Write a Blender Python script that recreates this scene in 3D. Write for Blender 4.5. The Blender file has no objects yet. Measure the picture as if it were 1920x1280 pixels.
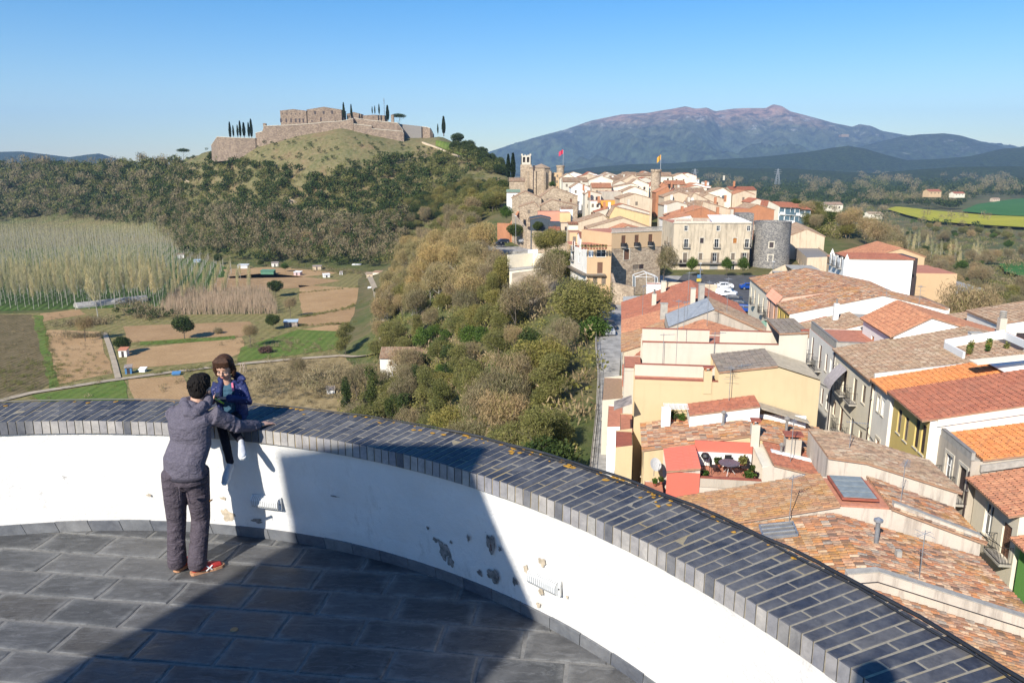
import bpy,bmesh,math,random
import numpy as np
from mathutils import Vector,Matrix
from math import radians,sin,cos,pi,sqrt,atan2

# ------------------------------------------------------------------ camera, sky, sun, exposure
S = bpy.context.scene
F_PX,HOR = 1440.0,318.0
PITCH = math.atan((640 - HOR) / F_PX)
cam_d = bpy.data.cameras.new('camera')
cam_d.sensor_width = 36; cam_d.lens = 36 * F_PX / 1920; cam_d.clip_start = .05; cam_d.clip_end = 40000
cam = bpy.data.objects.new('camera',cam_d); S.collection.objects.link(cam)
cam.location = (0,0,0); cam.rotation_euler = (pi / 2 - PITCH,0,0)
S.camera = cam
SUN_AZ,SUN_EL = 29.0,34.0          # shadows fall 29 degrees right of straight ahead
world = bpy.data.worlds.new('World'); S.world = world; world.use_nodes = True
wn = world.node_tree; wn.nodes.clear()
w_out = wn.nodes.new('ShaderNodeOutputWorld'); w_bg = wn.nodes.new('ShaderNodeBackground')
w_sky = wn.nodes.new('ShaderNodeTexSky'); w_sky.sky_type = 'NISHITA'; w_sky.sun_disc = False
w_sky.sun_elevation = radians(SUN_EL); w_sky.sun_rotation = radians(180 + SUN_AZ)
w_sky.altitude = 200; w_sky.air_density = 1.0; w_sky.dust_density = .25; w_sky.ozone_density = 1.6
w_hs = wn.nodes.new('ShaderNodeHueSaturation'); w_hs.inputs['Saturation'].default_value = 1.6; w_hs.inputs['Hue'].default_value = .506
w_bg.inputs[1].default_value = .098
wn.links.new(w_sky.outputs[0],w_hs.inputs['Color']); wn.links.new(w_hs.outputs[0],w_bg.inputs[0]); wn.links.new(w_bg.outputs[0],w_out.inputs[0])
sun_d = bpy.data.lights.new('sun','SUN'); sun_d.energy = 5.0; sun_d.angle = radians(.53); sun_d.color = (1.0,.94,.84)
sun = bpy.data.objects.new('sun',sun_d); S.collection.objects.link(sun)
sd = Vector((sin(radians(SUN_AZ)) * cos(radians(SUN_EL)),cos(radians(SUN_AZ)) * cos(radians(SUN_EL)),-sin(radians(SUN_EL))))
sun.rotation_euler = sd.to_track_quat('-Z','Y').to_euler(); sun.location = (-30,-50,60)
S.view_settings.view_transform = 'Standard'; S.view_settings.look = 'None'
S.view_settings.exposure = .66; S.view_settings.gamma = 1.0; S.view_settings.use_curve_mapping = False
S.render.engine = 'CYCLES'
S.cycles.max_bounces = 6; S.cycles.volume_bounces = 0; S.cycles.transparent_max_bounces = 6

# ------------------------------------------------------------------ helpers
C = S.collection
rng = random.Random(7); nr = np.random.default_rng(11)
fwd = np.array([0,cos(PITCH),-sin(PITCH)]); upv = np.array([0,sin(PITCH),cos(PITCH)]); rtv = np.array([1.,0,0])
def ray(px,py): return fwd * F_PX + rtv * (px - 960) + upv * (640 - py)
def atz(px,py,z): r = ray(px,py); r = r * (z / r[2]); return Vector(r)
def atd(px,py,d): r = ray(px,py); r = r * (d / r[1]); return Vector(r)

def tag(o,label=None,cat=None,group=None,kind=None):
    if label: o['label'] = label
    if cat: o['category'] = cat
    if group: o['group'] = group
    if kind: o['kind'] = kind
    return o
def empty(name,loc=(0,0,0),label=None,cat=None,group=None):
    o = bpy.data.objects.new(name,None); C.objects.link(o); o.location = loc; o.empty_display_size = .3
    return tag(o,label,cat,group)
WORLD = {}
def wloc(o):
    v = Vector((0,0,0))
    while o is not None:
        v += o.location; o = o.parent
    return v
def link_mesh(name,me,parent=None,loc=None):
    o = bpy.data.objects.new(name,me); C.objects.link(o)
    if parent: o.parent = parent
    if loc is not None: o.location = loc
    return o
def raw_mesh(name,V,Fq,mats,midx=None,tone=None,smooth=False):
    """V (n,3) array, Fq (m,k) equal sized faces"""
    V = np.asarray(V,dtype=np.float32); Fq = np.asarray(Fq,dtype=np.int32)
    me = bpy.data.meshes.new(name)
    m,k = Fq.shape
    me.vertices.add(len(V)); me.vertices.foreach_set('co',V.ravel())
    me.loops.add(m * k); me.loops.foreach_set('vertex_index',Fq.ravel())
    me.polygons.add(m); me.polygons.foreach_set('loop_start',np.arange(0,m * k,k,dtype=np.int32))
    if midx is not None: me.polygons.foreach_set('material_index',np.asarray(midx,dtype=np.int32))
    if smooth: me.polygons.foreach_set('use_smooth',np.ones(m,dtype=bool))
    for mt in (mats if isinstance(mats,(list,tuple)) else [mats]): me.materials.append(mt)
    me.update(calc_edges=True)
    if tone is not None:
        a = me.attributes.new('tone','FLOAT','FACE'); a.data.foreach_set('value',np.asarray(tone,dtype=np.float32))
    return me

class MB:
    """collects faces and links them as one mesh object"""
    def __init__(s): s.v = []; s.f = []; s.m = []; s.t = []; s.mt = []
    def mi(s,mat):
        if mat not in s.mt: s.mt.append(mat)
        return s.mt.index(mat)
    def add(s,vs,fs,mat,tone=.5):
        b = len(s.v); s.v += [tuple(v) for v in vs]; i = s.mi(mat)
        for f in fs: s.f.append(tuple(b + k for k in f)); s.m.append(i); s.t.append(tone)
        return s
    def quad(s,a,b,c,d,mat,tone=.5): return s.add([a,b,c,d],[(0,1,2,3)],mat,tone)
    def poly(s,pts,mat,tone=.5): return s.add(pts,[tuple(range(len(pts)))],mat,tone)
    def obox(s,o,ax,ay,az,mat,tone=.5):
        o = Vector(o); ax = Vector(ax); ay = Vector(ay); az = Vector(az)
        vs = [o,o + ax,o + ax + ay,o + ay,o + az,o + ax + az,o + ax + ay + az,o + ay + az]
        return s.add(vs,[(0,3,2,1),(4,5,6,7),(0,1,5,4),(1,2,6,5),(2,3,7,6),(3,0,4,7)],mat,tone)
    def box(s,c,dx,dy,dz,mat,rz=0,tone=.5,up=True):
        """c = centre of the base"""
        c = Vector(c); a = Vector((cos(rz),sin(rz),0)); b = Vector((-sin(rz),cos(rz),0))
        return s.obox(c - a * dx / 2 - b * dy / 2,a * dx,b * dy,(0,0,dz),mat,tone)
    def prism(s,pts,z0,z1,mat,tone=.5):
        n = len(pts); vs = [(p[0],p[1],z0) for p in pts] + [(p[0],p[1],z1) for p in pts]
        fs = [tuple(range(n - 1,-1,-1)),tuple(range(n,2 * n))] + [(i,(i + 1) % n,n + (i + 1) % n,n + i) for i in range(n)]
        return s.add(vs,fs,mat,tone)
    def tube(s,pts,r,mat,n=6,r1=None,tone=.5,cap=True):
        pts = [Vector(p) for p in pts]; k = len(pts); base = len(s.v); vs = []
        for i,p in enumerate(pts):
            d = (pts[min(i + 1,k - 1)] - pts[max(i - 1,0)]).normalized()
            a = d.cross(Vector((0,0,1)))
            if a.length < 1e-3: a = Vector((1,0,0))
            a.normalize(); b = d.cross(a)
            rr = r if r1 is None else r + (r1 - r) * i / (k - 1)
            for j in range(n):
                t = 2 * pi * j / n; vs.append(p + a * cos(t) * rr + b * sin(t) * rr)
        fs = [(i * n + j,i * n + (j + 1) % n,(i + 1) * n + (j + 1) % n,(i + 1) * n + j) for i in range(k - 1) for j in range(n)]
        if cap: fs += [tuple(range(n - 1,-1,-1)),tuple(range((k - 1) * n,k * n))]
        return s.add(vs,fs,mat,tone)
    def lathe(s,c,prof,mat,n=20,tone=.5,a0=0,a1=2 * pi):
        c = Vector(c); full = abs(a1 - a0 - 2 * pi) < 1e-6; m = n if full else n + 1; vs = []
        for r,z in prof:
            for j in range(m):
                t = a0 + (a1 - a0) * j / n; vs.append(c + Vector((r * cos(t),r * sin(t),z)))
        fs = []
        for i in range(len(prof) - 1):
            for j in range(n):
                j2 = (j + 1) % m; fs.append((i * m + j,i * m + j2,(i + 1) * m + j2,(i + 1) * m + j))
        return s.add(vs,fs,mat,tone)
    def disc(s,c,r,mat,n=20,tone=.5):
        c = Vector(c); return s.poly([c + Vector((r * cos(2 * pi * j / n),r * sin(2 * pi * j / n),0)) for j in range(n)],mat,tone)
    def ball(s,c,rx,ry,rz,mat,n=10,tone=.5):
        prof = [(max(cos(a),.001),sin(a)) for a in [(-pi / 2 + pi * i / (n // 2 + 2)) for i in range(n // 2 + 3)]]
        c = Vector(c); vs = []
        for r,z in prof:
            for j in range(n): vs.append(c + Vector((rx * r * cos(2 * pi * j / n),ry * r * sin(2 * pi * j / n),rz * z)))
        fs = [(i * n + j,i * n + (j + 1) % n,(i + 1) * n + (j + 1) % n,(i + 1) * n + j) for i in range(len(prof) - 1) for j in range(n)]
        return s.add(vs,fs,mat,tone)
    def build(s,name,parent=None,loc=None,smooth=False,world=True,bevel=0):
        """verts are world coordinates; the object origin is at parent's base (or loc)"""
        org = Vector((0,0,0))
        if parent is not None and world: org = wloc(parent)
        elif loc is not None: org = Vector(loc)
        me = bpy.data.meshes.new(name)
        me.from_pydata([Vector(v) - org for v in s.v],[],s.f); me.update()
        for m in s.mt: me.materials.append(m)
        me.polygons.foreach_set('material_index',s.m)
        if smooth: me.polygons.foreach_set('use_smooth',[True] * len(s.f))
        a = me.attributes.new('tone','FLOAT','FACE'); a.data.foreach_set('value',s.t)
        o = link_mesh(name,me,parent,loc if parent is None else None)
        if bevel:
            b = o.modifiers.new('bevel','BEVEL'); b.width = bevel; b.segments = 1; b.limit_method = 'ANGLE'
        return o

def copy_tree(o,parent=None):
    c = o.copy(); C.objects.link(c); c.parent = parent
    for ch in [x for x in KIDS.get(o.name,[])]: copy_tree(ch,c)
    return c
KIDS = {}
def kid(parent,ch): KIDS.setdefault(parent.name,[]).append(ch); return ch

# ------------------------------------------------------------------ materials
def srgb(r,g,b):
    f = lambda c: (c / 255 / 12.92) if c / 255 <= .04045 else ((c / 255 + .055) / 1.055) ** 2.4
    return (f(r),f(g),f(b),1)
def nodes(name):
    m = bpy.data.materials.new(name); m.use_nodes = True; nt = m.node_tree
    b = nt.nodes['Principled BSDF']
    return m,nt,b
def N(nt,t,**kw):
    n = nt.nodes.new(t)
    for k,v in kw.items():
        if k in n.inputs: n.inputs[k].default_value = v
        else: setattr(n,k,v)
    return n
def noise(nt,vec,scale,detail=4,rough=.6,dist=0):
    n = nt.nodes.new('ShaderNodeTexNoise'); n.inputs['Scale'].default_value = scale; n.inputs['Detail'].default_value = detail
    n.inputs['Roughness'].default_value = rough; n.inputs['Distortion'].default_value = dist
    if vec is not None: nt.links.new(vec,n.inputs['Vector'])
    return n.outputs['Fac']
def ramp(nt,fac,stops,interp='LINEAR'):
    r = nt.nodes.new('ShaderNodeValToRGB'); r.color_ramp.interpolation = interp
    e = r.color_ramp.elements
    while len(e) < len(stops): e.new(.5)
    for i,(p,c) in enumerate(stops):
        e[i].position = p; e[i].color = c if len(c) == 4 else (*c,1)
    nt.links.new(fac,r.inputs[0]); return r.outputs[0]
def mix(nt,a,b,fac,mode='MIX'):
    m = nt.nodes.new('ShaderNodeMix'); m.data_type = 'RGBA'; m.blend_type = mode
    for s,v in ((m.inputs[6],a),(m.inputs[7],b),(m.inputs[0],fac)):
        if isinstance(v,(int,float)): s.default_value = v
        elif isinstance(v,tuple): s.default_value = v if len(v) == 4 else (*v,1)
        else: nt.links.new(v,s)
    return m.outputs[2]
def math_(nt,op,a,b=None,clamp=False):
    m = nt.nodes.new('ShaderNodeMath'); m.operation = op; m.use_clamp = clamp
    for s,v in ((m.inputs[0],a),(m.inputs[1],b)):
        if v is None: continue
        if isinstance(v,(int,float)): s.default_value = v
        else: nt.links.new(v,s)
    return m.outputs[0]
def pos(nt,scale=(1,1,1)):
    g = nt.nodes.new('ShaderNodeNewGeometry')
    if scale == (1,1,1): return g.outputs['Position']
    mp = nt.nodes.new('ShaderNodeMapping'); mp.inputs['Scale'].default_value = scale
    nt.links.new(g.outputs['Position'],mp.inputs['Vector']); return mp.outputs[0]
def objc(nt,scale=(1,1,1)):
    g = nt.nodes.new('ShaderNodeTexCoord')
    mp = nt.nodes.new('ShaderNodeMapping'); mp.inputs['Scale'].default_value = scale
    nt.links.new(g.outputs['Object'],mp.inputs['Vector']); return mp.outputs[0]
def attr(nt,nm='tone'):
    a = nt.nodes.new('ShaderNodeAttribute'); a.attribute_name = nm; return a.outputs['Fac']
def orand(nt): return nt.nodes.new('ShaderNodeObjectInfo').outputs['Random']
def bump(nt,b,h,strength=.3,dist=.02):
    n = nt.nodes.new('ShaderNodeBump'); n.inputs['Strength'].default_value = strength; n.inputs['Distance'].default_value = dist
    nt.links.new(h,n.inputs['Height']); nt.links.new(n.outputs[0],b.inputs['Normal'])
def setc(nt,b,col):
    if isinstance(col,tuple): b.inputs['Base Color'].default_value = col if len(col) == 4 else (*col,1)
    else: nt.links.new(col,b.inputs['Base Color'])

_mc = {}
def plain(name,col,rough=.7,metal=.0,var=.12,scale=3.0,spec=None):
    if name in _mc: return _mc[name]
    m,nt,b = nodes(name); c4 = col if len(col) == 4 else (*col,1)
    n = noise(nt,pos(nt),scale,5)
    dark = tuple(x * (1 - 2 * var) for x in c4[:3]); lite = tuple(min(1,x * (1 + var)) for x in c4[:3])
    setc(nt,b,ramp(nt,n,[(.3,dark),(.7,lite)]))
    b.inputs['Roughness'].default_value = rough; b.inputs['Metallic'].default_value = metal
    if spec is not None: b.inputs['Specular IOR Level'].default_value = spec
    _mc[name] = m; return m
def plaster(name,col,stain=.25,dirt=(.16,.13,.10),rough=.9,sc=1.0,blotch=.12):
    """rendered wall: broad blotches, rain streaks, fine grain"""
    if name in _mc: return _mc[name]
    m,nt,b = nodes(name); c = col[:3]
    n1 = noise(nt,pos(nt),.35 * sc,5,.65); n2 = noise(nt,pos(nt,(1.6,1.6,.18)),1.2 * sc,5,.7,.4); n3 = noise(nt,pos(nt),9 * sc,3)
    base = ramp(nt,n1,[(.3,tuple(x * (1 - blotch) for x in c)),(.7,tuple(min(1,x * (1 + blotch * .6)) for x in c))])
    f = ramp(nt,n2,[(.50,(0,0,0)),(.72,(1,1,1))])
    f2 = math_(nt,'MULTIPLY',f,stain)
    col2 = mix(nt,base,tuple(dirt),f2)
    f3 = math_(nt,'MULTIPLY',ramp(nt,n1,[(.52,(0,0,0)),(.7,(1,1,1))]),stain * .6)
    col3 = mix(nt,col2,tuple(.5 * (x + y) for x,y in zip(c,dirt)),f3)
    setc(nt,b,col3); b.inputs['Roughness'].default_value = rough
    bump(nt,b,n3,.06,.01); _mc[name] = m; return m
def stonewall(name,c1,c2,scale=2.0,joint=(.30,.26,.2),rough=.92):
    """rubble masonry for walls too far away to tell the stones apart"""
    if name in _mc: return _mc[name]
    m,nt,b = nodes(name); p = pos(nt,(1,1,1.6))
    v = nt.nodes.new('ShaderNodeTexVoronoi'); v.inputs['Scale'].default_value = scale; nt.links.new(p,v.inputs['Vector'])
    v2 = nt.nodes.new('ShaderNodeTexVoronoi'); v2.feature = 'DISTANCE_TO_EDGE'; v2.inputs['Scale'].default_value = scale; nt.links.new(p,v2.inputs['Vector'])
    sp = nt.nodes.new('ShaderNodeSeparateColor'); nt.links.new(v.outputs['Color'],sp.inputs[0])
    base = ramp(nt,sp.outputs[0],[(.1,c1),(.9,c2)])
    big = noise(nt,pos(nt),.25,5,.7)
    base = mix(nt,base,tuple(x * .62 for x in c1[:3]),math_(nt,'MULTIPLY',ramp(nt,big,[(.5,(0,0,0)),(.7,(1,1,1))]),.6))
    e = ramp(nt,v2.outputs['Distance'],[(.0,(1,1,1)),(.09,(0,0,0))])
    setc(nt,b,mix(nt,base,joint,math_(nt,'MULTIPLY',e,.6))); b.inputs['Roughness'].default_value = rough
    bump(nt,b,v2.outputs['Distance'],.3,.04); _mc[name] = m; return m
def tiles(name,cols,lichen=None,lich=.3,rough=.85,objshift=True):
    """clay: each tile has a tone of its own, lichen and soot in broad patches"""
    if name in _mc: return _mc[name]
    m,nt,b = nodes(name)
    t = attr(nt)
    if objshift: t = math_(nt,'FRACT',math_(nt,'ADD',t,orand(nt)))
    k = len(cols); col = ramp(nt,t,[(.06 + .9 * i / (k - 1),c) for i,c in enumerate(cols)])
    n1 = noise(nt,pos(nt),.45,6,.7); n2 = noise(nt,pos(nt),5,4,.7)
    if lichen:
        f = math_(nt,'MULTIPLY',ramp(nt,n1,[(.5,(0,0,0)),(.66,(1,1,1))]),lich)
        col = mix(nt,col,lichen,f)
    soot = math_(nt,'MULTIPLY',ramp(nt,n2,[(.45,(0,0,0)),(.68,(1,1,1))]),.6)
    col = mix(nt,col,(.09,.06,.045),soot)
    setc(nt,b,col); b.inputs['Roughness'].default_value = rough
    bump(nt,b,n2,.12,.01); _mc[name] = m; return m
def glassy(name,col=(.02,.025,.03)):
    if name in _mc: return _mc[name]
    m,nt,b = nodes(name); setc(nt,b,col); b.inputs['Roughness'].default_value = .12; b.inputs['Specular IOR Level'].default_value = .7
    _mc[name] = m; return m

WHITEW = plaster('whitewash',(.80,.79,.75),.10,(.35,.30,.24),blotch=.05)
CREAM = plaster('cream_render',(.58,.53,.43),.22,(.36,.29,.20),blotch=.08)
YELLOW = plaster('warm_yellow_render',(.57,.445,.26),.2,(.36,.25,.14),blotch=.07)
PEACH = plaster('peach_render',(.58,.40,.23),.12,(.4,.25,.15),blotch=.06)
OLDWHITE = plaster('old_white_render',(.80,.76,.68),.16,(.26,.21,.16))
GREYR = plaster('bare_cement_render',(.47,.41,.33),.5,(.16,.14,.12))
AGED = plaster('aged_stained_render',(.60,.52,.43),.75,(.20,.16,.13),blotch=.25)
CLAY = plain('clay_roof_edge',(.40,.23,.14),.9)
TANR = plaster('tan_render',(.60,.48,.34),.45,(.2,.15,.1))
SALMON = plaster('salmon_red_paint',(.60,.15,.10),.06,(.35,.1,.07),blotch=.05)
MUSTARD = plaster('mustard_paint',(.66,.50,.17),.08,(.3,.2,.06),blotch=.04)
ORANGEW = plaster('orange_paint',(.72,.32,.06),.15,(.4,.2,.08))
PINK = plaster('pink_paint',(.66,.30,.20),.15,(.4,.2,.12))
GREENW = plaster('green_paint',(.16,.38,.08),.05,(.1,.2,.05),blotch=.04)
BRICKW = plaster('hollow_brick',(.46,.20,.10),.35,(.25,.12,.07),blotch=.2)
PALE = plaster('pale_render',(.80,.72,.56),.15,(.3,.25,.18))
PALAIS = plaster('stained_palace_render',(.60,.50,.36),.8,(.21,.17,.13),sc=.8,blotch=.25)
STONE = stonewall('tan_rubble',(.30,.22,.15),(.54,.42,.29),2.2)
STONEG = stonewall('grey_basalt_rubble',(.10,.10,.105),(.30,.28,.25),3.0,(.3,.27,.23))
STONEC = stonewall('castle_masonry',(.18,.13,.095),(.33,.25,.18),1.1,(.2,.15,.11))
DARKP = plain('slate_grey_panels',(.055,.07,.085),.5)
T_OR = tiles('orange_clay_tile',[(.46,.19,.10),(.54,.25,.13),(.40,.16,.085)],(.35,.17,.10),.3)
T_NEW = tiles('new_orange_tile',[(.62,.22,.06),(.68,.27,.09),(.60,.20,.06)],None)
T_RED = tiles('red_clay_tile',[(.36,.12,.065),(.44,.16,.09),(.30,.10,.06)],(.3,.15,.1),.3)
T_MIX = tiles('mixed_old_tile',[(.16,.10,.07),(.52,.22,.09),(.42,.29,.19),(.28,.12,.07),(.60,.44,.29),(.46,.17,.07),(.30,.25,.20)],(.46,.22,.04),.7)
T_BRN = tiles('brown_old_tile',[(.26,.175,.115),(.42,.26,.16),(.40,.30,.20),(.32,.19,.12),(.48,.37,.26)],(.30,.22,.12),.4)
T_LIC = tiles('lichened_tile',[(.30,.17,.09),(.44,.22,.10),(.40,.28,.17),(.33,.16,.09)],(.42,.21,.04),.5)
T_GREY = tiles('grey_weathered_tile',[(.20,.17,.14),(.27,.22,.18),(.16,.14,.12)],(.2,.18,.12),.3)
TERRA = plain('terracotta_floor',(.50,.20,.12),.85)
RUST = plain('rust_red_paint',(.34,.10,.06),.75)
WHITEP = plain('white_paint',(.80,.80,.78),.6,var=.03)
CEMENT = plain('cement',(.40,.37,.32),.9)
CEMENTD = plain('dark_cement',(.24,.22,.20),.9)
SHUT = plain('brown_shutter',(.17,.085,.05),.7)
SHUTG = plain('grey_brown_shutter',(.20,.16,.12),.7)
SHUTD = plain('dark_shutter',(.05,.035,.035),.6)
GLASS = glassy('window_glass')
GLASSB = plain('blue_grey_glass',(.26,.29,.29),.5,spec=.15)
STEEL = plain('galvanised_steel',(.42,.43,.44),.45,.6)
IRON = plain('black_iron',(.02,.02,.022),.5)
TRIM = plain('pale_trim',(.62,.56,.45),.85)
WOODD = plain('old_wood',(.16,.10,.06),.85)
ASPH = plain('asphalt',(.085,.085,.088),.95,scale=.6,var=.2)
PAVE = plain('pale_paving',(.36,.34,.31),.95,scale=.8,var=.25)
TRACK = plain('dirt_track',(.42,.34,.24),.95,scale=.5,var=.12)
# ------------------------------------------------------------------ the lie of the land (camera eye = z 0)
AZT = radians(8); UX,UY = sin(AZT),cos(AZT)        # town frame: s runs up the street, t across it
def st(s,t,z=0): return Vector((UX * s + UY * t,UY * s - UX * t,z))
VZ = -58.0
def sm(x): x = np.clip(x,0,1); return x * x * (3 - 2 * x)
_cp = [(-420,322,1150,960),(-100,322,1120,930),(60,322,1050,860),(150,322,980,800),(310,312,800,640),(345,297,760,560),(400,280,700,520),(490,264,665,500),(560,250,655,490),
       (640,238,650,476),(700,250,650,470),(760,259,655,455),(805,258,652,445),(825,255,648,440),(850,266,640,425),(885,284,625,405),(930,306,600,380),(970,338,570,350),(1010,372,540,330),(1060,395,520,320)]
_ca,_cz,_cd,_cf = [],[],[],[]
for px,py,dc,df in _cp:
    q = atd(px,py,dc); _ca.append(q.x / q.y); _cz.append(q.z); _cd.append(dc); _cf.append(df)
def vnoise(x,y,seed=0):
    xi = np.floor(x).astype(int); yi = np.floor(y).astype(int); xf = x - xi; yf = y - yi
    def h(a,b):
        n = (a * 374761393 + b * 668265263 + seed * 974711) & 0x7fffffff
        n = ((n ^ (n >> 13)) * 1274126177) & 0x7fffffff
        return ((n ^ (n >> 16)) & 0xffff) / 65535.0
    u = xf * xf * (3 - 2 * xf); v = yf * yf * (3 - 2 * yf)
    return (h(xi,yi) * (1 - u) + h(xi + 1,yi) * u) * (1 - v) + (h(xi,yi + 1) * (1 - u) + h(xi + 1,yi + 1) * u) * v
def fbm(x,y,o=4,seed=0):
    r = 0; a = .5; f = 1.0
    for i in range(o): r = r + a * (vnoise(x * f,y * f,seed + i) - .5); a *= .5; f *= 2.03
    return r
def tleft(s): return np.interp(s,[-30,60,130,170,200,240,300,380,450],[-2.2,-2.2,-3,-12,-18,-38,-44,-58,-70])
def tright(s): return np.interp(s,[-30,60,110,170,230,300,380,450],[34,38,42,56,66,82,60,30])
def ztown(s): return np.interp(s,[-30,60,100,150,200,240,300,350,400,440],[-26,-26,-26,-26.8,-27,-25.5,-21,-16.5,-12.8,-12.5])
def H(x,y):
    x = np.asarray(x,float); y = np.asarray(y,float); d = np.hypot(x,y)
    base = VZ + 0 * x
    base = base + sm((d - 900) / 2500) * fbm(x / 900,y / 900,4,3) * 34
    base = np.where(x > 60,base + 6 * sm((x - 60) / 200) * (1 - sm((d - 500) / 300)) ,base)
    s = x * UX + y * UY; t = x * UY - y * UX
    wl = np.interp(s,[0,80,150,200,260,400],[26,36,46,52,60,80])
    f = (1 - sm((tleft(s) - t) / wl)) * (1 - sm((t - tright(s)) / 46)) * (1 - sm((s - 440) / 120)) * (1 - sm((-25 - s) / 40))
    hT = base + (ztown(s) - base) * f
    a = np.where(y > 5,x / np.maximum(y,5),9)
    zc = np.interp(a,_ca,_cz); dc = np.interp(a,_ca,_cd); df = np.interp(a,_ca,_cf)
    u = np.where(y < dc,(dc - y) / (dc - df),(y - dc) / 420)
    prof = np.where(y < dc,1 - np.interp(u,[0,.12,.45,.8,1,1.2],[0,.06,.42,.83,.97,1]),1 - sm(u) * .8)
    rough = fbm(x / 60,y / 60,4,9) * 22 * np.clip(u * 2.2,0,1) * np.clip((1.05 - u) * 4,0,1) * (y < dc)
    edge = sm((.10 - a) / .07) * (y > 50)
    hC = VZ + ((zc - VZ) * prof + rough) * edge
    r = np.maximum(hT,hC)
    return r
def h1(x,y): return float(H(np.array([x]),np.array([y]))[0])

def hit(px,py,d0=60,d1=3500):
    """where a line of sight meets the ground"""
    r = ray(px,py); ds = np.exp(np.linspace(math.log(d0),math.log(d1),700))
    X = r[0] / r[1] * ds; Z = r[2] / r[1] * ds; hh = H(X,ds)
    k = np.nonzero(hh >= Z)[0]
    if len(k) == 0: return None
    i = k[0]; return Vector((X[i],ds[i],hh[i]))
def hits(P,d0=60,d1=4000,n=420):
    P = np.asarray(P,float); R = fwd[None] * F_PX + rtv[None] * (P[:,0:1] - 960) + upv[None] * (640 - P[:,1:2])
    ds = np.exp(np.linspace(math.log(d0),math.log(d1),n))
    X = (R[:,0] / R[:,1])[:,None] * ds; Z = (R[:,2] / R[:,1])[:,None] * ds; Y = np.broadcast_to(ds,X.shape)
    ok = H(X,Y) >= Z; i = ok.argmax(1); good = ok.any(1); k = np.arange(len(P))
    out = np.stack([X[k,i],Y[k,i],H(X[k,i],Y[k,i])],1)
    return out[good],np.nonzero(good)[0]
def inpoly(P,poly):
    P = np.asarray(P); x,y = P[:,0],P[:,1]; r = np.zeros(len(P),bool); n = len(poly)
    for i in range(n):
        x0,y0 = poly[i]; x1,y1 = poly[(i + 1) % n]
        c = ((y0 > y) != (y1 > y)) & (x < (x1 - x0) * (y - y0) / (y1 - y0 + 1e-12) + x0); r ^= c
    return r
def toPx(x,y,z):
    x = np.asarray(x,float); y = np.asarray(y,float); z = np.asarray(z,float)
    dep = y * fwd[1] + z * fwd[2]; return 960 + F_PX * x / dep,640 - F_PX * (y * upv[1] + z * upv[2]) / dep

# ground material: grass, dry grass, earth
def ground_mat():
    m,nt,b = nodes('rough_ground')
    p = pos(nt); n1 = noise(nt,p,.02,6,.65); n2 = noise(nt,p,.25,5,.7); n3 = noise(nt,p,2.5,4)
    g = ramp(nt,n1,[(.36,(.045,.085,.015)),(.47,(.10,.115,.03)),(.56,(.17,.125,.06)),(.68,(.085,.10,.025))])
    g2 = ramp(nt,n2,[(.35,(.05,.07,.02)),(.65,(.17,.14,.07))])
    c = mix(nt,g,g2,.5)
    # the castle slope is dry grass with bare red earth
    ge = nt.nodes.new('ShaderNodeNewGeometry'); sp = nt.nodes.new('ShaderNodeSeparateXYZ'); nt.links.new(ge.outputs['Position'],sp.inputs[0])
    up = ramp(nt,math_(nt,'MULTIPLY',math_(nt,'ADD',sp.outputs['Z'],55.0),.02),[(.3,(0,0,0)),(.9,(1,1,1))])
    nd = noise(nt,p,.045,7,.75); nd2 = noise(nt,pos(nt,(1,1,.4)),.35,5,.75)
    dry = ramp(nt,nd,[(.34,(.075,.11,.03)),(.46,(.145,.14,.05)),(.56,(.19,.155,.065)),(.64,(.23,.14,.075)),(.72,(.10,.125,.035))])
    dry = mix(nt,dry,ramp(nt,nd2,[(.35,(.07,.075,.03)),(.65,(.28,.22,.13))]),.45)
    near = ramp(nt,math_(nt,'MULTIPLY',sp.outputs['Y'],.001),[(.43,(0,0,0)),(.47,(1,1,1)),(.78,(1,1,1)),(.9,(0,0,0))])
    c = mix(nt,c,dry,math_(nt,'MULTIPLY',up,near))
    # green pasture far off in the plain
    setc(nt,b,c); b.inputs['Roughness'].default_value = .95; b.inputs['Specular IOR Level'].default_value = .2
    bump(nt,b,n3,.4,.3); return m
GROUND = ground_mat()
def build_ground():
    a = np.concatenate([np.linspace(-180,-62,30)[:-1],np.linspace(-62,62,340),np.linspace(62,180,30)[1:-1]])
    r = np.concatenate([[.0],np.exp(np.linspace(math.log(14),math.log(700),210)),np.exp(np.linspace(math.log(700),math.log(14000),60))[1:]])
    A,R = np.meshgrid(np.radians(a),r); X = R * np.sin(A); Y = R * np.cos(A); Z = H(X,Y)
    V = np.stack([X,Y,Z],-1).reshape(-1,3); n,k = len(r),len(a)
    i,j = np.meshgrid(np.arange(n - 1),np.arange(k),indexing='ij'); j2 = (j + 1) % k
    Fq = np.stack([i * k + j,i * k + j2,(i + 1) * k + j2,(i + 1) * k + j],-1).reshape(-1,4)
    o = link_mesh('ground',raw_mesh('ground',V,Fq,GROUND,smooth=True)); tag(o,kind='structure')
    o['label'] = 'valley floor, castle slope and town ridge of grass and earth'
build_ground()

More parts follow.
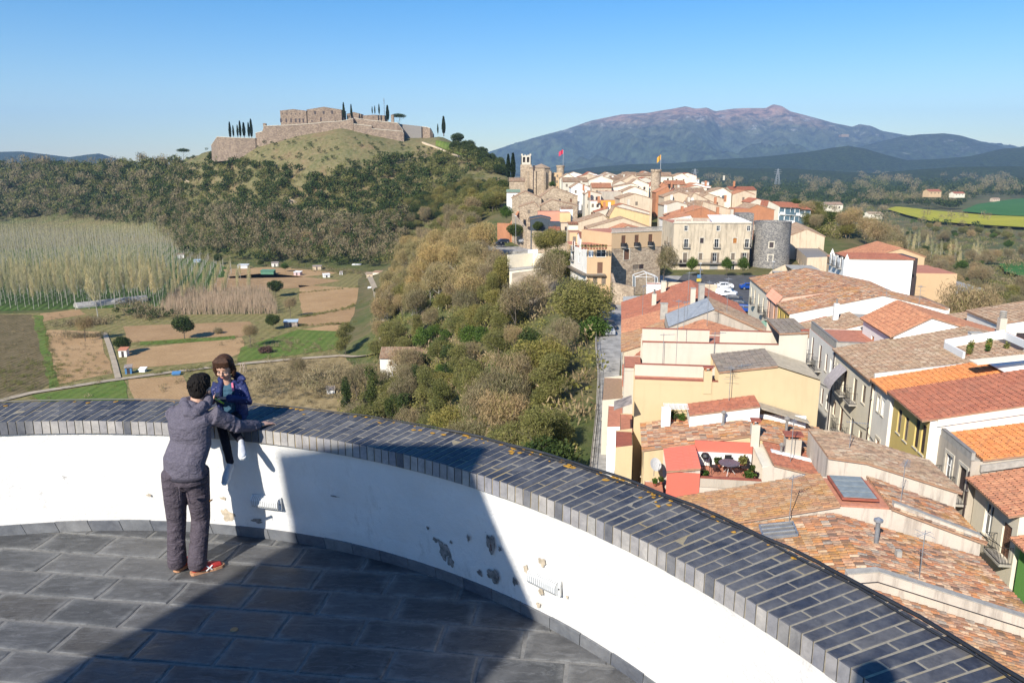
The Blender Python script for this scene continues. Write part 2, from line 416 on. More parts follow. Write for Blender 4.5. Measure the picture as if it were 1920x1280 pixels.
# ------------------------------------------------------------------ far mountain and hills
def hill_mat(name,low,mid,top,z0,z1,rock=.0,sc=.004):
    m,nt,b = nodes(name); p = pos(nt)
    n1 = noise(nt,p,sc,7,.7); n2 = noise(nt,p,sc * 5,6,.75)
    ge = nt.nodes.new('ShaderNodeNewGeometry'); sp = nt.nodes.new('ShaderNodeSeparateXYZ'); nt.links.new(ge.outputs['Position'],sp.inputs[0])
    h = math_(nt,'DIVIDE',math_(nt,'SUBTRACT',sp.outputs['Z'],z0),z1 - z0)
    h = math_(nt,'ADD',h,math_(nt,'MULTIPLY',math_(nt,'SUBTRACT',n1,.5),.7))
    c = ramp(nt,h,[(.15,low),(.5,mid),(.85,top)])
    c = mix(nt,c,ramp(nt,n2,[(.38,(.2,.22,.25)),(.62,(1.7,1.55,1.3))]),.95,'MULTIPLY')
    if rock:
        f = math_(nt,'MULTIPLY',ramp(nt,noise(nt,pos(nt,(1,1,2)),sc * 2.2,8,.8),[(.57,(0,0,0)),(.61,(1,1,1))]),rock)
        hh = ramp(nt,h,[(.3,(0,0,0)),(.45,(1,1,1)),(.8,(1,1,1)),(.95,(0,0,0))])
        c = mix(nt,c,(.62,.60,.56),math_(nt,'MULTIPLY',f,hh))
    setc(nt,b,c); b.inputs['Roughness'].default_value = 1.0; b.inputs['Specular IOR Level'].default_value = .1
    bump(nt,b,n2,1.0,90 * .004 / sc * .3); return m
def range_(name,label,crest,dist,front,back,mat,seed,rough=.12,nx=260,ny=60,zb=-60,wav=700):
    """a hill range: crest given as points seen along the skyline at its own distance, flanks carved by gullies"""
    ax,az = [],[]
    for px,py in crest:
        q = atd(px,py,dist); ax.append(q.x); az.append(q.z)
    X = np.linspace(ax[0],ax[-1],nx); zc = np.interp(X,ax,az)
    v = np.concatenate([np.linspace(0,1,ny),np.linspace(1,1.6,16)[1:]])
    XX,VV = np.meshgrid(X,v); ZC = np.broadcast_to(zc,XX.shape)
    YY = np.where(VV <= 1,dist - front * (1 - VV),dist + back * (VV - 1) / .6)
    hh = ZC - zb
    p = np.where(VV <= 1,np.interp(VV,[0,.3,.7,.9,1],[0,.12,.55,.88,1]),1 - sm((VV - 1) / .6))
    rid = 1 - 2 * np.abs(fbm(XX / wav + .35 * YY / wav,YY / (wav * 2.2),5,seed)) * 2
    g = fbm(XX / wav,YY / wav,6,seed + 5)
    env = np.clip((1 - VV) * 3,.02,1) * np.clip(VV * 3,0,1)
    ZZ = zb + hh * p + hh.max() * rough * env * ((rid - .75) * 2.4 + g * 1.6)
    ZZ = np.maximum(ZZ,zb - 5)
    sc = YY / dist; XW = XX * (.35 + .65 * sc)
    V = np.stack([XW,YY,ZZ],-1).reshape(-1,3); n,k = XX.shape
    i,j = np.meshgrid(np.arange(n - 1),np.arange(k - 1),indexing='ij')
    Fq = np.stack([i * k + j,i * k + j + 1,(i + 1) * k + j + 1,(i + 1) * k + j],-1).reshape(-1,4)
    o = link_mesh(name,raw_mesh(name,V,Fq,mat,smooth=True)); o['label'] = label; tag(o,kind='structure')
    return o
MT = hill_mat('mountain_slopes',(.05,.075,.045),(.085,.095,.065),(.34,.21,.17),120,800,.45,.0019)
HL = hill_mat('wooded_hills',(.022,.040,.014),(.026,.045,.016),(.035,.05,.02),-60,200,.0,.012)
HL2 = hill_mat('near_wooded_hills',(.030,.048,.016),(.035,.055,.02),(.04,.055,.02),-60,150,.0,.02)
range_('mountain','long blue mountain with a bare purple crest and pale crags',
       [(760,330),(860,303),(935,279),(1000,258),(1060,243),(1110,226),(1165,215),(1215,212),(1262,204),(1285,199),(1305,204),(1325,202),(1340,209),(1375,204),(1410,203),(1436,203),(1450,196),(1466,199),(1482,209),(1520,219),(1560,230),(1598,238),(1612,233),(1632,236),(1655,246),(1700,254),(1740,262),(1790,262),(1850,266),(1885,275),(1950,283),(2100,300),(2300,315)],
       9500,3600,3000,MT,21,.21,420,90,wav=900)
range_('hill','dark blue wooded hill in front of the mountain, small ruin on top',[(1380,330),(1450,312),(1520,298),(1580,285),(1640,268),(1690,256),(1725,252),(1770,250),(1800,254),(1850,268),(1890,277),(1940,292),(2020,310)],
       7200,1900,1500,hill_mat('far_hill_slopes',(.028,.045,.022),(.03,.05,.024),(.035,.05,.026),-60,350,.2,.004),33,.10,200,50,wav=700)
range_('hill','low wooded hills with pointed tops across the plain',[(1040,324),(1100,315),(1180,308),(1260,306),(1330,300),(1400,296),(1450,292),(1520,284),(1560,277),(1590,273),(1620,278),(1660,290),(1700,300),(1760,298),(1820,293),(1880,279),(1960,274),(2060,285),(2200,320)],
       4600,1300,1200,HL,44,.13,260,50,wav=420)
range_('hill','nearest dark green wooded rise beyond the town',[(1080,328),(1140,321),(1230,318),(1330,314),(1400,316),(1480,316),(1560,321),(1640,325),(1720,318),(1800,313),(1900,312),(2000,315),(2150,330)],
       3100,900,900,HL2,55,.16,260,50,wav=260)
range_('hill','blue hills beyond the valley on the far left',[(-300,300),(-180,285),(-60,287),(0,285),(40,284),(90,290),(130,295),(165,290),(185,288),(210,296),(240,306),(300,318),(380,330)],
       5200,1200,1500,HL,66,.12,200,40,wav=500)
range_('hill','nearer dark wooded ridge low on the left horizon',[(-300,312),(-100,313),(0,311),(60,314),(130,316),(200,318),(260,320),(340,326)],
       2600,700,900,HL2,77,.16,200,40,wav=260)

# ------------------------------------------------------------------ air
hm = bpy.data.materials.new('haze'); hm.use_nodes = True; hn = hm.node_tree; hn.nodes.clear()
ho = hn.nodes.new('ShaderNodeOutputMaterial'); hv = hn.nodes.new('ShaderNodeVolumePrincipled')
hv.inputs['Color'].default_value = (.42,.64,1.0,1); hv.inputs['Density'].default_value = .000070; hv.inputs['Anisotropy'].default_value = .0
hn.links.new(hv.outputs[0],ho.inputs['Volume'])
hb = MB(); hb.obox((-15000,-15000,-90),(30000,0,0),(0,30000,0),(0,0,1190),hm)
haze = hb.build('haze'); tag(haze,'faint blue haze over the valley',kind='stuff')
# ------------------------------------------------------------------ the round tower terrace
ZF,ZC = -3.30,-2.18
CT = Vector((-3.86,.625,0)); RI,RO = 5.90,6.52       # coping circle
CB = Vector((-3.60,1.08,0)); RB = 5.58                   # foot of the wall
def ringp(phi,r,z,c=CT): return Vector((c.x + r * sin(phi),c.y + r * cos(phi),z))
def inner(phi,z):
    k = (z - ZF) / (ZC - .12 - ZF); k = max(0,min(1,k))
    a = ringp(phi,RB,z,CB); b = ringp(phi,RI + .025,z,CT); return a * (1 - k) + b * k

def slate(name,cols,rough=.5,gscale=14,seed=0,spec=.5,dust=None,streak=(1,1,1),edge=False,bmp=.35):
    m,nt,b = nodes(name)
    r = orand(nt); k = len(cols); base = ramp(nt,r,[((i + .5) / k,c) for i,c in enumerate(cols)])
    n1 = noise(nt,pos(nt,streak),gscale,7,.7,.6); n2 = noise(nt,pos(nt),3.0,5,.7); n3 = noise(nt,pos(nt),60,3,.7)
    c = mix(nt,base,ramp(nt,n1,[(.3,(.55,.55,.58)),(.7,(1.45,1.42,1.38))]),.8,'MULTIPLY')
    if dust:
        f = ramp(nt,n2,[(.44,(0,0,0)),(.75,(1,1,1))]); c = mix(nt,c,dust,math_(nt,'MULTIPLY',f,.55))
        sp = ramp(nt,n3,[(.70,(0,0,0)),(.74,(1,1,1))]); c = mix(nt,c,(.35,.34,.32),math_(nt,'MULTIPLY',sp,.5))
    if edge:                                   # dust and worn mortar creep in over the rims of each slab
        tc = nt.nodes.new('ShaderNodeTexCoord'); sx = nt.nodes.new('ShaderNodeSeparateXYZ'); nt.links.new(tc.outputs['Object'],sx.inputs[0])
        ex_ = math_(nt,'SUBTRACT',math_(nt,'ABSOLUTE',sx.outputs['X']),.286 - .055); ey_ = math_(nt,'SUBTRACT',math_(nt,'ABSOLUTE',sx.outputs['Y']),.156 - .05)
        ed = math_(nt,'MULTIPLY',math_(nt,'MAXIMUM',ex_,ey_),17.0,True); ed = math_(nt,'MULTIPLY',ed,ramp(nt,noise(nt,pos(nt),6.0,6,.75),[(.36,(0,0,0)),(.66,(1,1,1))]))
        sc_ = ramp(nt,noise(nt,pos(nt,(1,3.5,1)),3.2,8,.8,1.5),[(.53,(0,0,0)),(.60,(1,1,1)),(.64,(0,0,0))])
        c = mix(nt,c,(.24,.24,.23),math_(nt,'MULTIPLY',ed,.85)); c = mix(nt,c,(.22,.225,.23),math_(nt,'MULTIPLY',sc_,.35))
    setc(nt,b,c); b.inputs['Specular IOR Level'].default_value = spec
    nt.links.new(ramp(nt,n2,[(.3,(rough - .12,) * 3),(.7,(rough + .2,) * 3)]),b.inputs['Roughness'])
    bump(nt,b,n1,bmp,.006); return m
SL_TOP = slate('slate_brick_top',[(.028,.034,.052),(.045,.050,.068),(.085,.086,.096),(.032,.038,.058),(.12,.115,.115),(.042,.047,.064)],.62,16,spec=.3,dust=(.22,.215,.21),bmp=.6)
SL_FACE = slate('slate_brick_weathered_face',[(.34,.325,.30),(.21,.21,.23),(.40,.375,.34),(.26,.25,.25),(.37,.35,.32),(.09,.095,.11)],.75,9,dust=(.26,.25,.24))
SL_FLOOR = slate('slate_floor',[(.058,.061,.065),(.078,.080,.083),(.046,.050,.055),(.095,.095,.095),(.062,.060,.058)],.5,7,spec=.3,dust=(.16,.16,.16),streak=(1,2.2,1),edge=True,bmp=.8)
SL_SKIRT = slate('slate_skirting',[(.13,.14,.155),(.19,.195,.20),(.10,.11,.13)],.6,8,dust=(.2,.2,.2))
def mortar_mat(name,c,lichen=False):
    m,nt,b = nodes(name); n = noise(nt,pos(nt),25,5,.7); n2 = noise(nt,pos(nt),1.7,4,.6)
    col = ramp(nt,n,[(.3,tuple(x * .6 for x in c)),(.7,c)])
    if lichen: col = mix(nt,col,(.36,.26,.10),ramp(nt,n2,[(.52,(0,0,0)),(.68,(1,1,1))]))
    setc(nt,b,col); b.inputs['Roughness'].default_value = .95; bump(nt,b,n,.5,.004); return m
MORT_C = mortar_mat('coping_mortar',(.36,.32,.245),True)
MORT_F = mortar_mat('floor_mortar',(.21,.205,.195))

def wall_mat():
    m,nt,b = nodes('limewashed_parapet')
    n1 = noise(nt,pos(nt),1.1,6,.7); n2 = noise(nt,pos(nt),7,6,.75,.5); n3 = noise(nt,pos(nt),38,4,.7); n4 = noise(nt,pos(nt,(1,1,.35)),5.0,6,.8)
    c = ramp(nt,n1,[(.3,(.66,.65,.62)),(.7,(.78,.775,.75))])
    # grime gathers in soft patches and thin runs, mostly on one stretch of the wall
    ge = nt.nodes.new('ShaderNodeNewGeometry'); sp = nt.nodes.new('ShaderNodeSeparateXYZ'); nt.links.new(ge.outputs['Position'],sp.inputs[0])
    g = math_(nt,'MULTIPLY',ramp(nt,n4,[(.54,(0,0,0)),(.70,(1,1,1))]),ramp(nt,n1,[(.45,(0,0,0)),(.62,(1,1,1))]))
    c = mix(nt,c,(.40,.36,.32),math_(nt,'MULTIPLY',g,.75))
    d = ramp(nt,n2,[(.63,(0,0,0)),(.68,(1,1,1))]); d = math_(nt,'MULTIPLY',d,ramp(nt,n1,[(.50,(0,0,0)),(.58,(1,1,1))]))
    c = mix(nt,c,(.20,.18,.17),math_(nt,'MULTIPLY',d,.7))
    # darker foot and edge under the coping
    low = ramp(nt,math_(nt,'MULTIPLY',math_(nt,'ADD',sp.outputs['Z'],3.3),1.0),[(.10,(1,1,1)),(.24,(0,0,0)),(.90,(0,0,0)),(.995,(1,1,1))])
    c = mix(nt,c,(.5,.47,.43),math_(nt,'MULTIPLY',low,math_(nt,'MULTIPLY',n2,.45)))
    setc(nt,b,c); b.inputs['Roughness'].default_value = .85; b.inputs['Specular IOR Level'].default_value = .3
    h = math_(nt,'ADD',math_(nt,'MULTIPLY',n2,1.0),math_(nt,'MULTIPLY',n3,.35)); bump(nt,b,h,.55,.018); return m
WALLM = wall_mat()

parapet = empty('parapet_wall',ringp(0,RI + .3,ZF),'curved whitewashed parapet wall with slate brick coping round the terrace','parapet wall')
def ring_surface(name,fa,fb,mats,phis,closed_mats=None): pass
def build_parapet():
    ph = np.radians(np.arange(-150,150.1,1.0)); mb = MB()
    zs = [ZF - .05,ZF + .25,ZF + .5,ZF + .75,ZC - .118]
    for i in range(len(ph) - 1):
        a,b2 = ph[i],ph[i + 1]
        for k in range(len(zs) - 1):
            wob = lambda p,z: inner(p,z) - Vector((sin(p),cos(p),0)) * (.010 * sin(p * 23 + z * 5) * sin(z * 4 + p * 7))
            mb.quad(wob(a,zs[k]),wob(a,zs[k + 1]),wob(b2,zs[k + 1]),wob(b2,zs[k]),WALLM)
    o = mb.build('wall_face',parapet,smooth=True)
    mb = MB()                                   # outer face and bed of mortar under the bricks
    for i in range(len(ph) - 1):
        a,b2 = ph[i],ph[i + 1]
        prof = [(RI + .04,ZC - .13),(RI + .006,ZC - .125),(RI + .006,ZC - .0035),(RO - .006,ZC - .0035),(RO - .006,ZC - .12),(RO - .04,ZC - .12),(RO - .04,ZF)]
        for k in range(len(prof) - 1):
            mb.quad(ringp(a,*prof[k]),ringp(a,*prof[k + 1]),ringp(b2,*prof[k + 1]),ringp(b2,*prof[k]),MORT_C if k < 5 else STONEG)
    mb.build('mortar_bed',parapet)
build_parapet()
def wedge(bm_,phi0,phi1,r0,r1,z0,z1,ch=.004):
    pass
DPH = .0725 / RI
PB = wloc(parapet)
def brick_faces(mb,p0,p1,r0,r1,z0,z1,front,c=Vector((0,0,0)),ch=.004):
    """one wedge brick with a chamfered top; p = angles round the ring centre"""
    q = lambda p,r,z: Vector((r * sin(p),r * cos(p),z)) + c
    e = ch / r0
    lo = [q(p0,r0,z0),q(p1,r0,z0),q(p1,r1,z0),q(p0,r1,z0)]
    mi = [q(p0,r0,z1 - ch),q(p1,r0,z1 - ch),q(p1,r1,z1 - ch),q(p0,r1,z1 - ch)]
    to = [q(p0 + e,r0 + ch,z1),q(p1 - e,r0 + ch,z1),q(p1 - e,r1 - ch,z1),q(p0 + e,r1 - ch,z1)]
    b = len(mb.v); t = rng.random()
    mb.add(lo + mi + to,[(8,11,10,9)] + [(4 + i,4 + (i + 1) % 4,8 + (i + 1) % 4,8 + i)[::-1] for i in range(4)] + [(i,(i + 1) % 4,4 + (i + 1) % 4,4 + i)[::-1] for i in range(1,4)],SL_TOP,t)
    mb.add(lo + mi,[(0,4,5,1)],SL_FACE if front else SL_TOP,t)
LAY_A = [(.0,.306),(.314,.62)]; LAY_B = [(.0,.151),(.159,.456),(.464,.62)]
def build_bricks():
    protos = {}
    g = .0046
    for nm,lay in (('A',LAY_A),('B',LAY_B)):
        for k,(a,b) in enumerate(lay):
            r0 = RI + a; r1 = RI + b
            if a > 0: r0 += .002
            mb = MB(); rc = (r0 + r1) / 2
            e = g / RI
            brick_faces(mb,-DPH / 2 + e,DPH / 2 - e,r0,r1,-.120 if k == 0 else -.05,0,k == 0,Vector((0,-rc,0)))
            me_o = mb.build('brick',None,world=False); me = me_o.data; bpy.data.objects.remove(me_o)
            protos[nm + str(k)] = (me,rc)
    rest = MB(); n = 0
    p = radians(-150); i = 0
    while p < radians(150):
        vis = radians(-14) < p < radians(74)
        nm,lay = ('A',LAY_A) if i % 2 == 0 else ('B',LAY_B)
        for k,(a,b) in enumerate(lay):
            dz = rng.uniform(-.003,.002)
            if vis and n < 299:
                me,rc = protos[nm + str(k)]
                o = link_mesh('brick',me,parapet); c = ringp(p,rc,ZC + dz) - PB
                o.location = c; o.rotation_euler = (rng.uniform(-.006,.006),rng.uniform(-.02,.02),-p + rng.uniform(-.003,.003)); n += 1
            else:
                e = g / RI
                brick_faces(rest,p - DPH / 2 + e,p + DPH / 2 - e,RI + a + (.002 if a else 0),RI + b,ZC - (.12 if k == 0 else .05),ZC + dz,k == 0,CT)
        p += DPH; i += 1
    r = rest.build('brick',parapet); tag(r,kind='stuff')
build_bricks()
def build_skirting():
    p = radians(-60)
    while p < radians(90):
        L = .29 / RB; e = .003 / RB; mb = MB()
        q = lambda a,d,z: inner(a,z) - Vector((sin(a),cos(a),0)) * d
        z1 = ZF + .105 + rng.uniform(-.004,.004); d = .018 + rng.uniform(-.003,.003); k = 4
        for j in range(k):
            a = p + e + (L - 2 * e) * j / k; b = p + e + (L - 2 * e) * (j + 1) / k
            mb.quad(q(a,d,ZF),q(a,d,z1),q(b,d,z1),q(b,d,ZF),SL_SKIRT)
            mb.quad(q(a,d,z1),q(a,-.01,z1),q(b,-.01,z1),q(b,d,z1),SL_SKIRT)
        for a in (p + e,p + L - e): mb.quad(q(a,d,ZF),q(a,-.01,ZF),q(a,-.01,z1),q(a,d,z1),SL_SKIRT)
        mb.build('skirting_tile',parapet); p += L
build_skirting()
def wallpt(px,py,off=.0):
    r = Vector(ray(px,py)).normalized(); t = 2.0
    while t < 15:
        q = r * t; d = q - CT; phi = atan2(d.x,d.y)
        w = inner(phi,q.z)
        if (q.xy - CT.xy).length >= (w.xy - CT.xy).length - off: break
        t += .004
    return q,phi
def wall_patch(px,py,w,h,mat,seed,spikes=.5):
    c,phi = wallpt(px,py,.0); rr = random.Random(seed); mb = MB(); n = 34
    ph1,ph2 = rr.uniform(0,6),rr.uniform(0,6); pts = []
    for i in range(n):
        t = 2 * pi * i / n; k = 1 + spikes * (.35 * sin(3 * t + ph1) + .3 * sin(5 * t + ph2) + rr.uniform(-.22,.22))
        a = cos(t) * w * k / 2; z = c.z + sin(t) * h * k / 2
        p2 = phi + a / RI; q = inner(p2,z); pts.append(q - Vector((sin(p2),cos(p2),0)) * .012)
    ctr = inner(phi,c.z) - Vector((sin(phi),cos(phi),0)) * .012
    mb.add([ctr] + pts,[(0,1 + i,1 + (i + 1) % n) for i in range(n)],mat); mb.build('bare_patch',parapet)
PATCH1 = plain('exposed_grey_mortar',(.27,.25,.23),.95,scale=22,var=.35)
PATCH2 = plain('exposed_tan_mortar',(.52,.44,.33),.95,scale=22,var=.2)
PATCH3 = plain('exposed_brick',(.20,.07,.05),.95,scale=16,var=.3)
for i,(px,py,w,h,mt) in enumerate([(839,1032,.11,.17,PATCH1),(852,1052,.07,.12,PATCH1),(823,1012,.08,.04,PATCH1),(929,1020,.09,.16,PATCH1),(928,1024,.05,.11,PATCH3),(938,1082,.12,.12,PATCH1),(911,1076,.05,.06,PATCH1),(981,1095,.05,.07,PATCH1),
        (885,1009,.03,.06,PATCH1),(947,1031,.03,.04,PATCH1),(1029,1057,.07,.07,PATCH2),(1000,1071,.04,.08,PATCH2),(1033,1114,.045,.08,PATCH2),(1031,1142,.04,.05,PATCH2),(404,962,.13,.12,PATCH2),(400,931,.06,.03,PATCH2),(462,972,.11,.05,PATCH1),(624,928,.09,.012,PATCH1),(252,926,.05,.025,PATCH2),(1084,1127,.02,.03,PATCH2),(852,1016,.03,.03,PATCH1),(806,989,.03,.03,PATCH1),(298,924,.04,.03,PATCH2)]):
    wall_patch(px,py,w,h,mt,100 + i)

# bulkhead lamps set on the parapet
LAMPB = plain('aged_lamp_body',(.62,.62,.60),.5,var=.1,scale=20); LAMPD = plain('lamp_cover_ribs',(.70,.72,.72),.3,var=.06,scale=30)
def wall_lamp(px,py,label,tilt=.0):
    c,phi = wallpt(px,py); n = Vector((-sin(phi),-cos(phi),0)); c = inner(phi,c.z) + n * .012; tx = Vector((cos(phi),-sin(phi),0)); up = Vector((0,0,1)); L = .275; hh = .055
    root = empty('wall_lamp',c + n * .004,label,'wall lamp','lamps on the parapet')
    mb = MB(); mb.obox(c - tx * (L / 2 + .012) - up * (hh + .006),tx * (L + .024),n * .022,up * (2 * hh + .012),LAMPB); mb.build('base_plate',root,bevel=.004)
    mb = MB()
    prof = [(-hh,.02),(-hh * .85,.045),(-hh * .4,.06),(hh * .4,.06),(hh * .85,.045),(hh,.02)]
    k = 15
    for j in range(k):
        a = -L / 2 + L * j / k; b = a + L / k * .72; d = .004
        for i in range(5):
            (u0,v0),(u1,v1) = prof[i],prof[i + 1]
            mb.quad(c + tx * a + up * u0 + n * v0,c + tx * b + up * u0 + n * v0,c + tx * b + up * u1 + n * v1,c + tx * a + up * u1 + n * v1,LAMPD)
            e = a + L / k
            mb.quad(c + tx * b + up * u0 + n * (v0 - d),c + tx * e + up * u0 + n * (v0 - d),c + tx * e + up * u1 + n * (v1 - d),c + tx * b + up * u1 + n * (v1 - d),CEMENTD)
    for a in (-L / 2,L / 2): mb.poly([c + tx * a + up * u + n * v for u,v in prof],LAMPD)
    mb.build('ribbed_cover',root)
    for a in (-L / 2 - .004,L / 2 + .004):
        mb = MB(); mb.ball(c + tx * a + n * .024,.006,.006,.006,IRON,8); mb.build('screw',root)
wall_lamp(489,937,'white ribbed lamp on the parapet below the sitting child, half in shade')
wall_lamp(1041,1094,'white ribbed lamp on the sunlit stretch of parapet beside the peeling plaster')

# floor of slate slabs
floor_ = empty('floor',(-2,5,ZF)); tag(floor_,kind='structure'); floor_['label'] = 'terrace floor of dark slate slabs with dusty joints'
def build_floor():
    mb = MB(); mb.lathe((CT.x,CT.y,0),[(.01,ZF - .006),(6.75,ZF - .006)],MORT_F,64); mb.build('mortar_bed',floor_)
    A = radians(97); ax = Vector((sin(A),cos(A),0)); ay = Vector((-ax.y,ax.x,0)); ps,protos = [],[]
    for v in range(6):
        n = MB(); L,W = .572,.312; e = .006; rr = random.Random(v)
        out = [(-L / 2,-W / 2),(0,-W / 2 + rr.uniform(-.006,.006)),(L / 2,-W / 2),(L / 2 + rr.uniform(-.006,.004),0),(L / 2,W / 2),(0,W / 2 + rr.uniform(-.006,.006)),(-L / 2,W / 2),(-L / 2 + rr.uniform(-.004,.006),0)]
        out = [(x + rr.uniform(-.005,.005),y + rr.uniform(-.005,.005)) for x,y in out]
        inn = [(x * .965,y * .945) for x,y in out]
        vs = [(x,y,-.012) for x,y in out] + [(x,y,-.003) for x,y in out] + [(x,y,.0015 + rr.uniform(-.001,.001)) for x,y in inn] + [(0,0,.002)]
        k = 8
        fs = [(i,(i + 1) % k,k + (i + 1) % k,k + i) for i in range(k)] + [(k + i,k + (i + 1) % k,2 * k + (i + 1) % k,2 * k + i) for i in range(k)] + [(2 * k + i,2 * k + (i + 1) % k,3 * k) for i in range(k)]
        n.add(vs,fs,SL_FLOOR); o = n.build('slab',None,world=False); protos.append(o.data); bpy.data.objects.remove(o)
    fb = wloc(floor_); cnt = 0; rest = MB()
    for r in range(-34,12):
        off = rng.uniform(.2,.38) * (r % 2) + rng.uniform(-.05,.05)
        for c in range(-18,14):
            q = Vector((-2.0,5.13,ZF)) + ax * (c * .60 + off) + ay * (r * .338)
            if (q.xy - CT.xy).length > 6.75: continue
            px,py = toPx(q.x,q.y,q.z); seen = q.y > 2.5 and -120 < px < 2050 and py < 1420
            if seen and cnt < 299:
                o = link_mesh('slab',protos[rng.randrange(6)],floor_); o.location = q - fb + Vector((0,0,rng.uniform(-.0015,.0015)))
                o.rotation_euler = (rng.uniform(-.003,.003),rng.uniform(-.003,.003),atan2(ax.y,ax.x) + rng.choice([0,pi]) + rng.uniform(-.006,.006)); cnt += 1
            else:
                rest.obox(q - ax * .289 - ay * .159 + Vector((0,0,-.012)),ax * .578,ay * .318,(0,0,.012),SL_FLOOR)
    tag(rest.build('slab',floor_),kind='stuff')
    q = atz(439,1180,ZF + .003); mb = MB(); mb.lathe(q,[(.001,.006),(.026,.006),(.03,.0)],plain('dull_brass',(.25,.2,.12),.45,.6),14); mb.build('drain_cap',floor_)
build_floor()

# the tower under the terrace, an unseen turret behind the camera, shaped to cast the floor and parapet shade
mb = MB(); mb.lathe((CT.x,CT.y,0),[(6.9,-60),(6.6,-27),(6.47,ZF - .3),(6.47,ZF - .012),(.01,ZF - .012)],STONEG,72)
tower = empty('tower',(CT.x,CT.y,-27),'grey rubble body of the round tower under the terrace','tower'); mb.build('wall',tower)
turret = empty('shadow_turret',(-5.3,-2.3,ZF),'unseen whitewashed turret behind the viewer, shaped to cast the shade on floor and parapet','shadow turret')
mb = MB(); pr = [(-6.07,ZF),(-3.21,ZF),(-3.21,1.42),(-3.55,2.14),(-3.77,2.67),(-3.99,3.13),(-6.07,3.22)]
vs = [(x,-1.0,z) for x,z in pr] + [(x - 1.5,-3.6,z) for x,z in pr]; k = len(pr)  # back skewed along the sun direction to keep the shadow edge
mb.add(vs,[tuple(range(k)),tuple(range(2 * k - 1,k - 1,-1))] + [(i,k + i,k + (i + 1) % k,(i + 1) % k) for i in range(k)],WHITEW); mb.build('wall',turret)
mb = MB(); mb.box((-4.9,-.985,ZF),.9,.04,2.0,WOODD); mb.build('door',turret)
mb = MB(); mb.box((-.1,-.9,ZF),2.2,2.4,1.90,WALLM); mb.build('viewing_step',None,loc=(-.1,-.9,ZF))
vs_ = bpy.data.objects['viewing_step']; tag(vs_,'raised whitewashed step on the terrace where the photographer stands','step')

# cables along the outer edge of the coping
def edge_cable(p0,p1,r,z,rad,label,amp,seed):
    rr = random.Random(seed); pts = []; n = int((p1 - p0) * 1.1)
    for i in range(n + 1):
        p = radians(p0 + (p1 - p0) * i / n); pts.append(ringp(p,r + amp * sin(i * .9 + seed) * rr.uniform(.3,1),z + rr.uniform(0,.004)))
    mb = MB(); mb.tube(pts,rad,IRON,6); o = mb.build('cable',None,loc=pts[0]); tag(o,label,'cable')
edge_cable(-14,42,RO + .004,ZC + .006,.006,'thin black cable running along the outer lip of the far coping',.004,3)
edge_cable(30,80,RO - .006,ZC + .010,.011,'thick black cable along the outer edge of the near coping',.012,5)
edge_cable(36,80,RO - .05,ZC + .010,.006,'thin black wire lying beside the thick cable on the near coping',.02,8)
# lichen cushions on the outer edge of the coping
LICH = plain('orange_lichen',(.52,.27,.03),.95,scale=60,var=.3)
mb = MB(); rr = random.Random(4)
for i in range(80):
    p = radians(rr.choice([rr.uniform(14,60),rr.uniform(33,46),rr.uniform(34,50),rr.uniform(-12,60)])); r = RO - abs(rr.gauss(0,.07)) - .012
    if r < RI: continue
    s_ = rr.uniform(.006,.026); c = ringp(p,r,ZC + .0035); n = 7
    pts = [c + Vector((cos(2 * pi * j / n) * s_ * rr.uniform(.6,1.3),sin(2 * pi * j / n) * s_ * rr.uniform(.6,1.3),0)) for j in range(n)]
    mb.add([c + Vector((0,0,.003))] + pts,[(0,1 + j,1 + (j + 1) % n) for j in range(n)],LICH)
o = mb.build('lichen',parapet); tag(o,kind='stuff')
# ------------------------------------------------------------------ building kit
class Frame:
    """o origin (ground plan), e = direction the house is extruded, p = direction of its cross-section"""
    def __init__(s,o,az_e,flip=False):
        s.o = Vector((o[0],o[1],0)); s.e = Vector((sin(az_e),cos(az_e),0)); s.p = Vector((s.e.y,-s.e.x,0)) * (-1 if flip else 1)
    def __call__(s,e,p,z): return s.o + s.e * e + s.p * p + Vector((0,0,z))
TOWN = Frame((0,0),AZT)

def face_with_holes(mb,o,ax,n,w,z0,z1,holes,mat,depth=.18):
    """vertical rectangle from o along ax (unit), outward normal n, openings cut out with reveals"""
    xs = sorted({.0,w} | {max(0,min(w,h[0])) for h in holes} | {max(0,min(w,h[0] + h[2])) for h in holes})
    zs = sorted({z0,z1} | {max(z0,min(z1,h[1])) for h in holes} | {max(z0,min(z1,h[1] + h[3])) for h in holes})
    P = lambda x,z,d=0: o + ax * x + Vector((0,0,z)) - n * d
    for i in range(len(xs) - 1):
        for k in range(len(zs) - 1):
            if xs[i + 1] - xs[i] < 1e-4 or zs[k + 1] - zs[k] < 1e-4: continue
            cx = (xs[i] + xs[i + 1]) / 2; cz = (zs[k] + zs[k + 1]) / 2
            if any(h[0] < cx < h[0] + h[2] and h[1] < cz < h[1] + h[3] for h in holes): continue
            mb.quad(P(xs[i],zs[k]),P(xs[i + 1],zs[k]),P(xs[i + 1],zs[k + 1]),P(xs[i],zs[k + 1]),mat)
    for x,z,ww,hh in holes:
        for a,b in (((x,z),(x + ww,z)),((x + ww,z),(x + ww,z + hh)),((x + ww,z + hh),(x,z + hh)),((x,z + hh),(x,z))):
            mb.quad(P(*a),P(*b),P(*b,depth),P(*a,depth),mat)

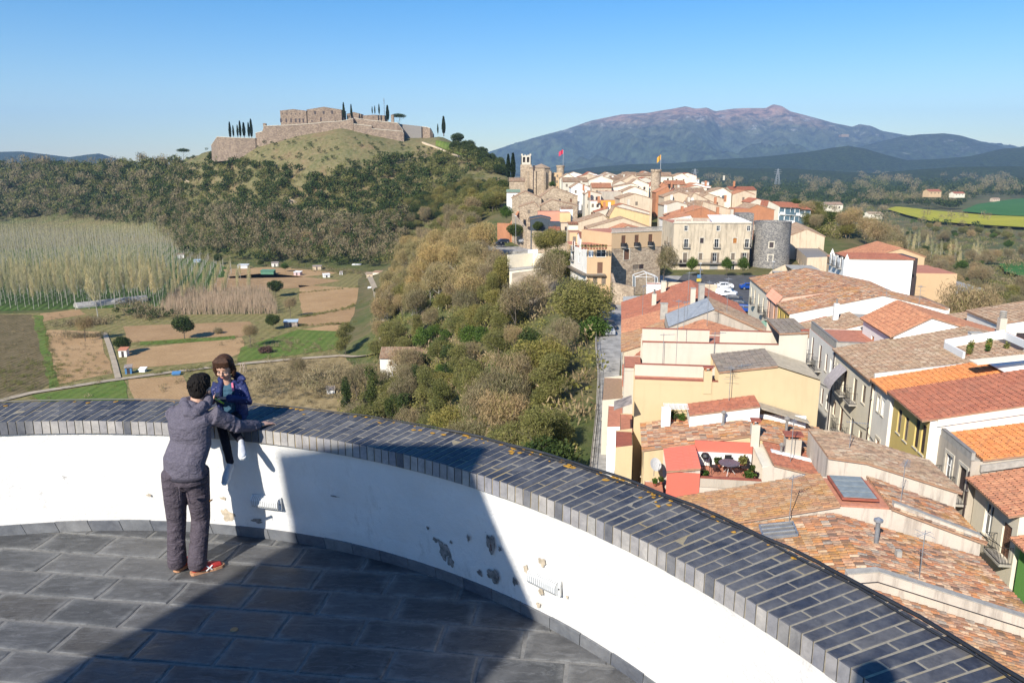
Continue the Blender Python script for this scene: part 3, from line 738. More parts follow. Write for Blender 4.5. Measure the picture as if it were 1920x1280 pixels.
WINMAT = {'shut': SHUT,'shutg': SHUTG,'dark': SHUTD,'orange': plain('varnished_wood',(.42,.17,.04),.5),'white': WHITEP,'door': WOODD,'garage': plain('metal_shutter',(.33,.32,.30),.6)}
def window(parent,o,ax,n,x,z,w,h,kind,detail,nm='window'):
    """fills an opening: frame, pane, closed shutter or half-open leaves, sill, balcony"""
    P = lambda a,b,d=0: o + ax * a + Vector((0,0,b)) - n * d
    up = Vector((0,0,1)); kinds = kind.split('+'); k0 = kinds[0]
    isdoor = k0 in ('door','garage') or nm == 'door'
    mb = MB(); d = .14; fm = WINMAT.get(k0,WHITEP if 'wf' in kinds else SHUTG)
    if k0 in ('shut','shutg','dark','orange','white','door','garage'):
        half = w / 2
        for i in range(2 if k0 != 'garage' else 1):
            ww = half if k0 != 'garage' else w
            mb.obox(P(x + i * half + .01,z + .01,d),ax * (ww - .02),n * .045,up * (h - .02),fm)
            if detail and k0 != 'garage':
                nl = max(3,int(h / .16))
                for j in range(nl): mb.obox(P(x + i * half + .05,z + .06 + j * (h - .1) / nl,d - .045),ax * (ww - .1),n * .014,up * ((h - .1) / nl * .55),fm)
        r = mb.build('door' if isdoor else nm,parent)
    else:
        t = .06
        for a,b,c,e in ((0,0,w,t),(0,h - t,w,t),(0,t,t,h - 2 * t),(w - t,t,t,h - 2 * t),(w / 2 - t / 2,t,t,h - 2 * t)):
            mb.obox(P(x + a,z + b,d),ax * c,n * .05,up * e,fm)
        if detail: mb.obox(P(x + t,z + h * .62,d),ax * (w - 2 * t),n * .045,up * .04,fm)
        r = mb.build('window',parent)
        g = MB(); g.quad(P(x + .02,z + .02,d + .01),P(x + w - .02,z + .02,d + .01),P(x + w - .02,z + h - .02,d + .01),P(x + .02,z + h - .02,d + .01),GLASS); g.build('pane',r)
        if 'leaf' in kinds:
            for sx in (0,1):
                l = MB(); l.obox(P(x - w * .5 if sx == 0 else x + w,z,-.015),ax * (w * .5),n * .04,up * h,SHUTG); l.build('shutter',r)
    if not isdoor and detail:
        g = MB(); g.obox(P(x - .06,z - .07,-.0),ax * (w + .12),n * .07,up * .07,TRIM if 'ns' not in kinds else CEMENT); g.build('sill',r)
    if 'surr' in kinds:
        g = MB()
        for a,b,c,e in ((-.2,h,w + .4,.2),(-.2,-.0,.2,h),(w,-.0,.2,h)): g.obox(P(x + a,z + b,-.002),ax * c,n * .05,up * e,TRIM)
        g.build('surround',r)
    if 'bal' in kinds:
        bw = w + .9; bx = x + w / 2 - bw / 2; bd = .62
        g = MB(); g.obox(P(bx,z - .14,0),ax * bw,n * bd,up * .12,CEMENT)
        b_ = g.build('balcony',parent)
        g = MB(); rr = .014
        zt = z + .95; c1,c2,c3,c4 = P(bx + .03,0,0),P(bx + .03,0,-bd + .03),P(bx + bw - .03,0,-bd + .03),P(bx + bw - .03,0,0)
        for (a,b2) in ((c1,c2),(c2,c3),(c3,c4)):
            for zz in (z + .06,zt): g.tube([a + up * zz,b2 + up * zz],rr * 1.3,IRON,4)
            nb = max(2,int((b2 - a).length / .14))
            for j in range(nb + 1):
                q = a + (b2 - a) * (j / nb); g.tube([q + up * (z - .02),q + up * zt],rr * .8,IRON,3,cap=False)
        g.build('railing',b_)
    return r

def tile_slope(A,B,up,rise_vec,mat,pitch=.24,course=.42,detail=2,name='roof',parent=None,overlap=.0,individual=0,thick=.09,wallmat=None,jit=1.0):
    """roof slope: A-B the eave, rise_vec from eave to ridge. rows of barrel tiles laid over a slab"""
    A = Vector(A); B = Vector(B); R = Vector(rise_vec); E = (B - A); L = E.length; ex = E / L; RL = R.length; rx = R / RL
    nrm = ex.cross(rx)
    if nrm.z < 0: nrm = -nrm
    slab = MB(); o = A - nrm * thick
    slab.obox(o,E,R,nrm * thick,CLAY if wallmat is None else wallmat); slab.obox(A + ex * .03 + rx * .03,ex * (L - .06),rx * (RL - .06),nrm * .004,SHUTD if individual else CLAY)
    nc = max(1,int(round(L / pitch))); nk = max(1,int(round(RL / course))); p = L / nc; c = RL / nk
    prof = np.array([(-.5,.0),(-.28,.42),(.0,.55),(.28,.42),(.5,.0)]) if detail >= 2 else np.array([(-.5,.0),(-.15,.5),(.15,.5),(.5,.0)])
    m = len(prof); h = p * .66
    i,k = np.meshgrid(np.arange(nc),np.arange(nk),indexing='ij'); i = i.ravel(); k = k.ravel(); T = len(i)
    jx = nr.normal(0,.012 * jit,T); jz = np.abs(nr.normal(0,.006 * jit,T)); jr = nr.normal(0,.02 * jit,T)
    e = np.array(ex); r_ = np.array(rx); n_ = np.array(nrm); a0 = np.array(A)
    V = np.zeros((T,2 * m,3)); wtaper = (.84,1.0)
    for q,(u,w) in enumerate(prof):
        for f in (0,1):                                   # 0 = lower edge of the tile, 1 = upper edge
            x = (i + .5) * p + u * p * (1.0 if f == 0 else .86) * .98 + jx + (jr * c * f)
            y = (k + (0 if f == 0 else 1.08)) * c - overlap * (k == 0) * (f == 0)
            z = w * h * (1.0 if f == 0 else .8) + (.030 if f == 0 else .004) + jz
            V[:,q + f * m] = a0 + x[:,None] * e + y[:,None] * r_ + z[:,None] * n_
    Fl = []
    for q in range(m - 1): Fl.append([q,q + 1,m + q + 1,m + q])
    Fl = np.array(Fl)
    Vt = V.reshape(-1,3); Ft = (Fl[None] + (np.arange(T) * 2 * m)[:,None,None]).reshape(-1,4)
    tone = nr.random(T)
    org = np.array(wloc(parent)) if parent is not None else np.zeros(3)
    if detail >= 1:                                        # little dark mouth of each tile
        pass
    roof = slab.build(name,parent)
    if individual:
        cen = V.mean(1); dist = np.linalg.norm(cen,axis=1); order = np.argsort(dist)
        px,py = toPx(cen[:,0],cen[:,1],cen[:,2]); vis = (px < 1960) & (py < 1320)
        order = [t_ for t_ in order if vis[t_]][:individual]; pick = set(order)
        t0 = order[0] if len(order) else 0
        lv = V[t0] - cen[t0]; me = raw_mesh('tile',lv,Fl,mat,tone=np.zeros(len(Fl)))
        for t_ in order:
            ob = link_mesh('tile',me,roof); ob.location = Vector(cen[t_]) - wloc(roof)
            ob.rotation_euler = (rng.uniform(-.02,.02),rng.uniform(-.02,.02),rng.uniform(-.03,.03))
        keep = np.array([t_ for t_ in range(T) if t_ not in pick])
        if len(keep) == 0: return roof
        Vt = V[keep].reshape(-1,3); Ft = (Fl[None] + (np.arange(len(keep)) * 2 * m)[:,None,None]).reshape(-1,4); tone = tone[keep]
    me = raw_mesh('tile',Vt - org,Ft,mat,tone=np.repeat(tone,m - 1))
    ob = link_mesh('tile',me,roof if parent is not None else None)
    if parent is not None: ob.location = (0,0,0)
    tag(ob,kind='stuff')
    return roof

def house(label,fr,e0,e1,prof,kinds,wall,zg=-27,wins=(),roofmat=T_MIX,detail=2,eave=.22,verge=.12,cat='house',group=None,name='house',pitch=.24,course=.42,indiv=0,parapet_mat=None,walls=None):
    """prof: list of (p, z) across the house, kinds: one per segment: t tiles, f flat terrace, g glass, c corrugated, w nothing (step)
       walls: {'E0': mat ...} overrides; wins: (side, a, z, w, h, kind) with a measured along the face"""
    p0,p1 = prof[0][0],prof[-1][0]
    root = empty(name,fr((e0 + e1) / 2,(p0 + p1) / 2,zg),label,cat,group)
    walls = walls or {}; mb = MB(); zmin = min(z for p,z in prof)
    sides = {'P0': (fr(e1,p0,0),-fr.e,-fr.p,e1 - e0,prof[0][1]),'P1': (fr(e0,p1,0),fr.e,fr.p,e1 - e0,prof[-1][1]),
             'E0': (fr(e0,p0,0),fr.p,-fr.e,p1 - p0,zmin),'E1': (fr(e1,p1,0),-fr.p,fr.e,p1 - p0,zmin)}
    W = {k: [w for w in wins if w[0] == k] for k in sides}
    for k,(o,ax,n,w,zt) in sides.items():
        m = walls.get(k,wall); face_with_holes(mb,o,ax,n,w,zg,zt,[(x[1],x[2],x[3],x[4]) for x in W[k]],m)
    for e,k in ((e0,'E0'),(e1,'E1')):
        m = walls.get(k,wall)
        top = [fr(e,p,z) for p,z in prof]
        pts = [fr(e,p0,zmin)] + ([] if abs(prof[0][1] - zmin) < 1e-6 else [top[0]]) + top[1:-1] + ([] if abs(prof[-1][1] - zmin) < 1e-6 else [top[-1]]) + [fr(e,p1,zmin)]
        if len(pts) >= 3: mb.poly(pts if k == 'E0' else pts[::-1],m)
    o_ = mb.build('wall',root)
    for k,(o,ax,n,w,zt) in sides.items():
        for x in W[k]: window(root,o,ax,n,x[1],x[2],x[3],x[4],x[5],detail >= 2)
    for i,kd in enumerate(kinds):
        (pa,za),(pb,zb) = prof[i],prof[i + 1]; rm = roofmat[i] if isinstance(roofmat,(list,tuple)) else roofmat
        if kd == 'w' or abs(pb - pa) < 1e-6: continue
        if kd == 't':
            lo,hi = ((pa,za),(pb,zb)) if za < zb else ((pb,zb),(pa,za))
            dirp = 1 if hi[0] > lo[0] else -1; sl = (hi[1] - lo[1]) / abs(hi[0] - lo[0])
            ev = eave if (lo[0] in (p0,p1)) else .02
            A = fr(e0 - verge,lo[0] - dirp * ev,lo[1] - ev * sl + .10); B = fr(e1 + verge,lo[0] - dirp * ev,lo[1] - ev * sl + .10)
            T = fr(e0 - verge,hi[0],hi[1] + .10)
            if detail >= 1:
                tile_slope(A,B,None,T - A,rm,pitch,course,detail,'roof',root,individual=indiv)
            else:
                nrm = (B - A).cross(T - A).normalized(); nrm = nrm if nrm.z > 0 else -nrm
                g = MB(); g.obox(A - nrm * .12,B - A,T - A,nrm * .12,rm); g.build('roof',root)
        elif kd == 'f':
            g = MB(); g.obox(fr(e0 + .2,pa + .02,za - .12),fr.e * (e1 - e0 - .4),fr.p * (pb - pa - .04),Vector((0,0,(.125))),rm if not isinstance(roofmat,(list,tuple)) and roofmat not in (T_MIX,) else (rm if isinstance(roofmat,(list,tuple)) else TERRA)); g.build('terrace',root)
        elif kd in 'cg':
            g = MB(); n = max(3,int((e1 - e0) / .3)); A = fr(e0,pa,za + .06); T = fr(e0,pb,zb + .06)
            for j in range(n):
                a = (e1 - e0) * j / n; g.obox(A + fr.e * a + Vector((0,0,.0)),fr.e * ((e1 - e0) / n * .55),T - A,Vector((0,0,.06)),rm)
                g.obox(A + fr.e * a,fr.e * ((e1 - e0) / n),T - A,Vector((0,0,.03)),rm)
            g.build('roof',root)
    return root

def parapet_on(root,pts,w,h,mat,cap=None,name='roof_parapet'):
    """low wall along a polyline of world points (its foot)"""
    for a,b in zip(pts[:-1],pts[1:]):
        a = Vector(a); b = Vector(b); d = (b - a); dh = Vector((d.x,d.y,0)).normalized(); n = Vector((-dh.y,dh.x,0))
        mb = MB(); mb.obox(a - n * w / 2,d,n * w,(0,0,h),mat); o = mb.build(name,root)
        if cap: g = MB(); g.obox(a - n * (w / 2 + .03) + Vector((0,0,h + .002)),d,n * (w + .06),(0,0,.04),cap); g.build('coping',o)

def chimney(q,w,d,h,mat,rz=.0,style='cap',label='',parent=None):
    root = parent or empty('chimney',q,label,'chimney')
    c,s_ = cos(rz),sin(rz); mb = MB(); mb.box(q - Vector((0,0,.5)),w,d,h + .5,mat,rz); mb.build('stack',root)
    t = q + Vector((0,0,h))
    if style == 'ring':
        for k in range(4):
            mb = MB(); mb.lathe(t + Vector((0,0,.02 + k * .17)),[(.001,0),(w * .46,0),(w * .5,.05),(w * .5,.11),(w * .42,.13),(.001,.13)],CEMENT,12); mb.build('ring',root)
    elif style == 'cap':
        mb = MB()
        for a in (-1,1):
            for b in (-1,1): mb.box(t + Vector((a * w * .35 * c,b * d * .35,0)),.09,.09,.22,BRICKW,rz)
        mb.box(t + Vector((0,0,.22)),w * 1.2,d * 1.25,.08,RUST,rz); mb.build('cap',root)
    elif style == 'pot':
        mb = MB(); mb.lathe(t,[(.11,0),(.09,.45),(.13,.47),(.13,.52),(.001,.52)],CEMENTD,10); mb.build('pot',root)
    elif style == 'flat':
        mb = MB(); mb.box(t + Vector((0,0,.001)),w * 1.12,d * 1.12,.06,CEMENT,rz); mb.build('cap',root)
    return root
def flue(q,h,r,label,mat=STEEL,cowl=True,lean=0):
    root = empty('flue_pipe',q,label,'flue pipe'); mb = MB()
    mb.lathe(q - Vector((0,0,.3)),[(r * 2.6,.28),(r * 1.3,.48),(r,.5),(r,h + .3)],mat,12); mb.build('pipe',root)
    if cowl:
        mb = MB(); mb.lathe(q + Vector((0,0,h + .04)),[(.001,0),(r * 2,0),(r * 2,.1),(r * .4,.2),(.001,.2)],mat,12); mb.build('cowl',root)
    return root
def antenna(q,h,label,kind='yagi',az=.3,group=None):
    root = empty('antenna',q,label,'antenna',group); mb = MB(); mb.tube([q - Vector((0,0,.2)),q + Vector((0,0,h))],.022,STEEL,4); mb.build('mast',root)
    d = Vector((sin(az),cos(az),0)); n = Vector((d.y,-d.x,0)); t = q + Vector((0,0,h - .15))
    mb = MB()
    if kind == 'yagi':
        mb.tube([t - d * .3,t + d * .9],.016,STEEL,3)
        for k in range(9): mb.tube([t + d * (-.25 + k * .13) - n * (.24 - k * .012),t + d * (-.25 + k * .13) + n * (.24 - k * .012)],.009,STEEL,3)
    elif kind == 'bars':
        for k in range(3):
            z = Vector((0,0,-k * .4)); mb.tube([t + z - n * .45,t + z + n * .45],.012,STEEL,3)
        mb.tube([t - d * .5,t + d * .4],.014,STEEL,3)
        for k in range(5): mb.tube([t + d * (-.4 + k * .17) - n * .2,t + d * (-.4 + k * .17) + n * .2],.008,STEEL,3)
    mb.build('aerial',root); return root
def dish(q,r,label,az=2.6,el=.5):
    root = empty('satellite_dish',q,label,'satellite dish'); mb = MB(); mb.tube([q,q + Vector((0,0,.7))],.025,STEEL,5); mb.build('mast',root)
    d = Vector((sin(az) * cos(el),cos(az) * cos(el),sin(el))); c = q + Vector((0,0,.75)) + d * .1; rt = d.cross(Vector((0,0,1))).normalized(); u = rt.cross(d)
    mb = MB(); n = 18; vs = [c]; fs = []
    for k,(f,dp) in enumerate(((.5,.03),(1,.12))):
        for j in range(n): t = 2 * pi * j / n; vs.append(c + (rt * cos(t) + u * sin(t)) * r * f + d * dp * r * 1.2)
    fs = [(0,1 + j,1 + (j + 1) % n) for j in range(n)] + [(1 + j,1 + n + j,1 + n + (j + 1) % n,1 + (j + 1) % n) for j in range(n)]
    mb.add(vs,fs,LAMPB); mb.build('bowl',root)
    mb = MB(); mb.tube([c - u * r * .9 + d * .1,c + d * r * 1.0 - u * .1],.014,STEEL,4); mb.ball(c + d * r * 1.0 - u * .08,.05,.05,.05,STEEL,6); mb.build('feed_arm',root)
    return root
# ------------------------------------------------------------------ houses below the tower, both sides of the main street
def TH(label,s0,s1,prof,kinds,wall,w=(),e=(),x=(),zg=-27.5,**kw):
    """w: windows of the street or path front p0 (s, z, width, height, kind); e: of the near end wall (t, ...); x: of front p1"""
    L = [('P0',s1 - a - ww / 2,z,ww,hh,k) for a,z,ww,hh,k in w] + [('E0',t - prof[0][0] - ww / 2,z,ww,hh,k) for t,z,ww,hh,k in e] + [('P1',a - s0 - ww / 2,z,ww,hh,k) for a,z,ww,hh,k in x]
    return house(label,TOWN,s0,s1,prof,kinds,wall,zg,L,**kw)
# ---- block between the cliff path and the street, nearest first
n0 = TH('nearest house under the coping, orange mottled roof running out of the bottom right corner',19,30.2,[(2.5,-18.2),(10.6,-16.9),(16.6,-18.6)],'tt',TANR,roofmat=T_MIX,indiv=80,pitch=.23,course=.38)
n1 = TH('house with the big lichened tile roof carrying a steel flue, just beyond the coping',30.5,36.2,[(2.5,-18.0),(10.6,-16.35),(17.2,-18.1)],'tt',AGED,roofmat=T_MIX,indiv=220,pitch=.23,course=.38)
parapet_on(n0,[TOWN(30.35,9.6,-16.55),TOWN(30.35,10.8,-16.35),TOWN(30.35,17.3,-18.15)],.34,.42,AGED,CEMENT)
n2 = TH('house with mossy roof strip and a pink skylight terrace, pale end wall',36.5,40.3,[(3,-17.9),(10.9,-15.95),(13.3,-15.95),(17.5,-17.4)],'tft',AGED,roofmat=[T_LIC,plain('pink_terrace_paint',(.55,.24,.15),.8),T_MIX],indiv=120,pitch=.23,course=.38)
mb = MB(); q = lambda s,t,z=-15.80: TOWN(s,t,z)
mb.obox(q(37.0,11.15),TOWN.e * 2.9,TOWN.p * 1.75,(0,0,.10),RUST)
sk = mb.build('skylight',n2)
for k in range(4):
    mb = MB(); mb.obox(q(37.1 + k * .7,11.25,-15.685),TOWN.e * .62,TOWN.p * 1.55,(0,0,.03),GLASSB); mb.build('pane',sk)
parapet_on(n2,[TOWN(36.65,13.4,-15.9),TOWN(36.65,17.5,-17.35)],.3,.30,AGED,CEMENT)
RED_EDGE = plain('red_waterproofing',(.50,.10,.07),.8)
n3 = TH('tall bare cement end wall with a red painted foot and brown roof',41.6,46.2,[(11.6,-15.4),(13.6,-15.6),(18.4,-17.0)],'tt',AGED,roofmat=T_BRN,pitch=.23,course=.38)
mb = MB(); a = TOWN(41.57,0,0)
mb.add([TOWN(41.57,t,z) for t,z in ((13.3,-17.9),(14.3,-18.2),(14.9,-18.0),(15.0,-17.3),(15.1,-18.1),(16.5,-18.5),(17.6,-19.0),(18.3,-18.9),(18.2,-19.4),(13.3,-19.2))],[(9,0,1,8),(1,2,4,5,6,8),(2,3,4),(6,7,8)],RED_EDGE); mb.build('paint_band',n3)
n3b = TH('low dull wall and tile strip between the cement end wall and the skylight house',40.35,41.55,[(12.6,-18.3),(17.9,-19.3)],'t',GREYR,roofmat=T_BRN)
n4 = TH('house with the broad orange brown tile roof in front of the yellow end wall',46.8,51.75,[(1.9,-17.4),(8.2,-16.15),(13.5,-17.15)],'tt',YELLOW,roofmat=T_MIX,pitch=.24,course=.40,indiv=0,eave=.15,
        w=[(50.6,-20.5,.9,1.3,'shutg'),(48.5,-20.5,.9,1.3,'white')])
n4b = TH('salmon red house end with a roof terrace, table and plants, cement wall below',43.1,46.75,[(2.0,-19.4),(3.1,-19.4),(3.1,-17.3),(5.0,-17.0),(5.0,-18.1),(8.5,-18.1),(8.5,-16.7),(9.1,-16.55),(13.1,-17.4)],'fwtwfwft',AGED,
         roofmat=[TERRA,TERRA,SALMON,TERRA,TERRA,TERRA,PALE,T_RED],walls={'P0': SALMON},pitch=.24,course=.4)
# red flat panels round the terrace, white inner wall, front parapet
mb = MB(); mb.obox(TOWN(43.05,3.1,-24),TOWN.p * 1.9,TOWN.e * .05,(0,0,6.75),SALMON); mb.build('wall',n4b)
mb = MB(); mb.obox(TOWN(46.6,5.0,-18.1),TOWN.p * 3.5,TOWN.e * .14,(0,0,1.6),SALMON); mb.build('wall',n4b)
mb = MB(); mb.obox(TOWN(46.45,5.05,-18.05),TOWN.p * 3.4,TOWN.e * .14,(0,0,.85),WHITEW); mb.build('wall',n4b)
parapet_on(n4b,[TOWN(43.25,5.0,-18.1),TOWN(43.25,8.5,-18.1)],.22,.55,GREYR,RUST)
parapet_on(n4b,[TOWN(43.2,2.0,-19.4),TOWN(43.2,3.1,-19.4)],.12,.5,SALMON)
for k in (0,):
    mb = MB(); mb.obox(TOWN(44.9,9.3,-16.43),TOWN.p * 3.2 + Vector((0,0,-.66)),TOWN.e * .42,(0,0,.10),WHITEP); mb.build('roof_band',n4b)
parapet_on(n4b,[TOWN(43.2,9.2,-16.6),TOWN(43.2,13.2,-17.45)],.24,.12,OLDWHITE)
mb = MB(); mb.box(TOWN(43.35,12.95,-24),.55,.5,7.3,BRICKW,-AZT); mb.build('brick_pier',n4b)
n5 = TH('small white rooftop room with a red tile roof in front of the yellow wall',49.6,51.9,[(4.9,-15.9),(9.3,-15.1),(9.32,-15.1)],'tw',WHITEW,roofmat=T_RED,zg=-17.3,pitch=.24,course=.4,verge=.05,eave=.05)
mb = MB(); mb.obox(TOWN(50.3,9.3,-15.35),TOWN.e * 1.5,TOWN.p * 3.4 + Vector((0,0,-.95)),(0,0,.07),plain('fibre_cement_sheet',(.42,.36,.27),.8)); mb.build('sheet_roof',n5)
mb = MB(); mb.obox(TOWN(51.0,9.3,-17.0),TOWN.p * 3.3,TOWN.e * .15,(0,0,1.0),WHITEW); mb.build('wall',n5)
n6 = TH('house with the large plain warm yellow end wall and a small grey roof on top',52.0,56.8,[(.4,-18.2),(1.3,-18.2),(1.3,-14.45),(6.9,-14.45),(6.9,-13.5),(10.7,-12.95),(13.55,-13.8)],'fwfwtc',YELLOW,
        roofmat=[TERRA,TERRA,TERRA,TERRA,T_GREY,plain('fibre_cement_sheet',(.42,.36,.27))],pitch=.24,course=.4,verge=.12,x=[(55,-18,1,1.6,'shutg')],
        w=[(55.5,-21.5,.8,1.0,'shutg'),(53.3,-21.5,.8,1.0,'wf')])
parapet_on(n6,[TOWN(52.12,1.3,-14.45),TOWN(52.12,6.9,-14.45)],.22,.32,YELLOW,RUST)
parapet_on(n6,[TOWN(54.2,1.3,-14.45),TOWN(54.2,6.9,-14.45)],.22,.85,CREAM,RUST)
n7 = TH('house with the largest plain cream end wall and a stepped parapet',57.0,62.0,[(.6,-14.9),(1.9,-14.9),(1.9,-13.0),(11.7,-12.9),(11.7,-11.75),(13.7,-11.6)],'fwfwt',CREAM,
        roofmat=[TERRA,TERRA,TERRA,TERRA,T_GREY],pitch=.24,course=.4,zg=-27.5,w=[(60,-17.5,.8,1.2,'shut'),(58.3,-17.5,.8,1.2,'shut'),(60,-21,.8,1.2,'shutg')],
        x=[(59.5,-15.5,.9,1.8,'shut+bal'),(59.5,-19,.9,2,'shut+bal')])
parapet_on(n7,[TOWN(57.12,1.9,-13.0),TOWN(57.12,11.7,-12.9)],.22,.38,CREAM,RUST)
for a,b in ((1.9,7.0),(7.8,11.6)): parapet_on(n7,[TOWN(59.4,a,-13.0),TOWN(59.4,b,-13.0)],.22,.95,CREAM,RUST)
parapet_on(n7,[TOWN(57.15,.6,-14.9),TOWN(57.15,1.9,-14.9)],.18,.25,CREAM,RUST)
parapet_on(n7,[TOWN(57.1,13.2,-11.7),TOWN(57.1,13.75,-11.65)],.28,.35,RUST)
n8 = TH('house with a flat pyramid of red tiles rising behind the cream parapet',62.5,69.6,[(.8,-17.6),(2.4,-16.2),(3.6,-14.9),(7.6,-13.3),(13.4,-14.9)],'twtt',CREAM,roofmat=[T_RED,T_RED,T_OR,T_OR],w=[(66,-20,.8,1.3,'shut'),(64,-20,.8,1.3,'shutg'),(68,-20,.8,1.3,'shutg')])
n9 = TH('house with the grey cement gable and a slatted glass roof on its left slope',70,76.5,[(4.6,-14.1),(8.6,-12.35),(13.4,-14.4)],'gt',GREYR,roofmat=[STEEL,T_BRN],pitch=.25)
n9b = TH('low house with an orange lichened roof against the grey gable',69.9,77,[(.6,-16.4),(4.5,-15.0)],'t',TANR,roofmat=T_LIC,pitch=.25,w=[(72,-19.5,.8,1.3,'shut'),(75,-19.5,.8,1.3,'white')])
n10 = TH('house with a dusky orange roof and a tall grey chimney behind the grey gable',77,83.6,[(.6,-16.2),(8.0,-14.1),(13.4,-15.4)],'tt',TANR,roofmat=T_OR,pitch=.28,course=.5,w=[(79,-19.5,.8,1.4,'shut'),(82,-19.5,.8,1.4,'shut')])
n11 = TH('house with the long clean red tile roof and cream gable edge',84,91.5,[(.6,-16.3),(9.3,-13.7),(13.5,-15.3)],'tt',CREAM,roofmat=T_RED,pitch=.28,course=.5,w=[(86,-19.5,.8,1.4,'wf'),(89,-19.5,.8,1.4,'shut')])
n12 = TH('house with the second red tile roof, last before the small white buildings',92,99.5,[(.6,-16.9),(9.0,-13.9),(13.6,-16.2)],'tt',CREAM,roofmat=T_RED,pitch=.28,course=.5,w=[(94,-19.5,.8,1.4,'shut')])
n13 = TH('small whitewashed house with a grey roof at the end of the red roofs',100,106,[(.6,-17.2),(6.0,-16.8)],'c',WHITEW,roofmat=plain('fibre_cement_grey',(.36,.36,.35),.8),e=[(2.2,-19.2,.7,1,'shutg'),(4.4,-19.2,.6,.9,'shutg')])
n14 = TH('low house with a faded tile roof beside the parking square',100,112,[(6.2,-17.8),(10.0,-16.4),(13.8,-18)],'tt',WHITEW,roofmat=T_BRN,pitch=.3,course=.5)
n15 = TH('narrow white stair block standing on the roofs before the square',101,102.6,[(3.6,-14.6),(5.4,-14.55)],'f',WHITEW,zg=-18,roofmat=TERRA)

# annexes towards the cliff path
TH('little cream annex with a brown lean-to roof beside the cliff path',68,76,[(-1.2,-20.6),(1.0,-20.3)],'f',CREAM,roofmat=T_BRN,w=[(70,-23,.8,1.2,'shutg'),(74,-23,.7,1.1,'shutg')])
TH('low white annex with a small terrace above the path',60.5,66.5,[(-.6,-20.6),(.75,-20.5)],'f',WHITEW,roofmat=TERRA,w=[(62,-22.6,.8,1.1,'shutg'),(64.8,-22.6,.8,1.1,'shutg')])
TH('tiny white annex with an orange roof at the foot of the yellow wall',44.2,46.6,[(.6,-20.2),(1.9,-19.8)],'t',WHITEW,roofmat=T_NEW,e=[(1.2,-21.3,.3,.35,'dark')])
TH('yellow side bay of the warm yellow house with a balcony roof',48.5,51.9,[(.1,-17.9),(1.2,-17.7)],'f',YELLOW,roofmat=RUST,w=[(50.2,-20.4,1.0,1.3,'wf')])

# ---- houses on the far side of the street, nearest first
FW = 19.9
r1 = TH('green house under the orange roof corner at the right edge',31,39.8,[(21.0,-18.6),(33,-15.6)],'t',GREENW,roofmat=T_OR,w=[(38.6,-25.3,1.0,2.2,'white+bal'),(36,-22.5,1,2,'shut+bal')],pitch=.25,eave=.55)
r2 = TH('cream house with two deep arched windows under a scalloped orange eave',40.3,45.3,[(21.0,-17.55),(33,-14.5)],'t',PALE,roofmat=T_OR,pitch=.25,eave=.6,
        w=[(43.4,-20.2,.95,1.9,'wf'),(41.3,-20.4,.95,1.9,'shut+bal'),(43.1,-24.2,.9,2.2,'shut+bal')])
r3 = TH('grey rendered house with a parapet and two doors onto iron balconies',45.6,50.2,[(20.7,-16.6),(21.3,-16.6),(33.5,-14.2)],'ft',GREYR,roofmat=[CEMENT,T_NEW],pitch=.25,
        w=[(48.4,-19.3,1.0,2.0,'wf+bal+surr'),(46.4,-19.3,1.0,2.0,'dark+bal+surr'),(48.3,-23.5,1,2.1,'shut'),(46.4,-23.5,1,2.1,'wf')])
parapet_on(r3,[TOWN(50.1,20.82,-16.6),TOWN(45.7,20.82,-16.6)],.2,.45,CEMENT,CEMENTD)
r4 = TH('mustard yellow house with four tall dark shutters under a wide orange roof',50.4,57.0,[(20.1,-15.75),(36,-12.3)],'t',MUSTARD,walls={'E0': OLDWHITE},roofmat=T_RED,pitch=.25,eave=.55,indiv=0,
        w=[(55.6,-18.4,.75,1.75,'shutd'),(54.2,-18.5,.75,1.75,'shutd'),(52.3,-18.3,.75,2.0,'dark'),(51.2,-18.3,.75,2.0,'dark'),(55.5,-21.3,.7,1.2,'orange'),(54.0,-21.3,.7,1.2,'dark'),(52,-22.5,.8,1.6,'dark')])
r5 = TH('narrow white house with paired arched windows and a bright orange roof',57.3,60.9,[(19.95,-15.95),(33,-13.1)],'t',OLDWHITE,roofmat=T_NEW,pitch=.25,eave=.4,
        w=[(59.7,-18.1,.55,1.2,'white+surr'),(58.7,-18.1,.55,1.2,'white'),(59,-21.8,.8,1.7,'orange+surr')])
r6 = TH('cream house with grey brown shutters and three balconies, brown roof with a sunken patio',61.3,72.0,[(FW,-16.1),(30.5,-13.7),(37,-15.2)],'tt',PALE,roofmat=T_BRN,pitch=.25,eave=.35,
        w=[(70.9,-18.4,.7,1.3,'white+ns'),(68.6,-19.2,1.0,2.1,'dark+bal'),(65.6,-19.1,.95,2.0,'shutg+bal'),(63.2,-18.5,.9,1.5,'shutg'),(68.6,-22.8,.9,2.2,'shut+bal'),(65.4,-22.6,.9,2.1,'shutg+bal'),(63.0,-22.2,.85,1.4,'shutg'),(70.9,-22,.7,1.3,'shut')])
r7 = TH('white house with tall brown shutters and a small pink roof terrace',72.2,82.2,[(FW,-16.2),(20.4,-16.2),(24.0,-16.2),(30,-16.2)],'fff',OLDWHITE,roofmat=[TERRA,TERRA,TERRA],
        w=[(77.4,-19.3,.85,2.4,'shut+bal'),(75.0,-18.9,.7,1.7,'shut'),(73.3,-18.8,.6,1.5,'white'),(80.6,-19.3,.8,2.5,'shut+bal'),(75.3,-22.3,.8,1.6,'shut'),(77.5,-22.9,.9,2.3,'shut+bal'),(73.4,-22.3,.7,1.5,'dark')])
parapet_on(r7,[TOWN(82.1,20.05,-16.2),TOWN(72.3,20.05,-16.2),TOWN(72.3,25.5,-16.2)],.2,.75,CEMENT,CEMENTD)
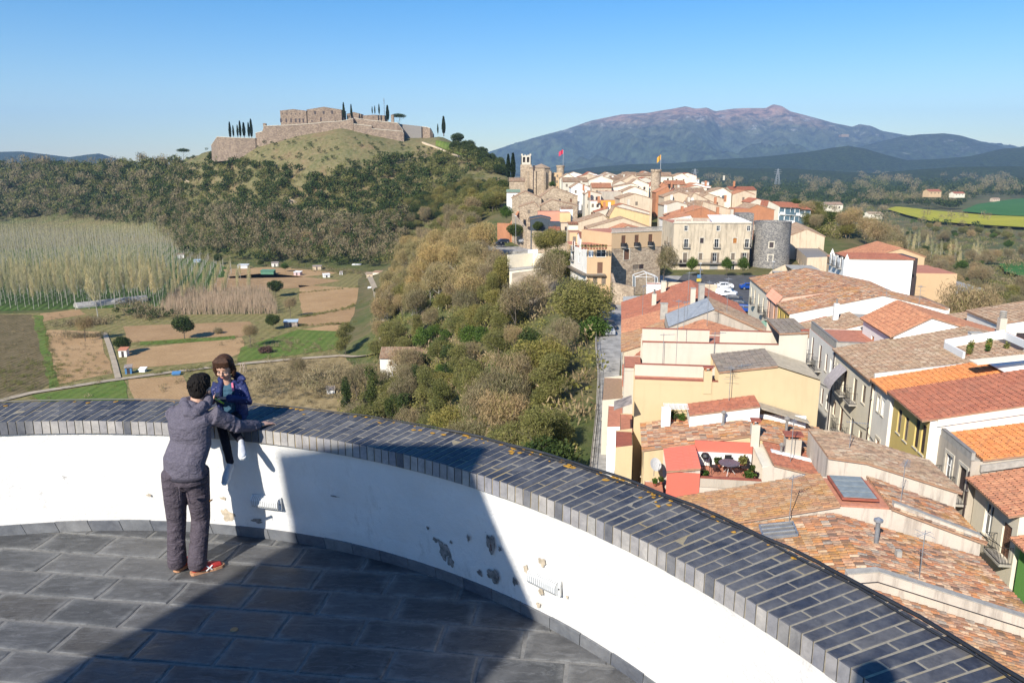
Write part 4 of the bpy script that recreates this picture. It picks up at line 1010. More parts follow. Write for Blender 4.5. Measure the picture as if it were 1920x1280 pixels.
r8 = TH('white house with the sunlit vermilion tile roof and long blank end wall',71.6,80.5,[(24.6,-14.6),(27.6,-12.9),(37.8,-15.8)],'tt',WHITEW,roofmat=T_OR,pitch=.25,eave=.35,w=[(77.2,-18.4,.8,2.6,'orange')])
r9 = TH('off white house with tile roof and stepped courtyard wall left of the vermilion roof',82.5,88.5,[(FW,-17.2),(25.5,-15.6),(33,-16.0)],'tf',OLDWHITE,roofmat=[T_BRN,CEMENT],pitch=.27,course=.45,
        w=[(87.3,-20,.7,2.0,'dark'),(84.5,-20,.7,2.0,'dark')],e=[(23,-18.8,.01,.01,'dark')])
r9b = TH('low white house with a small red roof corner, next to the yellow front',88.7,92.0,[(FW,-18.0),(24,-16.8)],'t',plaster('lemon_render',(.74,.60,.25),.1),roofmat=T_RED,w=[(90.2,-21.5,.7,1.6,'orange')])
r10 = TH('ochre yellow house with two long dark balcony doors',92.2,99,[(FW,-16.5),(30,-14.1),(37,-15.6)],'tt',plaster('ochre_paint',(.66,.47,.12),.15),walls={'E0': OLDWHITE},roofmat=T_MIX,pitch=.27,course=.45,
         w=[(97.6,-19.3,.9,2.3,'dark+bal'),(94.6,-19.3,.9,2.3,'dark+bal'),(97.5,-23.3,.9,2.2,'dark'),(94.5,-23.3,.9,2.2,'dark')])
r11 = TH('pale pink house with a pink striped front and green awning',99.3,106,[(FW,-16.4),(20.4,-15.7),(28.5,-14.4)],'tt',plaster('pale_pink_paint',(.70,.45,.33),.15),roofmat=[PINK,T_MIX],pitch=.27,course=.45,
         w=[(104.4,-19.3,1.0,2.4,'shutg+bal'),(101.2,-19.3,1.0,2.4,'orange'),(104,-23.3,1,2.2,'dark')])
mb = MB(); mb.obox(TOWN(100,18.6,-20.2),TOWN.e * 5.2,TOWN.p * 1.25 + Vector((0,0,.5)),(0,0,.05),plain('green_awning',(.25,.42,.30),.8)); mb.build('awning',r11)
r12 = TH('beige corner house at the mouth of the square with stained cornice',106.2,121,[(FW,-16.3),(28,-14.7),(37,-16.5)],'tt',PALE,roofmat=T_MIX,pitch=.3,course=.5,
         w=[(119,-19.4,.9,2.1,'shutg'),(116,-19.4,.9,2.1,'shut+bal'),(112.5,-19.4,.9,2.1,'shutg'),(109,-19.4,.9,2.1,'dark+bal'),(116,-23.4,.9,2.1,'dark'),(109,-23.4,.9,2.1,'dark')])
# roofs and walls behind the street fronts, down towards the right hand gardens
TH('patchwork of tan roofs and a long parapet behind the ochre house',84,93,[(33.2,-17.2),(42,-15.6),(46,-16.3)],'tt',OLDWHITE,roofmat=T_BRN,pitch=.3,course=.5)
TH('flat roofed house with two air conditioners on its parapet',95,104,[(28.6,-15.8),(38.5,-15.9)],'f',OLDWHITE,roofmat=T_BRN,pitch=.3)
TH('house with a dark mossy gable roof over an open loft',80.8,88,[(37.5,-15.0),(43,-13.9),(47,-15.8)],'tt',OLDWHITE,roofmat=T_BRN,pitch=.3,course=.5,e=[(40,-16.6,1.6,1.2,'dark')])
TH('brown tiled house beside the stacked ring chimneys at the right edge',61.5,72,[(37.1,-15.6),(46,-14.5),(52,-16)],'tt',OLDWHITE,roofmat=T_BRN,pitch=.3,course=.5)
TH('house with the white roof terrace and glazed patio at the right edge',50.5,60.8,[(36.2,-13.0),(42,-13.0),(50,-14.6)],'ft',WHITEW,roofmat=[WHITEW,T_NEW],pitch=.28,course=.45)
TH('pale shed with a barrel vaulted wall behind the street houses',122,128,[(23,-17.5),(24.3,-15.9),(26.3,-14.9),(28.3,-14.9),(30.3,-15.9),(31.6,-17.5)],'cwwwc' if False else 'fffff',TANR,roofmat=CEMENT)

# patio, terrace and gate pieces on the street roofs
mb = MB(); mb.obox(TOWN(62.6,26.8,-14.42),TOWN.e * 3.4,TOWN.p * 4.3 + Vector((0,0,.95)),(0,0,.04),SHUTD)
pt = mb.build('patio_floor',r6)
for (a,b,c,d) in ((62.5,26.7,3.6,0),(62.5,31.1,3.6,0)):
    g = MB(); g.obox(TOWN(a,b,-15 + (b - 26.7) * .22),TOWN.e * c,TOWN.p * .16,(0,0,1.15),WHITEW); g.build('patio_wall',r6)
g = MB(); g.obox(TOWN(66.0,26.7,-14.9),TOWN.p * 4.4 + Vector((0,0,.95)),TOWN.e * .16,(0,0,1.25),WHITEW); g.build('patio_wall',r6)
g = MB(); g.obox(TOWN(60.95,19.9,-16.0),TOWN.p * 16 + Vector((0,0,2.6)),TOWN.e * .3,(0,0,.5),OLDWHITE); g.build('fire_wall',r6)
g = MB(); g.obox(TOWN(50.25,20.5,-16.1),TOWN.p * 14 + Vector((0,0,3.0)),TOWN.e * .24,(0,0,.45),OLDWHITE); g.build('fire_wall',r4)
g = MB(); g.obox(TOWN(45.4,21.2,-17.2),TOWN.p * 12 + Vector((0,0,2.6)),TOWN.e * .24,(0,0,.4),CEMENT); g.build('fire_wall',r3)
g = MB(); g.obox(TOWN(57.0,27.2,-14.0),TOWN.p * 4.6 + Vector((0,0,.9)),TOWN.e * 2.5,(0,0,.06),WHITEP)
g.build('white_terrace',r5)
g = MB(); g.obox(TOWN(57.0,25.4,-13.55),TOWN.p * 6 + Vector((0,0,.9)),TOWN.e * 1.3,(0,0,.07),PALE)
g.build('canopy',r5)
g = MB(); g.obox(TOWN(51.5,29.0,-13.62),TOWN.p * 7 + Vector((0,0,1.5)),TOWN.e * 3.4,(0,0,.05),WHITEP); g.build('white_terrace',r4)

# rain pipes and slack cables on the street fronts
def downpipe(s,t,z0,z1,label):
    r = empty('rain_pipe',TOWN(s,t,z1),label,'rain pipe'); m_ = MB(); m_.tube([TOWN(s,t,z0),TOWN(s,t,z1)],.055,SHUTD,6); m_.build('pipe',r)
    for z in (z0 - 1.2,z0 - 3.5): m_ = MB(); m_.box(TOWN(s,t,z),.16,.16,.05,STEEL); m_.build('bracket',r)
downpipe(61.1,19.8,-16.3,-26,'dark rain pipe between the cream house and the narrow white house'); downpipe(72.1,19.8,-16.4,-26,'dark rain pipe between the cream house and the tall shuttered white house'); downpipe(45.45,20.6,-17.2,-25,'pale rain pipe at the corner of the cream and grey houses'); downpipe(56.9,14.0,-14.2,-24,'rain pipe at the street corner of the large cream end wall')
for k,(s0,s1,z0,z1,sag) in enumerate(((61.5,72,-20.2,-20.0,.5),(72.5,82,-19.9,-20.3,.4),(51,61,-20.6,-20.3,.3),(41,50,-19.6,-19.9,.5))):
    m_ = MB(); m_.tube([TOWN(s0 + (s1 - s0) * i / 8,19.83 if s0 > 50 else 20.6,z0 + (z1 - z0) * i / 8 - sag * sin(pi * i / 8)) for i in range(9)],.022,IRON,4); o = m_.build('cable',None,loc=TOWN(s0,19.8,z0)); tag(o,('slack cable on the front of the ' + ('cream balcony house','tall shuttered white house','mustard and narrow white houses','grey and arched window houses')[k]),'cable')
# ------------------------------------------------------------------ the square: palace, round tower, corner houses
ZS = -27.0
square = MB(); square.poly([atz(x,y,ZS + .06) for x,y in ((1238,562),(1300,640),(1440,640),(1425,548),(1440,505),(1240,505))][::-1],ASPH)
q_ = [st(96,14,ZS + .2),st(96,19.8,ZS + .2),st(140,20.5,ZS + .2),st(190,48,ZS + .2),st(200,62,ZS + .2),st(222,20,ZS + .2),st(150,6,ZS + .2),st(112,14,ZS + .2)]
square = MB(); square.poly(q_,ASPH); sq = square.build('square',None,loc=q_[0]); tag(sq,kind='structure')
q2 = [st(150,6,ZS + .1),st(140,24,ZS + .1),st(188,84,ZS + .1),st(236,80,ZS + .1),st(236,0,ZS + .1),st(200,-6,ZS + .1)]; m_ = MB(); m_.poly(q2,PAVE); pv = m_.build('pavement',None,loc=q2[0]); tag(pv,kind='structure')
sq['label'] = 'asphalt parking square before the palace'
mb = MB(); mb.poly([st(15,13.7,-26.3),st(15,22,-26.3),st(100,20,-26.3),st(100,13.7,-26.3)],PAVE); o = mb.build('street',None,loc=st(15,14,-26.3)); tag(o,kind='structure')
mb = MB(); path = [(30,-2.0,1.6),(60,-1.9,1.3),(80,-1.9,.9),(97,-2.2,.4),(112,-3.0,.6),(128,-3.6,.6),(150,-4.0,5)]
for (s0,a0,b0),(s1,a1,b1) in zip(path[:-1],path[1:]): mb.quad(st(s0,a0,-25.85),st(s0,b0,-25.85),st(s1,b1,-25.85),st(s1,a1,-25.85),PAVE)
o = mb.build('cliff_path',None,loc=st(30,-2,-25.85)); tag(o,kind='structure')
# railing and kerb wall of the path
rl = empty('railing',st(60,-2.05,-25.8),'rusty rail on a low kerb along the outer edge of the cliff path','railing')
pts = [st(s,a - .08,-25.8) for s,a,b in path]
mb = MB(); mb.tube([p + Vector((0,0,1.0)) for p in pts],.035,SHUTG,5); mb.tube([p + Vector((0,0,.55)) for p in pts],.025,SHUTG,4); mb.build('rail',rl)
for a,b in zip(pts[:-1],pts[1:]):
    n = int((b - a).length / 2.2)
    for j in range(n): m_ = MB(); p = a + (b - a) * (j / n); m_.tube([p,p + Vector((0,0,1.0))],.03,SHUTG,4); m_.build('post',rl)
mb = MB()
for a,b in zip(pts[:-1],pts[1:]): mb.obox(a - Vector((.12,0,.6)),b - a,(.24,0,0),(0,0,.72),CEMENT)
mb.build('kerb',rl)
for k,s in enumerate((48,55,62,69,77,86)):
    m_ = MB(); m_.box(st(s,-.6 - k * .1,-25.846),.55,.35,.02,IRON,-AZT); o = m_.build('drain_grate',None,loc=st(s,-.6,-25.84)); tag(o,'dark drain grate set in the pale cliff path','drain grate','drain grates in the cliff path')

def fr_between(a,b,away=True):
    """frame whose p axis runs a->b in plan and e axis points away from the viewer"""
    d = Vector((b.x - a.x,b.y - a.y,0)); L = d.length; d.normalize()
    f = Frame((a.x,a.y),0); f.p = d; f.e = Vector((-d.y,d.x,0)); return f,L

# palace: four storeys of stained render, corner at left recedes
pa = atd(1264,418,208); pb = atd(1409,415,208); fr,PL = fr_between(pa,pb); zt = pa.z - .1
zb = ZS + .1
def py_z(py,d): return atd(1300,py,d).z
def pxl(px): return atd(px,450,208).x - pa.x
W = []
for px in (1285.5,1345.5,1402.5): W.append(('E0',pxl(px) - .45,py_z(433,208),.9,1.35,'wf+surr'))
for px,k in ((1287,'wf+bal+surr'),(1316,'dark+surr'),(1344,'wf+bal+surr'),(1378,'orange+surr'),(1401,'wf+bal+surr')):
    tall = 'bal' in k; W.append(('E0',pxl(px) - (.55 if tall else .5),py_z(464 if tall else 456,208),1.1 if tall else 1.0,2.2 if tall else 1.4,k))
for px,k in ((1286,'shutg+surr'),(1315,'shutg+surr'),(1342,'wf+surr+leaf'),(1376,'shutg+surr'),(1398,'wf+leaf+surr')):
    tall = px in (1286,1342,1398); W.append(('E0',pxl(px) - (.55 if tall else .5),py_z(492 if tall else 487,208),1.1 if tall else 1.0,2.6 if tall else 1.8,k))
for px,w,h,k in ((1283,2.0,2.0,'dark'),(1341,2.2,2.6,'garage'),(1376,1.3,2.4,'wf+surr')): W.append(('E0',pxl(px) - w / 2,zb + (1.0 if px == 1283 else .15),w,h,k))
for a,z in ((4,py_z(464,208)),(9,py_z(464,208)),(4,py_z(492,208)),(9,py_z(492,208))): W.append(('P0',16 - a,z,1.1,2.2,'shut+bal'))
pal = house('stained four storey palace with a long balcony facing the parking square',fr,0,16,[(0,zt),(PL,zt)],'f',PALAIS,zb - 2,W,roofmat=TERRA,detail=2,cat='palace',name='palace')
g = MB(); g.obox(fr(0,-.3,py_z(494,208)) - fr.e * .95,fr.p * (PL - .4),fr.e * .95,(0,0,.22),CEMENTD); bl = g.build('balcony',pal)
g = MB(); zz = py_z(494,208) + .22
for h_ in (.08,1.0): g.tube([fr(-.92,-.25,zz + h_),fr(-.92,PL - .8,zz + h_)],.03,IRON,4)
for j in range(int(PL / .3)): g.tube([fr(-.92,-.25 + j * .3,zz),fr(-.92,-.25 + j * .3,zz + 1.0)],.014,IRON,3,cap=False)
g.build('railing',bl)
g = MB(); g.obox(fr(-.18,-.2,zt - .02),fr.p * (PL + .3),fr.e * .4,(0,0,.3),TRIM); g.build('cornice',pal)
# roof terrace balustrade and the big white sheet roof
for j in range(24):
    if j % 12 == 0: g = MB(); g.box(fr(.25,.3 + j * .38,zt + .28),.35,.35,1.15,TRIM); g.build('balustrade_pier',pal)
g = MB(); g.obox(fr(.15,.3,zt + .28),fr.p * 9.3,fr.e * .2,(0,0,.18),TRIM); g.obox(fr(.12,.3,zt + 1.2),fr.p * 9.3,fr.e * .26,(0,0,.14),TRIM)
for j in range(42): g.box(fr(.25,.45 + j * .22,zt + .44),.10,.10,.78,TRIM)
g.build('balustrade',pal)
g = MB(); A = [atd(1326,403,214),atd(1372,403,214),atd(1378,418,208.6),atd(1337,418,208.6)]
g.poly([A[3],A[2],A[1],A[0]],WHITEP); A2 = [atd(1373,402,214),atd(1411,417,208.8),atd(1378,418,208.6)]
g.poly(A2[::-1],WHITEP); w2 = MB(); w2.prism([(p.x,p.y) for p in [fr(.6,11,0),fr(.6,PL - .2,0),fr(9,PL - .2,0),fr(9,11,0)]],zt,zt + .35,WHITEP)
g.build('sheet_roof',pal); w2.build('sheet_roof',pal)

# round tower
tc = atd(1441,525,214); tcx,tcy = tc.x,tc.y; tr = 4.95
zt2 = atd(1441,417,209).z
rt = empty('round_tower',(tcx,tcy,ZS),'thick round grey stone tower at the right end of the palace','tower')
g = MB(); g.lathe((tcx,tcy,0),[(tr + .5,ZS - 3),(tr + .15,ZS + 3),(tr,ZS + 8),(tr,zt2 - .2),(tr + .1,zt2 - .18),(tr + .1,zt2),(tr - .6,zt2),(tr - .6,zt2 - 1.0),(.01,zt2 - 1.0)],STONEG,48); g.build('wall',rt,smooth=False)
for px,py,w,h in ((1420,429,.5,1.0),(1446,459,1.1,1.5),(1444,483,1.1,1.5),(1443,514,1.3,.9)):
    q = atd(px,py,209.5); a = atan2(q.x - tcx,-(q.y - tcy)); a = math.asin(max(-1,min(1,(q.x - tcx) / tr)))
    n = Vector((sin(a),-cos(a),0)); ax = Vector((cos(a),sin(a),0)); c = Vector((tcx,tcy,q.z)) + n * (tr + .03)
    g = MB(); t = .25
    for (x0,z0,ww,hh) in ((-w / 2 - t,h / 2,w + 2 * t,t),(-w / 2 - t,-h / 2 - t,w + 2 * t,t),(-w / 2 - t,-h / 2,t,h),(w / 2,-h / 2,t,h)):
        g.obox(c + ax * x0 + Vector((0,0,z0)),ax * ww,n * .10,(0,0,hh),TRIM)
    wf = g.build('window',rt); g = MB(); g.obox(c + ax * (-w / 2) + Vector((0,0,-h / 2)) - n * .02,ax * w,n * .04,(0,0,h),SHUTD); g.build('pane',wf)
# square battlement stub behind the tower
f2,w2_ = fr_between(atd(1386,400,225),atd(1414,400,225)); house('square grey crenellated stump behind the palace roof',f2,0,5,[(0,atd(1400,400,225).z),(w2_,atd(1400,400,225).z)],'f',STONEG,-27,roofmat=CEMENTD,cat='tower',name='tower_stump')

# corner houses left of the square
D1 = 158
a_ = atd(1101,466,D1); b_ = atd(1146.5,466,D1); f3,L3 = fr_between(a_,b_); z3 = a_.z; X = lambda px: atd(px,500,D1).x - a_.x; Zc = lambda py: atd(1120,py,D1).z
c1 = house('tall orange yellow house of five floors with a roof terrace above the ramp',f3,0,14,[(0,z3),(L3,z3)],'f',PEACH,-28,[('E0',X(1103),Zc(482),1.0,1.4,'white'),('E0',X(1118),Zc(482),1.9,1.5,'wf'),('E0',X(1120),Zc(512.5),1.1,2.3,'shut'),
     ('E0',X(1112.5),Zc(533),.9,1.5,'shutg'),('E0',X(1128.5),Zc(533),.9,1.5,'shutg'),('E0',X(1109),Zc(558),1.6,2.4,'door'),('P0',4,Zc(482),1.0,1.6,'wf'),('P0',9,Zc(512),1.0,2.0,'shut+bal'),('P0',9,Zc(482),1.0,2.0,'shut+bal')],roofmat=TERRA)
g = MB(); g.obox(f3(-.8,-.2,Zc(516)),f3.p * 4.0,f3.e * .8,(0,0,.3),SHUTG); g.build('balcony',c1)
parapet_on(c1,[f3(.1,0,z3),f3(.1,L3,z3)],.2,.5,PEACH,RUST)
# chamfered white side with glazed balconies, going away to the left
s_a = atd(1070,470,172); f4,L4 = fr_between(Vector((s_a.x,s_a.y,0)),Vector((a_.x,a_.y,0)))
c2 = house('white side wing with glazed balconies left of the orange yellow corner house',f4,.02,2.4,[(0,z3 - .7),(L4 - .05,z3 - .2)],'f',OLDWHITE,-28,[('E0',L4 * .1,Zc(500),1.6,2.0,'dark+bal'),('E0',L4 * .5,Zc(500),1.2,2.0,'wf'),('E0',L4 * .1,Zc(480),1.6,2.0,'shut+bal'),('E0',L4 * .55,Zc(478),1.0,1.4,'white'),('E0',L4 * .2,Zc(545),1,2,'shutg'),('E0',L4 * .6,Zc(545),.9,1.6,'dark')],roofmat=TERRA)
g = MB(); g.obox(f4(-.9,-.2,Zc(516)),f4.p * (L4 + .2),f4.e * .9,(0,0,.3),SHUTG); g.build('balcony',c2)
# stone house with the peach storey and three shuttered balconies
D2 = 164
a5 = atd(1147,437,D2); b5 = atd(1241,437,D2 + 6); f5,L5 = fr_between(a5,b5); z5 = a5.z; X5 = lambda px: (px - 1147) / 94 * L5; Z5 = lambda py: atd(1190,py,D2 + 2).z
c3 = house('old stone house with a peach top storey and three shuttered balconies above the square',f5,0,12,[(0,z5),(L5,z5)],'f',PEACH,Z5(465),[('E0',X5(px) - .55,Z5(459.5),1.1,2.1,'shut') for px in (1169,1193.5,1219.5)],roofmat=TERRA)
for px in (1169,1193.5,1219.5): g = MB(); g.lathe(f5(-.02,X5(px),Z5(463.5)),[(.01,0),(.75,0),(.75,.15),(.01,.15)],CEMENT,14); bb = g.build('balcony',c3); g = MB(); g.lathe(f5(-.02,X5(px),Z5(463.5)),[(.72,.15),(.72,1.0)],IRON,14); g.build('railing',bb)
m5 = house('rubble stone lower storeys below the peach storey, with one framed shutter window',f5,.06,12,[(0,Z5(465) - .01),(L5,Z5(465) - .01)],'w',STONE,-27.5,[('E0',X5(1175) - .6,Z5(487),1.4,2.3,'shut+surr'),('E0',X5(1188),Z5(506),1.7,1.0,'shutg'),('E0',X5(1200),Z5(506),1.3,1.0,'dark')])
g = MB(); g.obox(f5(-.12,-.1,z5 + .0),f5.p * (L5 + .3),f5.e * .3,(0,0,.15),TRIM); g.obox(f5(-.06,-.1,z5 + .85),f5.p * (L5 + .3),f5.e * .22,(0,0,.12),CEMENT)
for j in range(60): g.box(f5(.05,j * L5 / 60 + .1,z5 + .15),.12,.12,.7,CEMENT)
g.build('balustrade',c3)
# ramp wall and retaining walls in front
def wall_line(label,pts,h,t,mat,cap=None):
    root = empty('retaining_wall',pts[0],label,'wall'); mb = MB()
    for a,b in zip(pts[:-1],pts[1:]):
        d = Vector(b) - Vector(a); n = Vector((-d.y,d.x,0)).normalized(); mb.obox(Vector(a) - n * t / 2 - Vector((0,0,h)),d,n * t,(0,0,h),mat)
    mb.build('wall',root); return root
wall_line('sloping rubble wall of the ramp below the stone house',[atd(1147,512,158),atd(1152,530,150),atd(1190,538,146)],6,.5,STONE)
wall_line('low brick wall with piers between the red roofs and the parking square',[atz(1242,528,-25),atz(1290,530,-25),atz(1345,534,-25)],2.2,.35,TANR)
# glazed frame with a pitched top
gf = empty('greenhouse',atd(1212,540,150),'small glazed frame shelter with a pitched top standing before the stone house','greenhouse')
P_ = lambda x,y,d=150: atd(x,y,d)
mb = MB(); fl = [P_(1191,545),P_(1191,519),P_(1212,512),P_(1233,520),P_(1233,545)]; bk = [p + Vector((0,3,0)) for p in fl]
for ring in (fl,bk):
    for a,b in zip(ring[:-1],ring[1:]): mb.tube([a,b],.06,WHITEP,4)
for a,b in zip(fl,bk): mb.tube([a,b],.05,WHITEP,4)
mb.tube([fl[2],P_(1212,545)],.05,WHITEP,4); mb.tube([fl[1],fl[3]],.05,WHITEP,4); mb.build('frame',gf)
for a,b in ((0,1),(3,4)): mb = MB(); mb.poly([fl[a],fl[b],bk[b],bk[a]],GLASSB); mb.build('pane',gf)

# ------------------------------------------------------------------ the rest of the town, house by house
def wins_auto(w,zlo,zhi,n,rr,kinds,side='E0',hgt=1.3,fl=2.9):
    L = []; z = zhi - 2.3
    while z > zlo and len(L) < 9:
        for k in range(n):
            if rr.random() < .8: L.append((side,w * (k + .5) / n - .45 + rr.uniform(-.3,.3),z,.9,hgt,rr.choice(kinds)))
        z -= fl
    return [x for x in L if x[1] > .2 and x[1] + x[3] < w - .2]
def far(label,x0,x1,yr,ye,D,depth,mode,wall,roof,n=2,peak=.5,zg=None,group=None,kinds=('dark','shut','shutg'),ground=0,yrr=None):
    rr = random.Random(int(x0 * 7 + ye * 13)); a = atd(x0,ye,D); b = atd(x1,ye,D); w = b.x - a.x
    zg = zg if zg is not None else min(h1(a.x,D),h1(b.x,D + depth)) - 3
    f = Frame((a.x,D),0)
    if mode == 'g':
        zr = atd(x0,yr,D).z; prof = [(0,a.z),(w * peak,zr),(w,a.z)]; kd = 'tt'
        if peak <= 0: prof = [(0,zr),(w,a.z)]; kd = 't'
        if peak >= 1: prof = [(0,a.z),(w,zr)]; kd = 't'
        return house(label,f,0,depth,prof,kd,wall,zg,wins_auto(w,zg + 3,a.z,n,rr,kinds),roofmat=roof,detail=1,pitch=.42,course=.8,group=group,eave=.3)
    if mode == 'e':
        f.e = Vector((1,0,0)); f.p = Vector((0,1,0)); zr = atd(x0,yr,D + depth / 2).z
        prof = [(0,a.z),(depth * .5,max(zr,a.z + .3)),(depth,a.z)]
        W = [('P0',w - x[1] - x[3],x[2],x[3],x[4],x[5]) for x in wins_auto(w,zg + 3,a.z,n,rr,kinds)]
        # P0 of this frame faces the viewer but is measured from its far end
        return house(label,f,0,w,prof,'tt',wall,zg,W,roofmat=roof,detail=1,pitch=.42,course=.8,group=group,eave=.3)
    return house(label,f,0,depth,[(0,a.z),(w,a.z)],'f',wall,zg,wins_auto(w,zg + 3,a.z,n,rr,kinds),roofmat=roof,detail=1,group=group)
FARS = [
 ('stone house with a long brown roof at the left edge of the old town',960,1015,359,372,300,12,'g',STONE,T_BRN,2,.45),
 ('broad stone gable above the pink and yellow house',1015,1083,351,368,312,14,'g',STONE,T_BRN,3,.35),
 ('plain stone gable wall standing on the cliff, darker left roof',974,1009,379,388,272,10,'g',STONE,T_BRN,1,.8),
 ('stone barn wall with a low roof beside the dark alley',1014,1083,375,386,280,9,'g',STONE,T_BRN,2,.3),
 ('low building with a salmon pink wall and yellow right half on the cliff edge',1009,1050,396,397,256,7,'b',PINK,TERRA,2,.5),
 ('yellow half of the low building next to the salmon pink wall',1050,1070,398,399,255,7,'b',plaster('soft_yellow',(.68,.50,.25),.2),TERRA,0,.5),
 ('small white porch on the roofs above the salmon wall',1051,1074,387,391,262,4,'e',WHITEW,T_BRN,1,.5),
 ('dark slate grey modern box house jutting out on the cliff',995,1032,407,411,244,9,'g',DARKP,DARKP,1,.55),
 ('small dark grey box house right of the modern one',1029,1051,415,417,242,6,'b',DARKP,DARKP,1,.5),
 ('little house with a tan lean-to roof on the cliff below the grey box',1030,1050,426,433,238,6,'e',OLDWHITE,T_RED,1,.5),
 ('tan block beside the gorge of roofs, left of the red roofed corner',1052,1068,417,419,240,6,'b',TANR,T_BRN,1,.5),
 ('white house with a balcony and tan gable roof in the middle of the old town',1071,1106,343,352,330,12,'g',WHITEW,T_BRN,2,.4),
 ('cream house with a tall side front facing the alley',1097,1127,359,364,296,10,'g',CREAM,T_BRN,2,.3),
 ('small cream house with tiny windows below the tall cream front',1107,1126,375,377,284,8,'b',PALE,TERRA,2,.5),
 ('bright orange painted terrace walls in the middle of the town',1126,1158,374,376,290,6,'b',ORANGEW,TERRA,0,.5),
 ('wide tan cement block behind the orange terrace',1126,1168,358,359,305,8,'b',GREYR,TERRA,0,.5),
 ('tall tan house with a narrow dark slot beside the shaded street',1162,1223,364,373,277,14,'g',TANR,T_BRN,1,.45),
 ('house with a yellow gable strip under a long tan roof',1143,1218,388,404,250,9,'g',plaster('soft_yellow',(.68,.50,.25),.2),T_BRN,0,.12),
 ('house with a white verge and red tiles above the yellow strip',1116,1217,383,398,258,6,'g',CREAM,T_RED,0,.5),
 ('stone house with a tan roof left of the yellow strip',1080,1147,403,418,238,12,'g',TANR,T_BRN,2,.75),
 ('stone wall house with low mono pitch below the long tan roof',1102,1222,409,428,226,7,'g',TANR,T_BRN,1,.55),
 ('cream pitched house just behind the peach storey balustrade',1146,1222,424,436,186,9,'g',CREAM,T_OR,0,.4),
 ('white and tan house with a low tile roof above the flower terrace',1088,1144,436,446,182,9,'e',WHITEW,T_RED,1,.5),
 ('peach house seen edge on above the white side wing',1068,1090,433,436,190,8,'b',PEACH,T_OR,1,.5),
 ('small house with a red roof corner at the cliff side of the peach house',1066,1084,418,421,200,6,'e',PALE,T_OR,0,.5),
 ('peach house with balconies stepping down to the cliff',1067,1083,455,458,180,8,'b',PEACH,TERRA,2,.5),
 # right of the shaded street
 ('brick orange gable behind the palace terrace',1258,1360,389,407,243,12,'g',BRICKW,T_OR,0,.58),
 ('tan house with a red roof over the white strip beside the street',1246,1300,404,412,226,8,'g',OLDWHITE,T_OR,1,.9),
 ('orange brick house with a blind side wall near the round tower',1400,1452,384,394,262,14,'g',BRICKW,T_BRN,0,.35),
 ('red roofed house with twin chimneys behind the orange brick house',1379,1404,388,391,258,8,'b',BRICKW,TERRA,0,.5),
 ('cream slab house with a red hipped roof behind the orange brick house',1407,1442,373,380,300,12,'g',CREAM,T_RED,1,.35),
 ('pale end of the apartment row next to the blue balconies',1438,1463,377,388,292,16,'g',CREAM,T_RED,0,.1),
 ('cream building with a long flat front beyond the roofs',1329,1371,357,360,380,10,'b',CREAM,T_BRN,3,.5),
 ('tan house with a hipped brown roof left of the apartment row',1375,1406,368,373,330,10,'e',TANR,T_BRN,2,.5),
 ('stone house with a wide tan gable behind the palace',1285,1345,362,384,285,14,'g',TANR,T_BRN,1,.25),
 ('tan house with a tall chimney on the crest of roofs',1298,1312,358,361,300,8,'b',TANR,T_RED,0,.5),
 ('grey tan house with a slanting shadowed roof slot behind the brick gable',1314,1370,378,393,262,10,'g',TANR,T_BRN,0,.05),
 ('red roofed house directly under the crenellated tower',1239,1252,343,348,335,8,'g',BRICKW,T_OR,0,.3),
 ('orange gabled house on the street below the crenellated tower',1230,1257,350,361,318,9,'g',BRICKW,T_OR,1,.8),
 ('house with cluttered red roofs along the right side of the street',1256,1296,352,365,330,12,'g',OLDWHITE,T_RED,1,.6),
 ('tan gabled house below the crenellated tower',1165,1203,328,340,352,12,'g',TANR,T_BRN,2,.55),
 ('pale gable with two small windows on the skyline',1180,1217,336,346,340,10,'g',PALE,T_BRN,2,.35),
 ('white cube house on the skyline in the centre of the town',1108,1119,325,327,420,8,'b',WHITEW,WHITEW,1,.5),
 ('white roofed low house right of the white cube',1120,1142,329,334,410,10,'e',WHITEW,WHITEW,1,.5),
 ('cream house with a pale roof near the skyline',1145,1170,330,336,385,10,'e',CREAM,T_BRN,2,.5),
 ('tan stepped houses behind the church apse',1051,1078,326,334,385,12,'g',PALE,T_BRN,2,.5),
 ('plain house with sun washed wall right of the apse',1055,1102,333,341,362,10,'e',CREAM,T_BRN,3,.5),
 ('peach house wall at the foot of the round turret',1036,1053,320,324,402,8,'b',PEACH,T_RED,1,.5),
 ('green roofed shed on the cliff below the church',950,975,356,361,338,8,'e',WHITEW,plain('pale_green_sheet',(.28,.42,.30),.7),1,.5),
 ('tile roofed lean-to of the church on the cliff edge',955,984,334,340,385,7,'e',STONE,T_BRN,0,.5),
]
for F_ in FARS: far(*F_)
# filler houses between those that stand out
rrf = random.Random(99); FILL = []
wl = [TANR,PALE,STONE,OLDWHITE,CREAM,TANR,PALE]; rl_ = [T_BRN,T_BRN,T_OR,T_RED,T_BRN]
for D_,x0,x1,y in ((432,1062,1300,330),(405,1085,1290,333),(375,1105,1225,341),(352,1105,1300,348),(322,1110,1215,354),(310,1270,1400,362),(292,1245,1330,372),(268,1245,1300,386),(300,1168,1222,362),(345,1280,1380,356),(250,1235,1262,402),(232,1232,1262,416),(216,1236,1264,432)):
    x = x0
    while x < x1:
        w = rrf.uniform(7,12) * F_PX / D_; yy = y + rrf.uniform(-4,4); rise = rrf.uniform(1.2,2.2) * F_PX / D_
        if not (x < 1243 and x + w > 1217 and D_ < 330): FILL.append((x,x + w,yy - rise,yy,D_ + rrf.uniform(-3,3)))
        x += w * rrf.uniform(.95,1.15)
